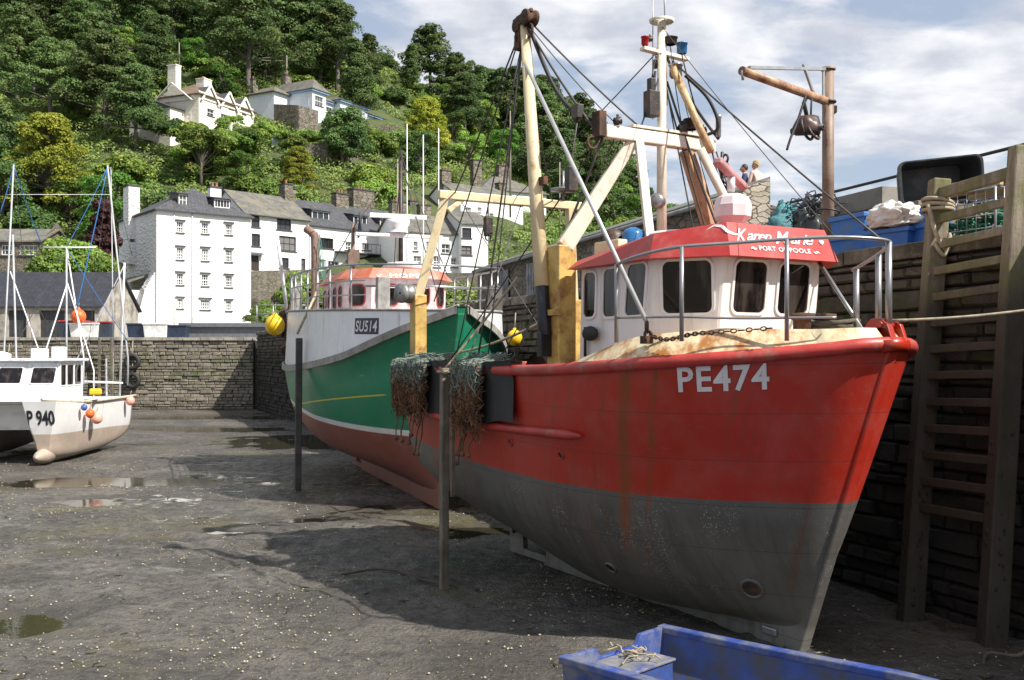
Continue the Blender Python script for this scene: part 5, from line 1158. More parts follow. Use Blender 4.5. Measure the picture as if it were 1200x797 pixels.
# ---- stern gantry
for y_, yt in ((-1.42, -1.05), (1.42, 1.22)):
    mb = MB(); mb.bar((-6.6, y_, 2.26), (-6.6, y_, 4.0), .20, .20, up=(0, 1, 0)); mb.build('stern_post', M_yellow, boat, bevel=.015)
    mb = MB(); mb.bar((-6.6, y_, 3.96), (-6.42, yt, 5.5), .11, .14, w1=.12, h1=.13); mb.build('stern_arm', M_beige, boat, bevel=.012)
mb = MB(); mb.bar((-6.42, -1.17, 5.54), (-6.42, 1.45, 5.54), .13, .13); mb.bar((-6.42, -1.0, 5.3), (-6.42, -.75, 5.5), .08); mb.build('stern_crossbar', M_beige, boat, bevel=.012)
mb = MB(); mb.lathe([(.02, -.1), (.15, -.1), (.15, -.04), (.1, 0), (.15, .04), (.15, .1), (.02, .1)], (-6.65, -1.62, 4.02), (.3, -1, 0), 16); mb.build('stern_sheave', pm('worn steel', (.3, .3, .29), .4, .25, metal=.5), boat)
mb = MB(); mb.tube([(-6.42, -.3, 5.48), (-6.42, -.3, 5.25)], .015, 5); mb.box(-6.47, -.36, 4.95, -6.37, -.24, 5.25); mb.torus((-6.42, -.3, 4.93), .05, .015, (1, 0, 0), 10, 5); mb.build('pulley_block', M_darkgear, boat, bevel=.015)
mb = MB(); mb.tube([(-6.42, 1.1, 5.6), (-6.42, 1.1, 6.1)], .02, 5); mb.lathe([(.0, 0), (.22, .02), (.22, .06), (0, .1)], (-6.42, 1.1, 5.75)); mb.build('beacon', M_ss, boat)
# deck gear behind the wheelhouse
mb = MB(); mb.lathe([(.35, -.5), (.35, -.45), (.14, -.44), (.14, .44), (.35, .45), (.35, .5)], (-4.6, 0, 2.75), (0, 1, 0), 20); mb.box(-4.9, -.7, 2.25, -4.3, -.6, 2.9); mb.box(-4.9, .6, 2.25, -4.3, .7, 2.9); mb.build('winch', M_rust, boat)
for x_, l in ((-5.2, .4), (-4.0, .5), (-3.4, .35)): mb = MB(); mb.tube([(x_, -1.55, 2.26), (x_, -1.55, 3.02)], .05, 8); mb.bar((x_-l/2, -1.55, 2.98), (x_+l/2, -1.55, 2.98), .06); mb.build('bollard', M_rust, boat)
# ---- running rigging
rig = [((-6.42, -.9, 5.55), dt, .012), ((-6.5, -1.2, 3.9), dt, .010), (dt+Vector((-.1, 0, -.3)), (-4.0, -1.6, 2.95), .010), (dt+Vector((-.05, 0, -.3)), (-4.5, -1.5, 2.9), .014), (dt+Vector((-.08, 0, -.3)), (-5.1, -1.55, 2.9), .010),
       (dt, (-2.4, -.95, 5.75), .016), (dt+Vector((.05, 0, .02)), (-2.4, -.35, 5.9), .012), ((-2.35, .15, 6.75), (.35, .95, 4.2), .012), ((-2.4, .05, 6.5), (-2.3, .75, 4.4), .012), ((-2.4, 0, 6.6), (-2.4, -.35, 5.8), .010),
       ((-2.4, -.05, 6.9), (-2.4, -.3, 5.85), .008), ((-2.4, .1, 6.5), (-2.2, .9, 4.4), .016), ((-2.4, .1, 6.8), (-2.35, .9, 5.85), .02), ((-2.4, .1, 6.4), (-2.3, .5, 4.45), .010), ((-2.4, .9, 5.7), (-2.0, 1.2, 4.3), .01),
       ((-2.4, -.85, 5.75), (-3.6, -1.45, 2.95), .016), ((-2.4, -.9, 5.7), (-5.4, -1.5, 2.95), .010), ((-6.42, -1.1, 5.5), (-6.9, -1.4, 3.0), .010), ((-2.4, .0, 6.9), (-6.42, .2, 5.6), .008)]
for p, q, r_ in rig:
    mb = MB(); mb.tube(sag(p, q, .03 if r_ < .014 else .06, 8), r_, 5); mb.build('rigging_wire', M_wire, boat)
mb = MB(); mb.tube(smooth_path([dt+Vector((.1, 0, -.1)), dt+Vector((.32, .22, -.85)), dt+Vector((.65, .33, -1.25)), (-2.45, -.85, 5.9)], 8), .026, 7); mb.build('hose', M_black, boat)
mb = MB(); mb.box(-2.72, -1.12, 5.95, -2.58, -1.02, 6.12); mb.tube([(-2.65, -1.07, 5.95), (-2.6, -1.2, 5.35)], .015, 5); mb.box(-2.66, -1.25, 5.05, -2.56, -1.12, 5.35); mb.build('pulley_block', M_darkgear, boat, bevel=.02)
# ---- bow rail
def railz(x): return 4.16
top = [(-1.05, -1.62, 4.02), (-.7, -1.62, 4.08), (-.1, -1.56, 4.12), (.30, -1.14, 4.15), (.64, -.80, 4.17), (.90, -.48, 4.18), (1.06, -.15, 4.17), (1.05, .10, 4.15), (.90, .20, 4.10), (.65, .28, 4.02), (.35, .36, 3.94)]
rp = smooth_path(top, 6); mb = MB(); mb.tube(rp, .018, 8); mb.build('bow_rail', M_ss, boat)
mid = smooth_path([(-1.05, -1.62, 3.46), (-.1, -1.56, 3.44), (.30, -1.14, 3.42), (.64, -.80, 3.42), (.92, -.48, 3.42)], 6); mb = MB(); mb.tube(mid, .014, 6); mb.build('mid_rail', M_ss, boat)
for x_, y_, zt_ in [(-1.05, -1.62, 4.02), (-.05, -1.55, 4.12), (.62, -.82, 4.17), (1.05, .08, 4.15), (.78, .25, 4.06), (.40, .36, 3.95)]:
    mb = MB(); mb.tube([(x_, y_, 3.2), (x_, y_, zt_)], .022 if y_ < 0 else .032, 8); mb.build('rail_post', M_ss, boat)
mb = MB(); mb.tube([(-.35, .60, 4.1), (.55, .30, 3.3)], .022, 8); mb.build('rail_brace', M_ss, boat)
mb = MB(); mb.prism([(.65, .02, 3.2), (1.15, .02, 3.18), (1.08, .02, 3.36), (1.0, .02, 3.42), (.88, .02, 3.42)], (0, .08, 0)); mb.prism([(.85, .2, 3.2), (1.15, .2, 3.18), (1.08, .2, 3.36), (.95, .2, 3.42)], (0, .05, 0)); mb.tube([(1.0, .0, 3.36), (1.0, .26, 3.36)], .035, 8); mb.build('fairlead', M_red, boat, bevel=.01)
for y_ in (.1, -.2): mb = MB(); mb.lathe([(.09, 0), (.09, .2), (.13, .22), (.13, .27), (0, .28)], (.2, y_, 3.22)); mb.build('bollard', M_rust, boat)
mb = MB(); mb.box(-.5, -.105, .06, -.28, -.07, .15); mb.build('anode', M_ss, boat, bevel=.02)
# leg against the side, hung on a rope
lgx = -4.45
h_ = BV.ray_cast(Vector((lgx, -4, 2.5)), Vector((0, 1, 0)))[0]
mb = MB(); mb.bar((lgx, h_.y-.2, 2.90), (lgx-.02, h_.y-.20, -.12), .11, .09, up=(1, 0, 0)); mb.build('leg', M_wood, boat, bevel=.012)
mb = MB(); mb.bar((lgx+.1, h_.y-.13, 2.90), (lgx+.1, h_.y-.13, 1.2), .05, .05); mb.build('leg_batten', M_wood, boat)
mb = MB(); mb.tube(sag((lgx, h_.y-.2, 2.86), (-6.0, -1.3, 3.0), .0), .02, 6); mb.tube(sag((lgx, h_.y-.2, 2.88), (-3.9, -1.2, 4.1), .02), .018, 6); mb.torus((lgx, h_.y-.2, 2.85), .09, .02, (0, 0, 1), 12, 6); mb.build('leg_rope', M_rope, boat)
# rubber mat over the quarter
mt_ = MB(); sh_ = hull.sheer(-1, .0, .60, .035, .05); k0 = len(sh_)
g_ = []
for dz in (0.06, 0, -.17, -.34, -.51, -.69):
    for p in sh_:
        h_ = BV.ray_cast(Vector((p.x, -4, p.z+dz-.05)), Vector((0, 1, 0))); y_ = h_[0].y if h_[0] else p.y
        g_.append(Vector((p.x, min(p.y+.0, y_-.045)-.012*math.sin(p.x*5+dz*3), p.z+dz)))
sel = [i for i, p in enumerate(sh_) if -6.9 < p.x < -2.75]; i0, i1 = sel[0], sel[-1]
vs = []; 
for r_ in range(6):
    for i in range(i0, i1+1): vs.append(g_[r_*k0+i]+Vector((0, 0, -.03*(r_ == 5)*math.sin(i*.4))))
w2 = i1-i0+1; mt_.add(vs, [(r_*w2+i, r_*w2+i+1, (r_+1)*w2+i+1, (r_+1)*w2+i) for r_ in range(5) for i in range(w2-1)], 0, True)
mt_.add([vs[i] for i in range(w2)]+[vs[i]+Vector((0, .25, -.02)) for i in range(w2)], [(i, i+1, w2+i+1, w2+i) for i in range(w2-1)], 0, True)
mt_.build('rubber_apron', M_black, boat)
# nets hung over the quarter (things of their own)
def to_world(p): return boat.matrix_basis @ Vector(p)
boat_m = Matrix.Translation(Vector((3.03, 10.7, 0))) @ Matrix.Rotation(RZ, 4, 'Z')
def net(name, x0, x1, drop, seed, label, n=150):
    r_ = random.Random(seed); e = empty(name, boat_m@Vector(((x0+x1)/2, -1.7, 2.3)), 0, label, 'fishing net'); inv = e.location
    for part, nm, mt, lo_, hi_, rad_ in (('top', 'green_mesh', M_netg, -.02, .28, .011), ('low', 'brown_mesh', M_netb, .15, 1.0, .010)):
        mb = MB()
        for i in range(n):
            x = r_.uniform(x0, x1); pts = []; z = 3.08-drop*r_.uniform(lo_, hi_*.8); ln = drop*r_.uniform(.2, .5); yb = -1.62-.06*(x+7.5)*.5
            h_ = BV.ray_cast(Vector((x, -4, 2.7)), Vector((0, 1, 0))); yb = (h_[0].y if h_[0] else -1.6)-.10
            for j in range(7):
                f = j/6; zz_ = z-ln*f; yo = yb-r_.uniform(0, .13)*(1 if zz_ < 3 else .5)
                if zz_ > 2.98: yo = yb+.1+r_.uniform(-.05, .35)
                pts.append(boat_m@Vector((x+r_.uniform(-.07, .07), yo, min(zz_, 3.07)+r_.uniform(-.05, .05)))-inv)
            mb.tube(smooth_path(pts, 2), rad_*r_.uniform(.35, .85), 3, cap=False)
        mb.build(nm, mt, e)
    mb = MB()
    for i in range(6):
        x = r_.uniform(x0, x1); h_ = BV.ray_cast(Vector((x, -4, 2.3)), Vector((0, 1, 0))); yb = (h_[0].y if h_[0] else -1.5)-.12; z1 = 2.4; pts = [boat_m@Vector((x+r_.uniform(-.05, .05), yb-.02*j, z1-.12*j))-inv for j in range(r_.randint(4, 7))]
        mb.tube(smooth_path(pts, 3), .012, 4); mb.ball(pts[-1], .035, 8)
    mb.build('hanging_strands', M_netb, e); return e
net('fishing_net', -6.85, -5.3, .78, 3, 'tangle of pale green and brown netting hung over the red boat’s stern corner', 620)
net('fishing_net', -4.2, -3.45, .88, 4, 'narrow bundle of green and rusty netting forward of the timber leg on the red boat', 400)
# coil of rope on the foredeck
def coil(c, r_, n, mat, label, name='rope_coil', th=.022):
    mb = MB(); pts = []
    for i in range(n*16): a = i*2*math.pi/16; q = r_*(1+.12*math.sin(i*.37)); pts.append((q*math.cos(a)*1.25, q*math.sin(a), .03+.035*(i//16)+.015*math.sin(i*.9)))
    mb.tube(pts, th, 6); return tag(mb.build(name, mat, loc=c), label, 'rope')
coil(boat_m@Vector((.15, .25, 3.24)), .26, 5, pm('dark rope', (.08, .07, .055), .9, .4, 10, .5, 100), 'dark coil of mooring rope on the red foredeck below the wheelhouse windows')

# ---------------------------------------------------------------- green trawler
gd = Vector((.355, -.935, 0)).normalized(); GZ = math.atan2(gd.y, gd.x); GF = Vector((-1.42, 20.9, -.02))
gb = empty('trawler', GF, GZ, 'green trawler SU514 with a white upper deck and orange wheelhouse roof, behind the red boat', 'fishing boat')
GREEN = (.008, .21, .105)
def green_extra(t, c, x, y, z, zc, o):
    up = t.step(t.m('ADD', z, t.m('MULTIPLY', x, -.112)), 2.46, 2.475)
    yl = t.m('MULTIPLY', t.step(t.m('ABSOLUTE', t.m('SUBTRACT', t.m('ADD', z, t.m('MULTIPLY', x, -.075)), 2.32)), .018, .010), t.step(x, -.3, -.5))
    c = t.mix(yl, c, (.62, .5, .04))
    n = t.noise(o, 2.4, 7, .7); low = t.step(t.m('ADD', z, t.m('MULTIPLY', n, .5)), 1.0, .6)
    c = t.mix(t.m('MULTIPLY', low, .5), c, (.16, .09, .07))
    scr = t.m('MULTIPLY', t.step(t.noise(t.map(o, (3, 3, 14)), 1, 4, .6), .6, .7), t.step(t.noise(o, .7, 4, .6), .52, .62))
    return t.mix(t.m('MULTIPLY', scr, .3), c, (.3, .42, .36))
M_greenhull = bands('green hull paint', [1.44, 1.56], [(.24, .072, .05), (.7, .7, .68), GREEN], .30, .02, green_extra, .35, sx=.0062, x0=.5, bias=.6)
M_gwhite = pm('white steel paint', (.72, .73, .75), .35, .05, 3, .06, 30, dirt=(.42, .36, .32), dscale=1.4, damt=.36, streak=1)
M_timberrail = pm('grey timber rail', (.26, .25, .23), .8, .3, 5, .4, 30)
M_orange = pm('orange roof paint', (.42, .09, .035), .5, .15, 3, .1, 30, dirt=(.4, .2, .15), dscale=2)
ts = [0, .12, .3, .5, .68, .8, .88, .94, .98, 1]
rows = [([.04]*10, [1.2, .9, .5, .36, .28, .25, .24, .24, .24, .24]),
        ([.7, .75, .7, .62, .48, .36, .26, .18, .10, .05], [1.35, 1.05, .72, .58, .5, .47, .45, .45, .45, .45]),
        ([1.1, 1.4, 1.5, 1.42, 1.12, .82, .58, .37, .18, .05], [1.6, 1.35, 1.08, .92, .85, .84, .85, .87, .88, .88]),
        ([1.4, 1.75, 1.88, 1.84, 1.55, 1.22, .9, .58, .27, .05], [2.0, 1.8, 1.66, 1.58, 1.54, 1.55, 1.58, 1.6, 1.62, 1.62]),
        ([1.5, 1.87, 2.02, 2.02, 1.82, 1.52, 1.18, .78, .36, .06], [2.4, 2.28, 2.18, 2.18, 2.25, 2.35, 2.44, 2.5, 2.55, 2.58]),
        ([1.55, 1.92, 2.08, 2.10, 1.92, 1.58, 1.18, .72, .28, .07], [2.7, 2.6, 2.5, 2.50, 2.56, 2.68, 2.88, 3.08, 3.26, 3.38]),
        ([1.58, 1.95, 2.12, 2.16, 2.05, 1.76, 1.38, .88, .36, .09], [2.98, 2.86, 2.82, 2.86, 2.96, 3.12, 3.38, 3.66, 3.88, 4.0])]
gh = Hull(ts, rows, lambda z: -9.6-.1*(z-1), lambda z: 1.3*z/3.95, nt=90, nk=34)
gh.mesh().build('hull', M_greenhull, gb); GV = gh.bvh()
kl = MB(); kl.prism([(.03, -.09, -.05), (1.3, -.09, 3.9), (1.1, -.09, 3.9), (-.1, -.09, .5), (-4, -.09, .7), (-7.0, -.09, 1.1), (-7.6, -.09, .8), (-7.1, -.09, .4), (-7.3, -.09, .02)], (0, .18, 0)); kl.build('keel', M_greenhull, gb, bevel=.02)
mb = MB(); mb.prism([(-8.5, -.05, .1), (-8.0, -.05, .1), (-8.1, -.05, 1.3), (-8.7, -.05, 1.3)], (0, .1, 0)); mb.bar((-7.2, 0, .12), (-8.5, 0, .12), .12); mb.build('rudder', M_greenhull, gb)
mb = MB(); mb.lathe([(.3, 0), (.34, .1), (.34, .35), (.3, .4)], (-7.75, 0, .75), (1, 0, 0), 20); mb.build('propeller_nozzle', M_greenhull, gb)
for sg in (-1, 1):
    mb = MB(); s_ = gh.sheer(sg, 0, 1, .02, .0); 
    for i in range(0, len(s_)-1): pass
    n_ = len(s_); vs = []
    for p in s_:
        vs += [p+Vector((0, 0, -.11)), p+Vector((0, sg*.05, -.11)), p+Vector((0, sg*.05, .04)), p+Vector((0, 0, .04))]
    mb.add(vs, [(i*4+k, i*4+(k+1) % 4, (i+1)*4+(k+1) % 4, (i+1)*4+k) for i in range(n_-1) for k in range(4)]); mb.build('rubbing_rail', M_timberrail, gb)
    mb = MB(); lw = gh.sheer(sg, 0, 1, -.02, .03); nn_ = len(lw); upz = lambda x: 3.96-.036*(x-1)
    hi_ = [Vector((p.x if p.x > -8.6 else p.x+.0, p.y-sg*.05*(upz(p.x)-p.z), max(p.z+.02, upz(p.x)))) for p in lw]
    mb.add(lw+hi_, [(i, i+1, nn_+i+1, nn_+i) for i in range(nn_-1)], 0, True)
    if sg < 0: gu1 = hi_; mb.build('upper_bulwark', M_gwhite, gb); GB2 = BVHTree.FromPolygons([Vector(v) for v in mb.v], mb.f)
    else: gu2 = hi_; mb.build('upper_bulwark', M_gwhite, gb)
nn_ = len(gu1); mb = MB(); mb.add(gu1+gu2, [(i, i+1, nn_+i+1, nn_+i) for i in range(nn_-1)])
mb.add([gu1[0], gu2[0], Vector((gu2[0].x, gu2[0].y, 2.95)), Vector((gu1[0].x, gu1[0].y, 2.95))], [(0, 1, 2, 3)]); mb.build('shelter_deck', M_gwhite, gb)
mb = MB(); mb.tube([p+Vector((0, 0, .01)) for p in gu1], .03, 6); mb.tube([p+Vector((0, 0, .01)) for p in gu2], .03, 6); mb.build('deck_edge', M_timberrail, gb)
# number board
def gside(px, y_, py=None):
    r = (px-600)/1200; A = GF-Vector((gd.y, -gd.x, 0))*(-y_)*-1
    return None
M_board = pm('black number board', (.02, .022, .04), .4, .1, bump=0)
def gpoint(px, py, bv):                      # where the line of sight meets the boat's side
    M = Matrix.Translation(GF) @ Matrix.Rotation(GZ, 4, 'Z'); Mi = M.inverted(); o = Mi@Vector((0, 0, CZ)); d = (Mi@at(px, py, 20)-o).normalized(); return bv.ray_cast(o, d)
a = gpoint(416, 382, GB2)[0]; c2 = gpoint(444, 382, GB2)[0]
if a and c2:
    ux = (c2-a); wN = ux.length; nrm = Vector((0, 0, 1)).cross(ux).normalized(); nrm = nrm if nrm.y < 0 else -nrm
    V_ = [(0, 0), (.5, 0), (1, 0), (1, 1), (.5, 1), (0, 1)]; on_surface(V_, [(0, 1, 4, 5), (1, 2, 3, 4)], GB2, a-Vector((0, 0, .17)), ux, (0, 0, 1), nrm, wN, .33, .006).build('number_board', M_board, gb)
    V_, F_ = text2d('SU514', 1, .12, .02, 1, 1.05); on_surface(V_, F_, GB2, a-Vector((0, 0, .12))+ux*.05, ux, (0, 0, 1), nrm, wN*.9, .23, .012).build('registration', M_letter, gb)
# wheelhouse
gfb = [(-6.6, -1.25), (-3.9, -1.25), (-3.2, -.75), (-3.2, .75), (-3.9, 1.25), (-6.6, 1.25)]; gz0, gz1 = 4.0, 4.92
mb = MB(); mb.add([(x, y, gz0) for x, y in gfb]+[(x+.1, y, gz1) for x, y in gfb], [(i, (i+1) % 6, 6+(i+1) % 6, 6+i) for i in range(6)]+[tuple(range(6, 12))])
M_pinkw = pm('pale pink wheelhouse paint', (.62, .50, .50), .4, .1, 3, .06, 30, dirt=(.4, .2, .15), dscale=2, damt=.4)
gw = mb.build('wheelhouse', M_pinkw, gb)
M_redrim = pm('red window rim', (.3, .03, .03), .4, .2)
for i, us, w_ in ((0, (.12, .36, .6, .85), .36), (1, (.5,), .45), (2, (.25, .75), .50), (3, (.5,), .45), (4, (.2, .5, .8), .4)):
    for u in us:
        A, B = Vector((*gfb[i], 4.5)), Vector((*gfb[(i+1) % 6], 4.5)); boat_window(gw, A.lerp(B, u)+Vector((.055, 0, 0)), B-A, (.08, 0, 1), w_, .46, M_redrim, M_glass2, r=.12)
lo = [(x+(.2 if x > -5 else -.1), y*1.12) for x, y in gfb]; hi2 = [(x+(.06 if x > -5 else 0), y*.95) for x, y in gfb]
mb = MB(); mb.add([(*p, 4.88) for p in lo]+[(*p, 5.12 if p[0] > -5 else 5.08) for p in hi2]+[(-4.8, 0, 5.2)], [(i, (i+1) % 6, 6+(i+1) % 6, 6+i) for i in range(6)]+[tuple(range(6))[::-1]]+[(6+i, 6+(i+1) % 6, 12) for i in range(6)])
gr = mb.build('roof', M_orange, gw); RB2 = BVHTree.FromPolygons([Vector(v) for v in mb.v], mb.f)
V_, F_ = text2d('HOPE', 1, 0, .03, 1, 1.1); on_surface(V_, F_, RB2, (-2.9, -.35, 4.93), (0, 1, 0), (0, 0, 1), (1, 0, .4), .75, .13, .012).build('name_lettering', M_letter, gr)
for y_ in (-.66, .56):
    V2, F2 = strokes([(0, .06), (.04, 0), (.08, .03), (.14, .09)], .02, None, None, None); on_surface(V2, F2, RB2, (-2.9, y_, 4.95), (0, 1, 0), (0, 0, 1), (1, 0, .4), 1, 1, .012).build('flourish', M_letter, gr)
mb = MB(); mb.lathe([(0, 0), (.45, .02), (.5, .1), (.4, .2), (.1, .24), (0, .24)], (-4.4, .3, 5.15), sx=1.5); mb.build('life_raft', M_gwhite, gb)
mb = MB(); mb.lathe([(.25, 0), (.2, .1), (.28, .2), (.28, .32), (0, .36)], (-4.0, .1, 6.05), (0, 0, 1)); mb.bar((-4.0, -.6, 6.45), (-4.0, .8, 6.45), .14, .1); mb.box(-4.1, -.95, 5.95, -3.9, 1.2, 6.02); mb.build('radar', M_gwhite, gb)
# rails round the shelter deck
for sg, gu in ((-1, gu1), (1, gu2)):
    pts = [p+Vector((0, -sg*.08, 0)) for p in gu if p.x < -.6]
    for dz, r_ in ((.95, .026), (.62, .016), (.32, .016)):
        mb = MB(); mb.tube([p+Vector((0, 0, dz)) for p in pts], r_, 6); mb.build('rail', M_ss, gb)
    last = -99
    for p in pts:
        if p.x-last > 1.0: last = p.x; mb = MB(); mb.tube([p, p+Vector((0, 0, .95))], .026, 6); mb.build('rail_post', M_ss, gb)
for dz in (.95, .6, .3):
    p, q = gu1[0], gu2[0]; mb = MB(); mb.tube([Vector((p.x+.05, p.y+.08, p.z+dz)), Vector((q.x+.05, q.y-.08, q.z+dz))], .022, 6); mb.build('rail', M_ss, gb)
f1 = [q for q in gu1 if q.x < -.6][-1]; f2 = [q for q in gu2 if q.x < -.6][-1]
mb = MB()
for dz in (.95, .5): mb.tube([f1+Vector((0, .08, dz)), Vector((-.25, 0, f1.z+dz)), f2+Vector((0, -.08, dz))], .024, 6)
mb.build('rail', M_ss, gb)
for i in range(3):
    mb = MB(); x_, y_ = -8.6+.15*i, -1.75+.9*i*0; mb.bar((-8.3-.35*i, -1.62, 4.05), (-8.3-.35*i, -1.62, 5.1-.1*i), .14, .04); mb.build('rail_board', M_timberrail, gb)
mb = MB(); mb.tube(smooth_path([(-7.4, -1.3, 4.1), (-7.4, -1.3, 6.1), (-7.45, -1.35, 6.35), (-7.6, -1.5, 6.5)], 6), .11, 10); mb.build('exhaust_pipe', pm('rusty exhaust', (.2, .13, .1), .8, .35, 5, .4, 30), gb)
mb = MB(); mb.tube([(-6.9, -.4, 4.1), (-6.8, -.4, 6.6)], [.06, .05], 8); mb.box(-6.9, -.55, 5.5, -6.7, -.25, 5.9); mb.build('mast', pm('brown mast', (.17, .12, .09), .7, .3), gb)
mb = MB(); mb.tube([(-7.2, 1.0, 4.1), (-7.2, 1.0, 8.7)], [.08, .05], 8); mb.build('mast', M_darkgear, gb)
for x_, y_, z_, r_ in ((-8.8, -1.9, 5.2, .03), (-6.5, .8, 9, .025)): pass
mb = MB(); mb.tube([(-9.3, -1.7, 3.9), (-8.0, -2.2, 6.2)], .05, 8); mb.build('davit', M_gwhite, gb)
mb = MB(); mb.prism([(-6.75, -.3, 6.2), (-6.75, -.25, 6.9), (-6.2, -.3, 6.3)], (.0, .03, 0)); mb.build('steadying_sail', pm('dark canvas', (.04, .045, .06), .9, .2), gb)
for p, q in [((-6.8, -.4, 6.5), (-9.5, -1.4, 4.2)), ((-7.2, 1, 8.5), (-.3, 0, 4.3)), ((-7.2, 1, 8.6), (-3.5, 1.2, 5)), ((-7.2, 1, 8.6), (-9.5, 1.3, 4.2)), ((-6.8, -.4, 6.5), (-7.2, 1, 8.5)), ((-6.8, -.4, 6.5), (-4.4, -.2, 6.0))]:
    mb = MB(); mb.tube(sag(p, q, .05, 8), .014, 5); mb.build('rigging_wire', M_wire, gb)
mb = MB()
for i in range(5): mb.tube(smooth_path([(-7.9+.2*i, -1.2, 5.2), (-7.6+.15*i, -1.25, 5.9+.1*i), (-7.2+.1*i, -1.1, 5.0)], 6), .009, 5)
mb.build('hung_ropes', pm('teal rope', (.08, .20, .17), .8, .2), gb)
# rusty gear on the quarter and timber legs
mb = MB(); rr = random.Random(3)
for i in range(26): mb.obox((-9.3+rr.uniform(-.3, .3), -1.75+rr.uniform(-.15, .1), 3.1+rr.random()*1.3), (rr.uniform(.05, .2), rr.uniform(.05, .15), rr.uniform(.1, .4)), (rr.random(), rr.random(), rr.random()))
mb.build('trawl_gear', M_rust, gb)
for x_, zt_ in ((-3.9, 3.5),):
    h_ = GV.ray_cast(Vector((x_, -5, 2.7)), Vector((0, 1, 0)))[0]; mb = MB(); mb.bar((x_, h_.y-.16, zt_), (x_+.05, h_.y-.20, -.1), .15, .13, up=(1, 0, 0)); mb.build('leg', pm('tarry timber', (.06, .055, .05), .8, .35, 3, .5, 30), gb, bevel=.02)
    mb = MB(); mb.tube([(x_, h_.y-.2, 3.6), (x_-.3, h_.y+.3, 4.6)], .03, 6); mb.build('leg_rope', M_rope, gb)
mb = MB(); mb.bar((-.55, -1.12, 2.9), (-.5, -1.12, 4.7), .26, .2, up=(1, 0, 0)); mb.build('bow_post', M_timberrail, gb, bevel=.02)
mb = MB(); mb.bar((-.9, 1.45, 2.9), (-.9, 1.45, 4.6), .3, .24, up=(1, 0, 0)); mb.build('bow_post', pm('dark timber post', (.09, .08, .07), .8, .3), gb, bevel=.02)
g_m = Matrix.Translation(GF) @ Matrix.Rotation(GZ, 4, 'Z')
def buoy(p, r_, mat, label, par_rope=.3):
    e = empty('buoy', Vector(p), 0, label, 'buoy'); mb = MB(); mb.ball((0, 0, 0), r_, 18, sc=(1, 1, 1.05)); mb.lathe([(r_*.3, r_*.9), (r_*.22, r_*1.2), (0, r_*1.25)]); mb.build('float', mat, e)
    mb = MB(); mb.torus((0, 0, r_*1.12), r_*.18, r_*.06, (0, 1, 0), 10, 5); mb.tube([(0, 0, r_*1.2), (0.02, .05, r_*1.2+par_rope)], .012, 5); mb.build('lanyard', M_rope, e); return e
M_yb = pm('yellow buoy plastic', (.72, .45, .01), .4, .1, 4, .03, 30, dirt=(.3, .2, .05), dscale=4, damt=.35)
M_ob = pm('orange buoy plastic', (.75, .12, .02), .45, .12, 4, .03, 30, dirt=(.6, .4, .35), dscale=4, damt=.3)
M_pb = pm('pink buoy plastic', (.72, .33, .26), .5, .12, 4, .03, 30)
buoy(g_m@Vector((-8.1, -2.26, 3.92)), .27, M_yb, 'yellow round buoy hanging at the green boat’s white stern quarter')
buoy(at(603, 396, 19.5), .15, M_yb, 'small yellow buoy hanging on the far side of the green bow')
for (a_, b_, s_) in [((-.55, -1.2, 3.3), at(690, 392, 17), .15), ((-1.5, 1.4, 4.2), at(700, 300, 18.5), .2)]:
    pass
mb = MB(); mb.tube(sag(at(505, 418, 20), at(640, 375, 17.5), .12), .025, 6); tag(mb.build('mooring_rope', M_rope), 'pale mooring rope slung between the green bow and the red stern', 'rope')

# ---------------------------------------------------------------- white catamaran
cd_ = Vector((.09, -.996, 0)); CZr = math.atan2(cd_.y, cd_.x); CF = Vector((-12.45, 28.9, -.05))
cb = empty('catamaran', CF, CZr, 'white twin-hulled boat P940 with a pink-brown bottom at the left edge', 'fishing boat')
def cat_extra(t, c, x, y, z, zc, o):
    n = t.noise(o, 2.2, 7, .7); c = t.mix(t.m('MULTIPLY', t.step(t.m('ADD', z, t.m('MULTIPLY', n, .5)), .85, .4), .75), c, (.16, .145, .10)); return t.mix(t.m('MULTIPLY', t.step(zc, .95, .85), t.m('MULTIPLY', t.step(t.noise(t.map(o, (2, 2, 5)), 1, 6, .7), .42, .62), .6)), c, (.36, .31, .25))
M_cat = bands('catamaran paint', [.92], [(.48, .38, .31), (.74, .74, .73)], .45, .05, cat_extra, .5, sx=-.004, x0=0, bias=.55)
ts = [0, .2, .5, .75, .9, .97, 1]
rows = [([.04]*7, [.4, .22, .1, .08, .1, .16, .22]), ([.42, .48, .46, .40, .30, .22, .14], [.5, .35, .25, .25, .3, .36, .42]), ([.55, .6, .6, .52, .40, .30, .2], [.8, .7, .62, .62, .68, .72, .75]),
        ([.6, .66, .68, .64, .54, .44, .34], [1.2, 1.15, 1.1, 1.15, 1.2, 1.25, 1.3]), ([.62, .7, .72, .70, .62, .54, .46], [1.72, 1.7, 1.7, 1.74, 1.8, 1.84, 1.86])]
for off_y in (-.75, -3.3):
    ch = Hull(ts, rows, lambda z: -6.6+0*z, lambda z: -.05+.42*z/1.8, nt=50, nk=24); mb = ch.mesh(); mb.v = [(x, y+off_y+.02, z) for x, y, z in mb.v]; hl = mb.build('hull', M_cat, cb)
    mb2 = MB(); mb2.lathe([(0, .95-1.6), (.08, -.6), (.16, -.4), (.21, -.1), (.22, .2), (.17, .6), (.05, 1.1)], (.0, off_y+.02, .30), (-1, 0, 0), 14); mb2.build('bow_bulb', M_cat, hl)
    if off_y == -.75: CBV = BVHTree.FromPolygons([Vector(v) for v in mb.v], mb.f)
mb = MB(); mb.box(-6.4, -3.3, 1.0, -.6, -.75, 1.72); mb.build('bridge_deck', M_cat, cb)
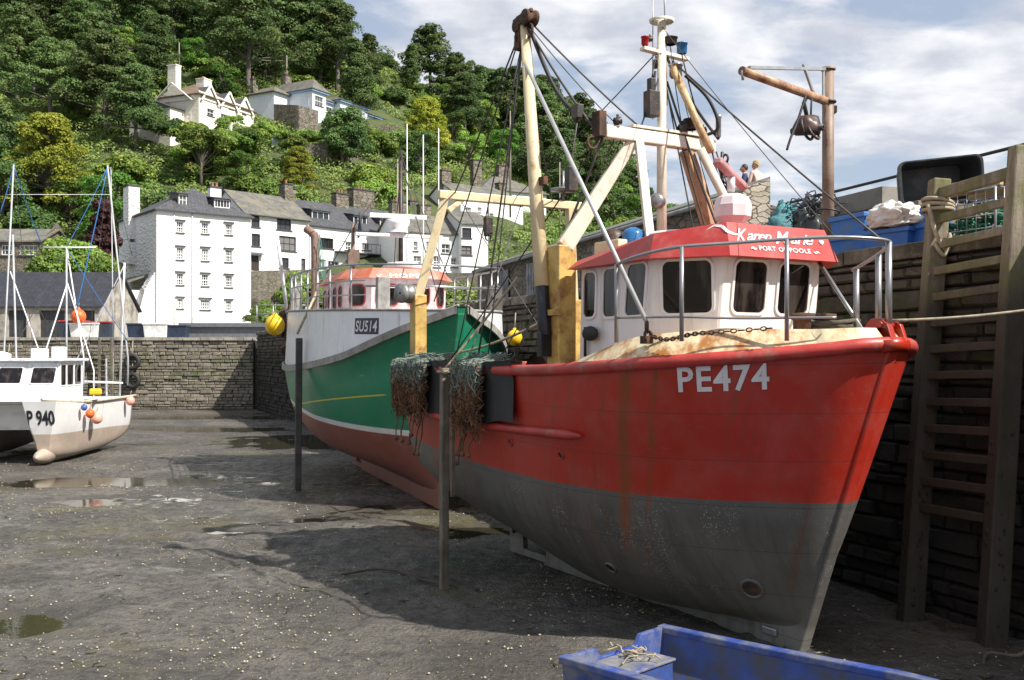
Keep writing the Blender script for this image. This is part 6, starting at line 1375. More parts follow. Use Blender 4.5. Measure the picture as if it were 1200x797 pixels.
for y_ in (0.0, -4.05):
    mb = MB(); pts = [(-6.7, y_-.02, 1.75), (-2, y_, 1.76), (-.6, y_-.25*(1 if y_ == 0 else -1), 1.83), (.25, y_-.72*(1 if y_ == 0 else -1), 1.9)]; mb.tube(smooth_path(pts, 5), .05, 6); mb.build('gunwale', pm('worn cream rail', (.5, .45, .36), .6, .2), cb)
mb = MB(); mb.add([(-6.6, -4.03, 1.735), (-6.6, -.02, 1.735), (-.6, -.1, 1.735), (.25, -.75, 1.85), (.25, -3.3, 1.85), (-.6, -3.95, 1.735)], [(0, 1, 2, 3, 4, 5)]); mb.build('deck', M_gwhite, cb)
mb = MB(); mb.prism([(-3.6, -3.5, 1.73), (-1.1, -3.5, 1.73), (-1.1, -3.5, 2.15), (-1.55, -3.5, 2.95), (-3.6, -3.5, 2.95)], (0, 2.7, 0)); chh = mb.build('wheelhouse', M_gwhite, cb, bevel=.04)
mb = MB(); mb.box(-3.8, -3.62, 2.96, -1.3, -.68, 3.05); mb.box(-1.2, -3.3, 1.74, -.35, -1.1, 2.0); mb.build('roof', M_gwhite, chh, bevel=.03)
for u in (.15, .5, .85):
    boat_window(chh, (-1.30, -3.5+2.7*u, 2.54), (0, 1, 0), (-.45, 0, .8), .66, .52, M_gwhite, M_glass2, r=.05)
for x_, w_ in ((-1.75, .38), (-2.35, .5), (-3.05, .55)): boat_window(chh, (x_, -.795, 2.55), (-1, 0, 0), (0, 0, 1), w_+.06, .6, M_gwhite, M_glass2, r=.05)
mb = MB(); mb.box(-2.6, -1.9, 3.052, -2.2, -1.5, 3.35); mb.build('locker', M_gwhite, cb, bevel=.03); mb = MB(); mb.lathe([(.0, 0), (.3, 0), (.3, .12), (.1, .2), (0, .2)], (-2.0, -2.7, 3.06)); mb.build('radome', M_gwhite, cb); mb = MB(); mb.box(-2.3, -1.2, 3.052, -1.9, -.85, 3.4); mb.build('locker', M_gwhite, cb, bevel=.03)
V_, F_ = text2d('P 940', 1, 0, .03, 1, 1.0)
nrm = Vector((.12, 1, 0)).normalized(); n2_ = Vector((.45, .9, 0)).normalized()
on_surface(V_, F_, CBV, (.25, -1.09, 1.17), (0, 1, .0), (.1, 0, 1), (1, .05, -.1), .74, .44, .012).build('registration', M_ink, cb)
# masts, gurdy poles and lines
def cpt(px, py, Y): return (Matrix.Translation(CF) @ Matrix.Rotation(CZr, 4, 'Z')).inverted() @ at(px, py, Y)
M_pgrey = pm('pale grey pole', (.36, .37, .38), .5, .12); M_bl = pm('blue line', (.02, .13, .36), .6, .1, bump=0); M_br = pm('brown pole', (.3, .26, .22), .7, .2)
poles = [((3, 446), (16, 193), 31.2, .035, M_pgrey), ((150, 420), (126, 194), 34, .04, M_pgrey), ((133, 415), (130, 196), 34.3, .025, M_pgrey), ((20, 455), (15, 275), 31.5, .04, M_pgrey),
         ((78, 402), (78, 290), 33, .04, M_pgrey), ((98, 418), (78, 290), 33.2, .03, M_gwhite), ((48, 428), (79, 332), 32.6, .028, M_gwhite), ((110, 434), (79, 332), 32.6, .028, M_gwhite), ((54, 434), (12, 318), 32, .025, M_gwhite), ((140, 470), (146, 308), 34.5, .045, M_gwhite), ((125, 455), (125, 420), 34.5, .04, M_gwhite)]
for (a_, b_, Y, r_, mt) in poles:
    p = cpt(*a_, Y); q = cpt(*b_, Y); p.z = min(p.z, 3.2) if p.z > 1.9 else p.z; mb = MB(); mb.tube([(p.x, p.y, 1.75 if a_[1] > 440 else p.z-.9), p, q], r_*.75, 8); mb.build('pole', mt, cb)
for p, q, r_ in ((cpt(50, 290, 33), cpt(112, 290, 33), .025), (cpt(96, 447, 33.5), cpt(144, 449, 34), .04), (cpt(8, 228, 31.3), cpt(130, 228, 34), .008)): mb = MB(); mb.tube([p, q], r_, 6); mb.build('crossbar', M_gwhite, cb)
for a_, b_, Ya, Yb, mt, r_ in [((16, 195), (50, 290), 31.2, 33, M_bl, .014), ((126, 196), (88, 370), 34, 33, M_bl, .018), ((126, 196), (78, 290), 34, 33, M_bl, .012), ((16, 195), (0, 250), 31.2, 31, M_bl, .014), ((78, 290), (150, 400), 33, 34, M_bl, .012), ((78, 290), (10, 420), 33, 31.4, M_wire, .010),
                               ((130, 196), (155, 300), 34.2, 35, M_wire, .008), ((16, 195), (40, 420), 31.2, 32, M_wire, .008), ((12, 300), (90, 440), 31.8, 33.5, M_wire, .010), ((146, 310), (80, 440), 34.5, 33, M_pgrey, .02), ((126, 200), (100, 440), 34, 34, M_wire, .008)]:
    mb = MB(); mb.tube(sag(cpt(*a_, Ya), cpt(*b_, Yb), .05, 8), r_, 5); mb.build('line', mt, cb)
mb = MB(); mb.obox(cpt(112, 459, 31), (.9, .35, .18), (0, 0, .3)); mb.build('yellow_cover', M_yb, cb, bevel=.05)
cM = Matrix.Translation(CF) @ Matrix.Rotation(CZr, 4, 'Z')
for p, r_, mt, lab in [((-1.3, .12, 1.42), .13, M_ob, 'orange fender nearest the registration on the white hull'), ((-1.9, .13, 1.25), .17, M_pb, 'large faded pink fender below the orange one on the white hull'), ((-5.4, .15, 1.62), .15, M_pb, 'faded pink fender near the stern of the white boat'), ((-.9, .08, 1.62), .09, pm('blue fender', (.04, .1, .3), .5), 'small blue fender under the rail of the white boat')]:
    buoy(cM@Vector(p), r_, mt, lab, .15)

# ---------------------------------------------------------------- blue punt
bc = Vector((.46, 8.57, 0)); ax_t = Vector((.91, 1.08, 0)); wT = ax_t.length; fd = Vector((.71, -.704, 0)).normalized(); BZr = math.atan2(fd.y, fd.x)
dn = empty('dinghy', (bc+ax_t/2), BZr, 'small blue open boat with a flat stern, cut off by the bottom edge', 'rowing boat')
M_blue = pm('scuffed blue paint', (.035, .07, .27), .4, .2, 5, .12, 30, dirt=(.16, .17, .2), dscale=3.5, damt=.47)
M_bluein = pm('inner blue paint', (.03, .065, .24), .55, .25, 5, .2, 30, dirt=(.06, .06, .06), dscale=3, damt=.5)
L_ = 3.4; h0 = .50; hw = wT/2
def dsec(x, inset=0):
    u = x/L_; b = hw*(1+.04*math.sin(min(1, u*1.4)*math.pi*.5))*(1-max(0, (u-.62)/.38)**2.2*.8)-inset; z = h0+.02+.10*u*u; return b, z
xs_ = [i*L_/30 for i in range(31)]; mb = MB()
for sg in (-1, 1):
    vs = []
    for x in xs_:
        b, z = dsec(x); vs += [(x, sg*b*.72, 0+.06*(x/L_)**3*3), (x, sg*b*.9, .16+.12*(x/L_)**3), (x, sg*b*.97, .33), (x, sg*b, z)]
    mb.add(vs, [(i*4+k, i*4+k+1, (i+1)*4+k+1, (i+1)*4+k) for i in range(30) for k in range(3)], 0, True)
for i in range(30): mb.add([(xs_[i], -dsec(xs_[i])[0]*.72, .06*(xs_[i]/L_)**3*3), (xs_[i], dsec(xs_[i])[0]*.72, .06*(xs_[i]/L_)**3*3), (xs_[i+1], dsec(xs_[i+1])[0]*.72, .06*(xs_[i+1]/L_)**3*3), (xs_[i+1], -dsec(xs_[i+1])[0]*.72, .06*(xs_[i+1]/L_)**3*3)], [(0, 1, 2, 3)])
b, z = dsec(L_); mb.add([(L_, -b*.72, .18), (L_, b*.72, .18), (L_, b, z), (L_, -b, z)], [(0, 1, 2, 3)]); mb.build('hull', M_blue, dn)
mb = MB()
for sg in (-1, 1):
    vs = []
    for x in xs_:
        b, z = dsec(x, .06); vs += [(max(x, .05), sg*b*.72, .06+.18*(x/L_)**3), (max(x, .05), sg*b*.92, .2+.1*(x/L_)**3), (max(x, .05), sg*b, z)]
    mb.add(vs, [(i*3+k, i*3+k+1, (i+1)*3+k+1, (i+1)*3+k) for i in range(30) for k in range(2)], 0, True)
mb.add([(.05, -hw*.7, .06), (.05, hw*.7, .06), (L_-.05, hw*.4, .22), (L_-.05, -hw*.4, .22)], [(0, 1, 2, 3)]); mb.build('lining', M_bluein, dn)
for sg in (-1, 1):
    mb = MB(); vs = []
    for x in xs_:
        b, z = dsec(x); vs += [(x, sg*(b+.035), z-.045), (x, sg*(b+.035), z+.02), (x, sg*(b-.075), z+.02), (x, sg*(b-.075), z-.045)]
    mb.add(vs, [(i*4+k, i*4+(k+1) % 4, (i+1)*4+(k+1) % 4, (i+1)*4+k) for i in range(30) for k in range(4)]); mb.add(vs[:4], [(0, 1, 2, 3)]); mb.build('gunwale', M_blue, dn, bevel=.012)
mb = MB(); y_ = hw*1.0; zt2 = h0+.03
mb.prism([(0, -y_*.72, 0), (0, -y_*.95, .3), (0, -y_, zt2), (0, -y_*.45, zt2), (0, -y_*.36, zt2-.09), (0, y_*.36, zt2-.09), (0, y_*.45, zt2), (0, y_, zt2), (0, y_*.95, .3), (0, y_*.72, 0)], (.055, 0, 0)); mb.build('transom', M_blue, dn, bevel=.01)
mb = MB(); mb.box(.07, -hw*.93, .08, .48, hw*.30, .40); mb.build('stern_locker', M_bluein, dn, bevel=.012)
mb = MB(); mb.box(.06, -hw*.94, .403, .5, hw*.32, .425); mb.build('locker_lid', pm('muddy deck board', (.16, .16, .17), .75, .35, 6, .3, 30, dirt=(.03, .06, .25), dscale=4, damt=.42), dn, bevel=.006)
mb = MB(); mb.box(1.9, -hw*1.0, .33, 2.15, hw*1.0, .36); mb.build('thwart', M_bluein, dn)
rr = random.Random(5); mb = MB()
dM = Matrix.Translation(dn.location) @ Matrix.Rotation(BZr, 4, 'Z')
for i in range(7):
    pts = [(0, 0, .05)]; x = y = 0; a = rr.random()*6.28
    for j in range(6): a += rr.uniform(-1, 1); x += .06*math.cos(a); y += .06*math.sin(a); pts.append((x, y, .015+rr.random()*.05))
    mb.tube(smooth_path(pts, 4), .007, 5)
mb.torus((0, 0, .05), .05, .012, (.2, .5, 1), 14, 5)
tag(mb.build('twine_tangle', M_rope, loc=dM@Vector((.22, -.05, .426))), 'small tangle of pale twine lying on the blue boat’s stern locker', 'rope')

# ============================================================ THINGS ON AND AGAINST THE QUAY
def lump(c, r_, sc, seed, amp=.18, sub=3, fr=2.2):
    bm = bmesh.new(); bmesh.ops.create_icosphere(bm, subdivisions=sub, radius=1)
    for v in bm.verts:
        f = 1+amp*mnoise.fractal(v.co*fr+Vector((seed, 0, 0)), .8, 2, 4); v.co = Vector((v.co.x*sc[0], v.co.y*sc[1], max(v.co.z*sc[2], -sc[2]*.45)))*r_*f
    mb = MB(); mb.add([Vector(c)+v.co for v in bm.verts], [[v.index for v in f.verts] for f in bm.faces], 0, True); bm.free(); return mb
M_ladder = None
m, t, b = newmat('ladder timber'); o = t.obj(); x, y, z = t.xyz(o)
n = t.noise(t.map(o, (6, 6, .8)), 1.5, 7, .7); n2 = t.noise(o, 3, 6, .7)
c = t.mix(t.step(n, .35, .65), (.16, .13, .095), (.29, .245, .18))
c = t.mix(t.m('MULTIPLY', t.step(n2, .42, .6), .7), c, (.12, .125, .035))
lowdark = t.step(t.m('ADD', z, t.m('MULTIPLY', n2, 1.2)), 5.0, 4.0); c = t.mix(t.m('MULTIPLY', lowdark, .9), c, (.024, .019, .013))  # timber goes near black downward from just below the top
t.set(b.inputs['Base Color'], c); b.inputs['Roughness'].default_value = .85; t.set(b.inputs['Normal'], t.bump(t.m('ADD', n, n2), .7, .02)); M_ladder = m
lf0, lf1 = Vector((4.65, 11.97, -.1)), Vector((5.07, 12.14, 5.15)); rt0, rt1 = Vector((5.10, 10.9, -.1)), Vector((5.50, 11.06, 5.32))
ld = empty('quay_ladder', (4.87, 11.4, 0), 0, 'tall weathered timber ladder leaning on the quay wall right of the red bow', 'ladder'); lo_ = ld.location
for a_, b_ in ((lf0, lf1), (rt0, rt1)):
    mb = MB(); mb.bar(a_-lo_, b_-lo_, .25, .24, up=(0, 1, 0), w1=.21, h1=.2); mb.build('post', M_ladder, ld, bevel=.02)
for i in range(13):
    f = .965-.0565*i*1.03; a_ = lf0.lerp(lf1, f)-lo_+Vector((-.03, -.04, 0)); b_ = rt0.lerp(rt1, f*.992-.006)-lo_+Vector((-.03, .04, 0)); mb = MB(); mb.bar(a_, b_, .075, .095 if i else .13); mb.build('rung', M_ladder, ld, bevel=.01)
rr = random.Random(11); mb = MB()
for i in range(260):                                                 # weed and mussels on the foot of the posts
    a_, b_ = ((lf0, lf1), (rt0, rt1))[i % 2]; f = .02+.42*rr.random()**1.3; p = a_.lerp(b_, f)-lo_; an = rr.random()*6.28; mb.ball(p+Vector((math.cos(an)*.12, math.sin(an)*.12, 0)), rr.uniform(.008, .024), 6, sc=(1, 1, rr.uniform(1, 2)))
mb.build('weed', pm('weed and mussels', (.018, .015, .01), .7, .5), ld)['kind'] = 'stuff'
mb = MB(); tp = lf0.lerp(lf1, .93)
for i in range(3): mb.torus(tp+Vector((0, 0, .05*i)), .17, .022, (0.1*i, .05, 1), 16, 6)
mb.tube(smooth_path([tp+Vector((-.15, -.1, .05)), tp+Vector((-.1, -.2, -.3)), tp+Vector((.05, -.16, -.5)), tp+Vector((.08, -.15, -.3)), tp+Vector((.0, -.2, -.55)), tp+Vector((-.1, -.15, -.4))], 6), .025, 6)
mb.thing('rope_turns', M_rope, 'old rope wound round the top of the ladder’s left post', 'rope')
p0 = boat_m@Vector((1.0, .14, 3.40)); p1 = Vector((5.62, 9.6, 3.62)); mb = MB(); mb.tube(sag(p0, p1, .05), .014, 7); mb.thing('mooring_rope', M_rope, 'taut mooring rope from the red bow across the ladder', 'rope')
mb = MB(); a_ = Vector((5.45, 10.6, 4.6)); mb.tube(smooth_path([a_, a_+Vector((-.12, -.1, -1.5)), a_+Vector((-.1, -.12, -3.2)), a_+Vector((-.22, -.2, -4.3)), a_+Vector((-.35, -.35, -4.53)), a_+Vector((-.6, -.2, -4.56)), a_+Vector((-.8, -.5, -4.57))], 8), .018, 6); mb.thing('hanging_rope', pm('dirty rope', (.12, .10, .075), .9, .3), 'thin dirty rope hanging beside the ladder’s right post down to the mud', 'rope')
# davit crane
cx, cy = 4.63, 15.0
cr = empty('quay_crane', (cx, cy, QZ-.03), 0, 'rusty steel post crane with a short jib on the quay edge', 'crane')
M_cr = pm('brown crane paint', (.27, .20, .145), .55, .25, 4, .15, 30, dirt=(.14, .07, .04), dscale=2, damt=.47)
mb = MB(); mb.tube([(0, 0, 0), (0, 0, 2.83)], .085, 16); mb.lathe([(.2, 0), (.2, .05), (.1, .06)]); mb.lathe([(.11, 2.83), (.11, 2.86), (0, 2.86)]); mb.build('post', M_cr, cr)
je = Vector((-1.6, -1.5, 2.40)); mb = MB(); mb.tube([(-.02, -.02, 2.36), je], .06, 14); mb.build('jib', pm('peeling jib paint', (.42, .27, .16), .5, .25, 4, .15, 30, dirt=(.18, .07, .035), dscale=3, damt=.47), cr)
mb = MB(); mb.bar((0, 0, 2.84), je+Vector((.12, .1, .07)), .05, .04); mb.bar((-.5, -.48, 2.78), (-.3, -.3, 2.4), .035); mb.bar((-.09, -.09, 2.36), (-.09, -.09, 2.84), .03); mb.tube([je, je+Vector((.02, .02, -.12))], .02, 6); mb.build('tie_bar', M_steel, cr)
mb = MB(); mb.torus((0, 0, 2.36), .10, .02); mb.torus((0, 0, .75), .16, .014, (.15, .1, 1)); mb.box(-.04, -.04, 2.2, .12, .1, 2.3); mb.build('bracket', M_darkgear, cr)
hb = cr.location+Vector((-.42, -.40, 1.93)); ho = empty('hauler', hb-Vector((0, 0, .3)), 0, 'dark rounded winch drum strung under the crane jib', 'winch')
HS = pm('orange and black shell', (.10, .035, .02), .45, .5, 2, .2, 20, dirt=(.025, .025, .03), dscale=3, damt=.55)
mb = lump((0, 0, .26), .19, (1.05, .85, 1), 5, .2, 3, 1.5); mb.build('shell', HS, ho)
mb = MB(); mb.torus((0, 0, .26), .17, .022, (.7, -.6, .2), 20, 6); mb.torus((.07, -.06, .20), .13, .02, (.7, -.6, .5), 20, 6); mb.lathe([(.02, -.24), (.05, -.24), (.05, .24), (.02, .24)], (0, 0, .24), (.7, -.6, .0), 10); mb.build('drum', M_darkgear, ho)
mb = MB(); mb.tube([(0, 0, .4), (-.05, 0, .62), (.02, 0, .75)], .03, 6); mb.tube([(.05, 0, .4), (.08, .05, .75)], .015, 5); mb.tube(smooth_path([(-.05, -.1, .7), (-.2, -.2, .3), (-.32, -.3, .05), (-.38, -.33, -.12)], 5), .018, 5); mb.build('strap', M_black, ho)
# fish boxes
M_crate = pm('blue crate plastic', (.035, .17, .52), .45, .15, 4, .05, 30, dirt=(.12, .16, .25), dscale=4, damt=.4)
def crate(loc, rz, w_, d_, h_, label, open_=True, mat=None, tilt=(0, 0)):
    mb = MB(); t_ = .025; b0 = .88
    o_ = [(-w_/2*b0, -d_/2*b0, 0), (w_/2*b0, -d_/2*b0, 0), (w_/2*b0, d_/2*b0, 0), (-w_/2*b0, d_/2*b0, 0)]; u_ = [(-w_/2, -d_/2, h_), (w_/2, -d_/2, h_), (w_/2, d_/2, h_), (-w_/2, d_/2, h_)]
    iu = [(x*(1-2*t_/w_), y*(1-2*t_/d_), h_) for x, y, _ in u_]; il = [(x*(1-2*t_/w_), y*(1-2*t_/d_), .03) for x, y, _ in o_]
    mb.add(o_+u_+iu+il, [(3, 2, 1, 0)]+[(a*4+i, a*4+(i+1) % 4, (a+1)*4+(i+1) % 4, (a+1)*4+i) for a in range(3) for i in range(4)]+[(12, 13, 14, 15)])
    e = empty('fish_crate', loc, rz, label, 'crate', 'blue plastic fish crates on the quay'); e.rotation_euler = (*tilt, rz); mb.build('body', mat or M_crate, e, bevel=.012)
    mb = MB()
    for s_ in (-1, 1): mb.bar((-w_/2-.02, s_*(d_/2+.005), h_-.03), (w_/2+.02, s_*(d_/2+.005), h_-.03), .035, .06); mb.bar((s_*(w_/2+.005), -d_/2, h_-.03), (s_*(w_/2+.005), d_/2, h_-.03), .035, .06)
    mb.build('rim', mat or M_crate, e, bevel=.008); return e
qa = math.atan2(QD.y, QD.x)
crate(at(1008, 300, 14.2)*1+Vector((0, .0, 0)), qa+.1, .72, .45, .30, 'lower blue fish crate at the left end of the crate stack').location.z = QZ-.03
crate(Vector((*at(1008, 300, 14.2).xy, QZ+.25)), qa-.05, .74, .46, .30, 'upper blue fish crate at the left end, next to the white sack')
crate(Vector((*at(1050, 290, 13.5).xy, QZ-.03)), qa+.15, .72, .45, .30, 'blue fish crate in the middle of the stack under the white sack')
crate(Vector((*at(1082, 285, 13.3).xy, QZ-.03)), qa-.1, .66, .45, .32, 'blue fish crate beside the ladder’s left post')
crate(Vector((*at(1080, 285, 13.6).xy, QZ+.27)), qa+.2, .66, .45, .28, 'upper blue fish crate half hidden behind the ladder’s left post')
# white sack
sx_ = at(1049, 276, 13.4); tag(lump((0, 0, 0), .32, (1.3, .85, .68), 3, .30, 5, 1.9).build('sack', pm('white woven sack', (.62, .60, .56), .7, .08, 6, .4, 60), loc=(sx_.x, sx_.y, QZ+.40), rz=qa), 'crumpled white sack lying on the blue fish crates', 'sack')
# black tub on its side
tb = empty('tub', at(1105, 240, 14.6), 0, 'large black plastic tub tipped on its side behind the crates', 'tub'); tb.location.z = QZ+.80
mb = MB(); W2, H2_, D_ = .56, .31, .6; rr1 = [(p[0], p[1]) for p in rrect(W2*2, H2_*2, .1, 4)]; k = len(rr1)
ring = lambda s, yy: [(p[0]*s, yy, p[1]*s+H2_) for p in rr1]
vs = ring(1.04, -.02)+ring(1.04, .05)+ring(1.0, .05)+ring(.82, D_)+ring(.78, D_-.03)+ring(.95, .02)+ring(.98, -.02)
mb.add(vs, [(a*k+j, a*k+(j+1) % k, (a+1)*k+(j+1) % k, (a+1)*k+j) for a in range(6) for j in range(k)]+[(6*k+j, 6*k+(j+1) % k, (j+1) % k, j) for j in range(k)]); mb.add(ring(.82, D_), [tuple(range(k))]); mb.add(ring(.78, D_-.03), [tuple(range(k))])
mb.build('shell', pm('scuffed black plastic', (.03, .031, .034), .5, .3, 5, .1, 30, dirt=(.09, .09, .095), dscale=3, damt=.42), tb); tb.rotation_euler = (R(4), R(-5), -.12)
mb = MB(); mb.box(-.8, -.35, -.64, .9, .5, -.0); tbx = mb.v
st_ = empty('timber_stack', (tb.location.x, tb.location.y+.2, QZ-.03), qa+1.57, 'stack of dark boards under the black tub', 'boards')
for i in range(5):
    mb = MB(); mb.box(-.75+.03*(i % 2), -.4, i*.16, .75, .4, i*.16+.15); mb.build('board', M_wood, st_, bevel=.01)
mb = MB()
# timber baulks left of crates, dark hull-like edge under the railing
bk = empty('timber_stack', Vector((*at(984, 300, 15.6).xy, QZ-.03)), qa, 'dark weathered sleepers stacked left of the blue crates', 'boards')
for i in range(4): mb = MB(); mb.box(-.5, -.35, i*.14, .5+.05*(i % 2), .35, i*.14+.125); mb.build('board', pm('dark board', (.08, .07, .055), .8, .4, 3, .4, 30), bk, bevel=.01)
# nets under a sheet
def netheap(px, py, Y, r_, sc, seed, mat, label, name='net_heap'):
    p = at(px, py, Y); e = empty(name, (p.x, p.y, QZ-.03), 0, label, 'net'); lump((0, 0, sc[2]*r_*.45), r_, sc, seed, .35, 4, 2).build('heap', mat, e)
    r2 = random.Random(seed); mb = MB()
    for i in range(90):
        a = r2.random()*6.28; el = r2.uniform(.0, 1.4); d = Vector((math.cos(a)*math.cos(el)*sc[0], math.sin(a)*math.cos(el)*sc[1], math.sin(el)*sc[2]))*r_*r2.uniform(.95, 1.15)+Vector((0, 0, sc[2]*r_*.45)); pts = [d]
        for j in range(5): d = d+Vector((r2.uniform(-.1, .1), r2.uniform(-.1, .1), r2.uniform(-.09, .06))); pts.append(d)
        mb.tube(smooth_path(pts, 2), .011, 4)
    mb.build('strands', mat, e); return e
M_teal = pm('teal net twine', (.07, .20, .22), .9, .45, 30, .9, 60)
netheap(926, 274, 17.4, .46, (1, .9, 1.75), 4, M_teal, 'heap of teal fishing net on the quay behind the wheelhouse roof')
netheap(952, 276, 16.6, .38, (.9, .9, 2.1), 9, pm('black sheeting', (.03, .032, .034), .35, .4, 4, .4, 10), 'black-sheeted bundle of nets left of the crane post')
netheap(975, 276, 17.0, .3, (1.3, .9, 1.2), 12, M_teal, 'small heap of teal net right behind the crane post')
# lobster cage with pallet
lc = at(1152, 272, 12.3); lcg = empty('lobster_cage', (lc.x+.12, lc.y+.25, QZ-.03), qa, 'wire cage of pots and green rope on the quay between the ladder posts', 'cage')
cw, cd2, chh_ = .98, .7, .62
for (x_, y_) in ((-1, -1), (1, -1), (1, 1), (-1, 1)):
    mb = MB(); mb.tube([(x_*cw/2, y_*cd2/2, 0), (x_*cw/2, y_*cd2/2, chh_)], .014, 6); mb.build('corner_post', M_steel, lcg)
mb = MB()
for i in range(5):
    z = chh_*i/4
    mb.tube([(-cw/2, -cd2/2, z), (cw/2, -cd2/2, z), (cw/2, cd2/2, z), (-cw/2, cd2/2, z)], .008 if 0 < i < 4 else .014, 5, closed=True)
for i in range(1, 7):
    for y_ in (-1, 1): mb.tube([(-cw/2+cw*i/7, y_*cd2/2, 0), (-cw/2+cw*i/7, y_*cd2/2, chh_)], .007, 5)
for i in range(1, 5):
    for x_ in (-1, 1): mb.tube([(x_*cw/2, -cd2/2+cd2*i/5, 0), (x_*cw/2, -cd2/2+cd2*i/5, chh_)], .007, 5)
mb.build('mesh', M_steel, lcg)
rr = random.Random(2); mb = MB()
for i in range(150):
    p = Vector((rr.uniform(-.44, .44), rr.uniform(-.3, .3), rr.uniform(.03, .38))); pts = [p]
    for j in range(5): p = p+Vector((rr.uniform(-.12, .12), rr.uniform(-.1, .1), rr.uniform(-.05, .05))); p.x = max(-.46, min(.46, p.x)); p.y = max(-.32, min(.32, p.y)); p.z = max(.02, min(.42, p.z)); pts.append(p)
    mb.tube(smooth_path(pts, 2), .012, 4)
tag(mb.build('rope_heap', pm('green rope', (.02, .16, .09), .8, .4, 4), loc=lcg.location, rz=qa), 'green rope heaped inside the wire cage', 'rope')
pl = empty('pallet', lcg.location+Vector((0, 0, chh_+.02)), qa+.08, 'wooden pallet lying on top of the wire cage', 'pallet')
M_pal = pm('pallet wood', (.38, .28, .16), .8, .25, 4, .3, 40)
for i in range(7): mb = MB(); mb.box(-.5+.143*i, -.38, .09, -.5+.143*i+.10, .38, .11); mb.build('slat', M_pal, pl)
for y_ in (-.36, 0, .3): mb = MB(); mb.box(-.5, y_, 0, .46, y_+.06, .085); mb.build('bearer', M_pal, pl)
# weeds growing on the wall
mb_src = mk('wall_weed', bush_mesh(21, 8, 40, .16), L_ivy)
for i, (k, z, s) in enumerate([(5.0, 3.6, .28), (2.6, 3.5, .2), (16, 3.5, .35), (24, 3.7, .4), (9, 3.7, .25)]):
    put(mb_src, Q(k, -.08, z), s, label='tuft of green weed growing out of the dark quay wall', cat='plant', group='weeds on the quay wall')
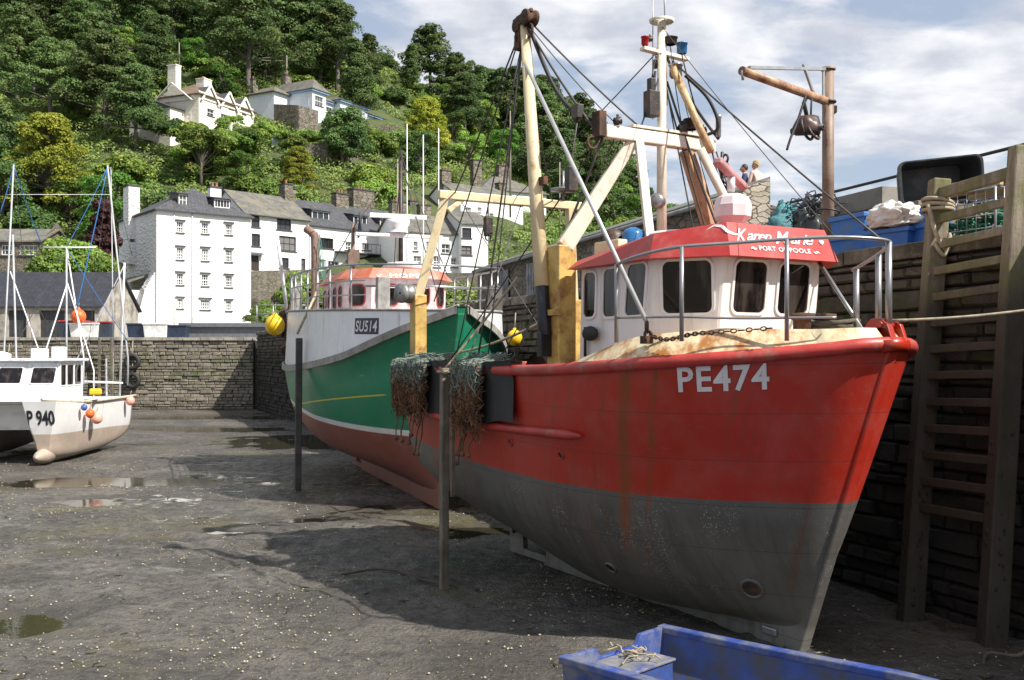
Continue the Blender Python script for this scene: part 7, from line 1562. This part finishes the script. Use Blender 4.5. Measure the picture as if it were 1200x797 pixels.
# two people on the upper path
def person(loc, face, label, shirt, hair, pose, hairkind=0, h=1.72):
    s = h/1.75; e_name = 'person'
    J = {'pelvis': (0, 0, .95), 'spine': (0, 0, 1.15), 'chest': (0, .0, 1.35), 'neck': (0, .0, 1.5), 'nk2': (0, .01, 1.57),
         'hl': (.1, 0, .9), 'kl': (.11, .02, .5), 'al': (.11, -.02, .09), 'tl': (.12, .12, .04), 'hr': (-.1, 0, .9), 'kr': (-.11, .02, .5), 'ar': (-.11, -.02, .09), 'tr': (-.12, .12, .04),
         'sl': (.19, 0, 1.42), 'el': (.26, .04, 1.14), 'wl': (.23, .22, 1.02), 'gl': (.21, .30, 1.04), 'sr': (-.19, 0, 1.42), 'er': (-.26, .04, 1.14), 'wr': (-.22, .24, 1.02), 'gr': (-.19, .32, 1.04)}
    E = [('pelvis', 'spine'), ('spine', 'chest'), ('chest', 'neck'), ('neck', 'nk2'), ('pelvis', 'hl'), ('hl', 'kl'), ('kl', 'al'), ('al', 'tl'), ('pelvis', 'hr'), ('hr', 'kr'), ('kr', 'ar'), ('ar', 'tr'), ('chest', 'sl'), ('sl', 'el'), ('el', 'wl'), ('wl', 'gl'), ('chest', 'sr'), ('sr', 'er'), ('er', 'wr'), ('wr', 'gr')]
    rad = dict(pelvis=.15, spine=.14, chest=.15, neck=.07, nk2=.055, hl=.1, kl=.065, al=.045, tl=.04, hr=.1, kr=.065, ar=.045, tr=.04, sl=.065, el=.045, wl=.032, gl=.035, sr=.065, er=.045, wr=.032, gr=.035)
    ks = list(J); me = bpy.data.meshes.new('body'); me.from_pydata([Vector(J[k])*s for k in ks], [(ks.index(a), ks.index(b)) for a, b in E], [])
    tmp = bpy.data.objects.new('tmp', me); COL.objects.link(tmp); md = tmp.modifiers.new('s', 'SKIN')
    for i, k in enumerate(ks): me.skin_vertices[0].data[i].radius = (rad[k]*s,)*2; me.skin_vertices[0].data[i].use_root = (k == 'pelvis')
    sb = tmp.modifiers.new('ss', 'SUBSURF'); sb.levels = 2; sb.render_levels = 2
    me2 = bpy.data.meshes.new_from_object(tmp.evaluated_get(bpy.context.evaluated_depsgraph_get())); bpy.data.objects.remove(tmp)
    mb = MB(); mb.add([v.co for v in me2.vertices], [tuple(p.vertices) for p in me2.polygons], 0, True)
    mi = []
    for p in me2.polygons:
        z = p.center.z/s; x = abs(p.center.x/s); mi.append(0 if (z > 1.5 or (x > .17 and z < 1.16 and z > .96 and p.center.y > .1)) else 1 if z > .93 else 2)
    mb.mi = mi
    hc = Vector((0, .03, 1.64))*s
    mb.ball(hc, .1*s, 20, sc=(.78, .95, 1.18)); mb.ball(hc+Vector((0, .10, -.015))*s, .017*s, 8, sc=(.8, 1.2, 1.4))
    for q in (-1, 1): mb.ball(hc+Vector((q*.078, .0, -.01))*s, .02*s, 8, sc=(.5, .8, 1.3)); mb.ball(hc+Vector((q*.03, .088, .012))*s, .009*s, 8, mi=3)
    mb.ball(hc+Vector((0, .09, -.052))*s, .012*s, 8, sc=(1.7, .5, .45), mi=4)
    for q in (-1, 1):
        for f in range(4): bx_ = q*(.19+.012*(f-1.5)); mb.tube([Vector((bx_, .33, 1.045))*s, Vector((bx_, .37, 1.035))*s, Vector((bx_, .385, 1.01))*s], [.009*s, .008*s, .006*s], 6)
        mb.tube([Vector((q*.16, .30, 1.05))*s, Vector((q*.145, .34, 1.04))*s], .01*s, 6)
    sk_ = pm('skin', (.48, .26, .18), .5, .06, bump=0)
    o = mb.build('person', [sk_, shirt, pm('dark trousers', (.04, .045, .06), .85, .2), M_ink, pm('lips', (.35, .12, .1), .5, 0, bump=0)], loc=loc, rz=face); tag(o, label, 'person')
    mb = MB(); 
    if hairkind == 0: mb.ball(hc+Vector((0, -.02, .025))*s, .103*s, 18, sc=(.82, .92, 1.05)); mb.v = [v if True else v for v in mb.v]
    else:
        for i in range(46):
            a = i*2.4; el = (i/46)*2.2-.5; mb.ball(hc+Vector((math.cos(a)*math.cos(el)*.075, -.03+math.sin(a)*math.cos(el)*.07, .04+math.sin(el)*.09))*s, .035*s, 7)
    k = Vector((0, .06*s, -.0)); vs = []
    mb.v = [tuple(Vector(v)) if not (v[1] > hc.y+.045*s and v[2] < hc.z+.06*s) else (v[0]*.9, hc.y+.04*s, v[2]) for v in mb.v]
    mb.build('hair', hair, o); return o
person(Vector((*at(873, 200, 27.2).xy, 6.45)), R(75), 'dark-haired person in a navy top standing behind the pale stone wall', pm('navy shirt', (.03, .05, .11), .85, .15), pm('dark hair', (.03, .02, .015), .6, .3), 0, 0, 1.70)
person(Vector((*at(886, 200, 26.4).xy, 6.45)), R(40), 'fair curly-haired person in a pale pink top beside the navy-shirted one', pm('pink shirt', (.55, .38, .34), .85, .1), pm('blond hair', (.45, .32, .17), .7, .3), 0, 1, 1.63)

# ============================================================ THE FAR QUAY
ty = empty('tyre_fender', at(155, 424, 58.7), 0, 'black tyre hung on the far quay wall', 'tyre', 'tyres hung on the far quay')
mb = MB(); mb.torus((0, 0, 0), .36, .13, (0, 1, 0), 24, 10); mb.build('tread', M_black, ty); mb = MB(); mb.tube([(0, -.05, .3), (0, .1, 1.2)], .025, 5); mb.build('rope', M_rope, ty)
ty['label'] = 'upper of the two black tyres on the far quay wall behind the white boat’s stern'
for px, py, lab in ((155, 446, 'lower of the two black tyres on the far quay wall behind the white boat’s stern'), (96, 426, 'black tyre on the far quay wall left of the narrow ladder'), (10, 428, 'black tyre on the far quay wall at the left edge, behind the white wheelhouse')):
    c_ = copy_tree(ty); c_.location = at(px, py, 58.7); c_['label'] = lab
fl = empty('quay_ladder', at(124, 470, 58.5), 0, 'narrow dark ladder fixed to the far quay wall behind the white boat', 'ladder')
for x_ in (-.35, .35): mb = MB(); mb.box(x_-.06, -.1, -.4, x_+.06, .02, 3.6); mb.build('stile', M_wood, fl)
for i in range(11): mb = MB(); mb.box(-.3, -.06, .1+.32*i, .3, -.01, .16+.32*i); mb.build('rung', M_wood, fl)
for px, w_, ht_, lab in ((335, .45, 4.6, 'tall dark timber pile at the right end of the far quay'), (343, .3, 4.0, 'shorter timber pile next to the tall one by the green boat')):
    p = at(px, 470, 57); mb = MB(); mb.tube([(0, 0, -.3), (.02, 0, ht_*.5), (.0, 0, ht_)], w_/2, 10); tag(mb.build('timber_pile', pm('tarry timber', (.06, .055, .05), .8, .35, 3, .5, 30), loc=(p.x, p.y, 0)), lab, 'pile')
# grey raised slab with railing right of the tall house
sl_ = empty('loading_slab', (-20.6, 62.5, 4.1), 0, 'long grey concrete slab with a railing on the far quay', 'slab')
mb = MB(); mb.box(0, 0, 0, 8.0, 2.2, .75); mb.box(.3, -.2, .76, 8.1, 2.3, 1.0); mb.build('slab', pm('dark grey slab', (.12, .125, .14), .8, .15), sl_)
for z in (1.55, 2.1): mb = MB(); mb.tube([(5.0, .1, z), (8.0, .1, z)], .035, 6); mb.build('rail', M_steel, sl_)
for x_ in (5, 6, 7, 8.0): mb = MB(); mb.tube([(x_, .1, 1.0), (x_, .1, 2.1)], .04, 6); mb.build('rail_post', M_steel, sl_)
def bin_(px, Y, w_, h_, body, lid, label, name='wheeled_bin'):
    p = at(px, 397, Y); e = empty(name, (p.x, Y, 4.13), 0, label, 'bin'); mb = MB(); mb.prism([(-w_/2*.9, -.35, .05), (w_/2*.9, -.35, .05), (w_/2, -.42, h_), (-w_/2, -.42, h_)], (0, .75, 0)); mb.build('body', body, e, bevel=.03)
    mb = MB(); mb.box(-w_/2-.04, -.46, h_+.003, w_/2+.04, .38, h_+.10); mb.build('lid', lid, e, bevel=.03)
D_b = pm('dark bin plastic', (.03, .04, .06), .5); R_b = pm('red lid', (.4, .03, .03), .5); W_b = pm('white tank plastic', (.7, .7, .68), .5); B_b = pm('blue bin plastic', (.018, .03, .06), .5)
bin_(87, 60.5, 1.5, .95, D_b, R_b, 'dark bin with a red lid left of the white tank'); bin_(120, 60.6, 1.2, .9, D_b, R_b, 'dark bin with a red lid right of the white tank')
bin_(101, 60.4, 1.7, .8, W_b, W_b, 'white plastic tank among the bins on the far quay', 'tank'); bin_(166, 61, 1.5, .8, B_b, D_b, 'navy bin left of the tall white house door'); bin_(205, 61, 1.6, .7, B_b, D_b, 'navy bin under the grey slab'); bin_(184, 60.8, 1.4, .8, W_b, W_b, 'white tub at the foot of the tall white house', 'tub')
buoy(at(92, 371, 60.0), .42, M_ob, 'large orange buoy standing on its post above the white tank')
mb = MB(); mb.tube([at(92, 371, 60.1)-Vector((0, 0, .3)), at(92, 397, 60.1)], .06, 6); mb.thing('short_post', M_steel, 'short grey post under the large orange buoy', 'post')
# poles and flagpoles
for i, (px, py0, py1, Y, r_, mt, lab) in enumerate([(336, 100, 65, 160, .16, M_pole, 'grey pole beside the chimney of the blue-white house'), (210, 75, 50, 165, .16, M_pole, 'telegraph pole among the pines above the cream house'), (466, 330, 187, 72, .07, M_br, 'brown pole rising behind the green boat’s wheelhouse'),
        (477, 330, 145, 76, .055, M_gwhite, 'leftmost of the three slim white masts before the hillside'), (496, 330, 158, 74, .06, M_gwhite, 'middle one of the three slim white masts before the hillside'), (514, 330, 150, 78, .055, M_gwhite, 'rightmost of the three slim white masts before the hillside'),
        (598, 240, 130, 120, .12, M_pole, 'thin pole on the hillside between the derrick and the villa'), (656, 262, 190, 115, .08, M_br, 'thin brown post right of the white villa')]):
    p = at(px, py0, Y); q = at(px, py1, Y); mb = MB(); mb.tube([Vector((0, 0, -1.5)), (0, 0, q.z-p.z)], [r_, r_*.6], 8); tag(mb.build('pole' if mt is not M_gwhite else 'mast', mt, loc=p), lab, 'pole' if mt is not M_gwhite else 'mast')

# mooring chains and ropes lying across the mud
def ground_line(pts, r_, mat, name, label, cat):
    P_ = []
    for p in smooth_path([Vector((*gpt(px, py), 0)) for px, py in pts], 10): P_.append((p.x, p.y, mud_h(p.x, p.y)+.03+.02*mnoise.noise((p.x*3, p.y*3, 1))))
    mb = MB(); mb.tube(P_, r_, 5); mb.thing(name, mat, label, cat)
ground_line([(560, 690), (500, 680), (450, 668), (400, 672)], .016, pm('muddy rope', (.06, .052, .042), .8, .3), 'mooring_rope', 'muddy rope snaking over the mud left of the red boat’s timber leg', 'rope')
# more gear on the red boat's gantry
for x_, y_, z_, s_ in ((-2.33, -.70, 5.90, .05), (-2.33, .30, 5.92, .06), (-2.33, .62, 5.93, .045), (-2.45, .0, 6.72, .06), (-2.42, -.15, 7.0, .035)):
    mb = MB(); mb.lathe([(s_*.7, -s_), (s_, -s_*.8), (s_*.8, 0), (s_, s_*.8), (s_*.7, s_)], (x_, y_, z_), (.4, 1, .2), 12); mb.bar((x_, y_, z_-s_), (x_, y_, z_+s_*1.6), s_*.5); mb.build('pulley_block', M_darkgear, boat)
for p, q, r_ in [((-2.4, -.7, 5.9), dt, .007), ((-2.35, .3, 5.95), (-2.35, .12, 6.9), .007), ((-2.35, .62, 5.95), (-2.35, .3, 6.85), .009), ((-2.4, .8, 5.8), (-2.2, 1.1, 4.3), .012), ((-2.4, .1, 7.1), (-2.3, 1.0, 4.3), .006), ((-2.4, 0, 7.2), (.9, -.5, 4.2), .005), ((-2.4, -.7, 5.7), (-3.9, -1.5, 2.95), .008), ((-2.4, -.6, 5.7), (-2.9, -1.3, 4.0), .008), (dt+Vector((-.1, 0, -.1)), (-6.42, .9, 5.55), .009), ((-6.42, .3, 5.5), (-5.0, -1.4, 2.95), .009), ((-6.42, -.8, 5.5), (-4.6, 0, 2.9), .007)]:
    mb = MB(); mb.tube(sag(p, q, .04, 8), r_, 5); mb.build('rigging_wire', M_wire, boat)
mb = MB(); mb.tube(smooth_path([(-2.35, .35, 6.6), (-2.2, .6, 6.3), (-2.15, .72, 5.95), (-2.3, .6, 5.85)], 6), .022, 6); mb.build('hose', M_black, boat)
for i in range(3):
    mb = MB(); c_ = Vector((-2.38, .92, 5.45-.05*i)); mb.torus(c_, .12+.02*i, .016, (.9, .2+.2*i, .1), 16, 6); mb.build('hung_coil', M_black, boat)
# clutter along the red boat's after rail
rr = random.Random(8)
for i, x_ in enumerate((-6.9, -6.3, -5.9, -5.0, -4.2, -3.7, -3.3)):
    s_ = rr.uniform(.10, .2); o_ = lump((0, 0, s_*.4), s_, (1.2, .9, .8), i*3, .3, 3, 2).build('net_bundle', (M_netb, M_rust, M_netg)[i % 3], boat); o_.location = (x_, -1.2, 2.26+rr.uniform(.35, .55)-.1)
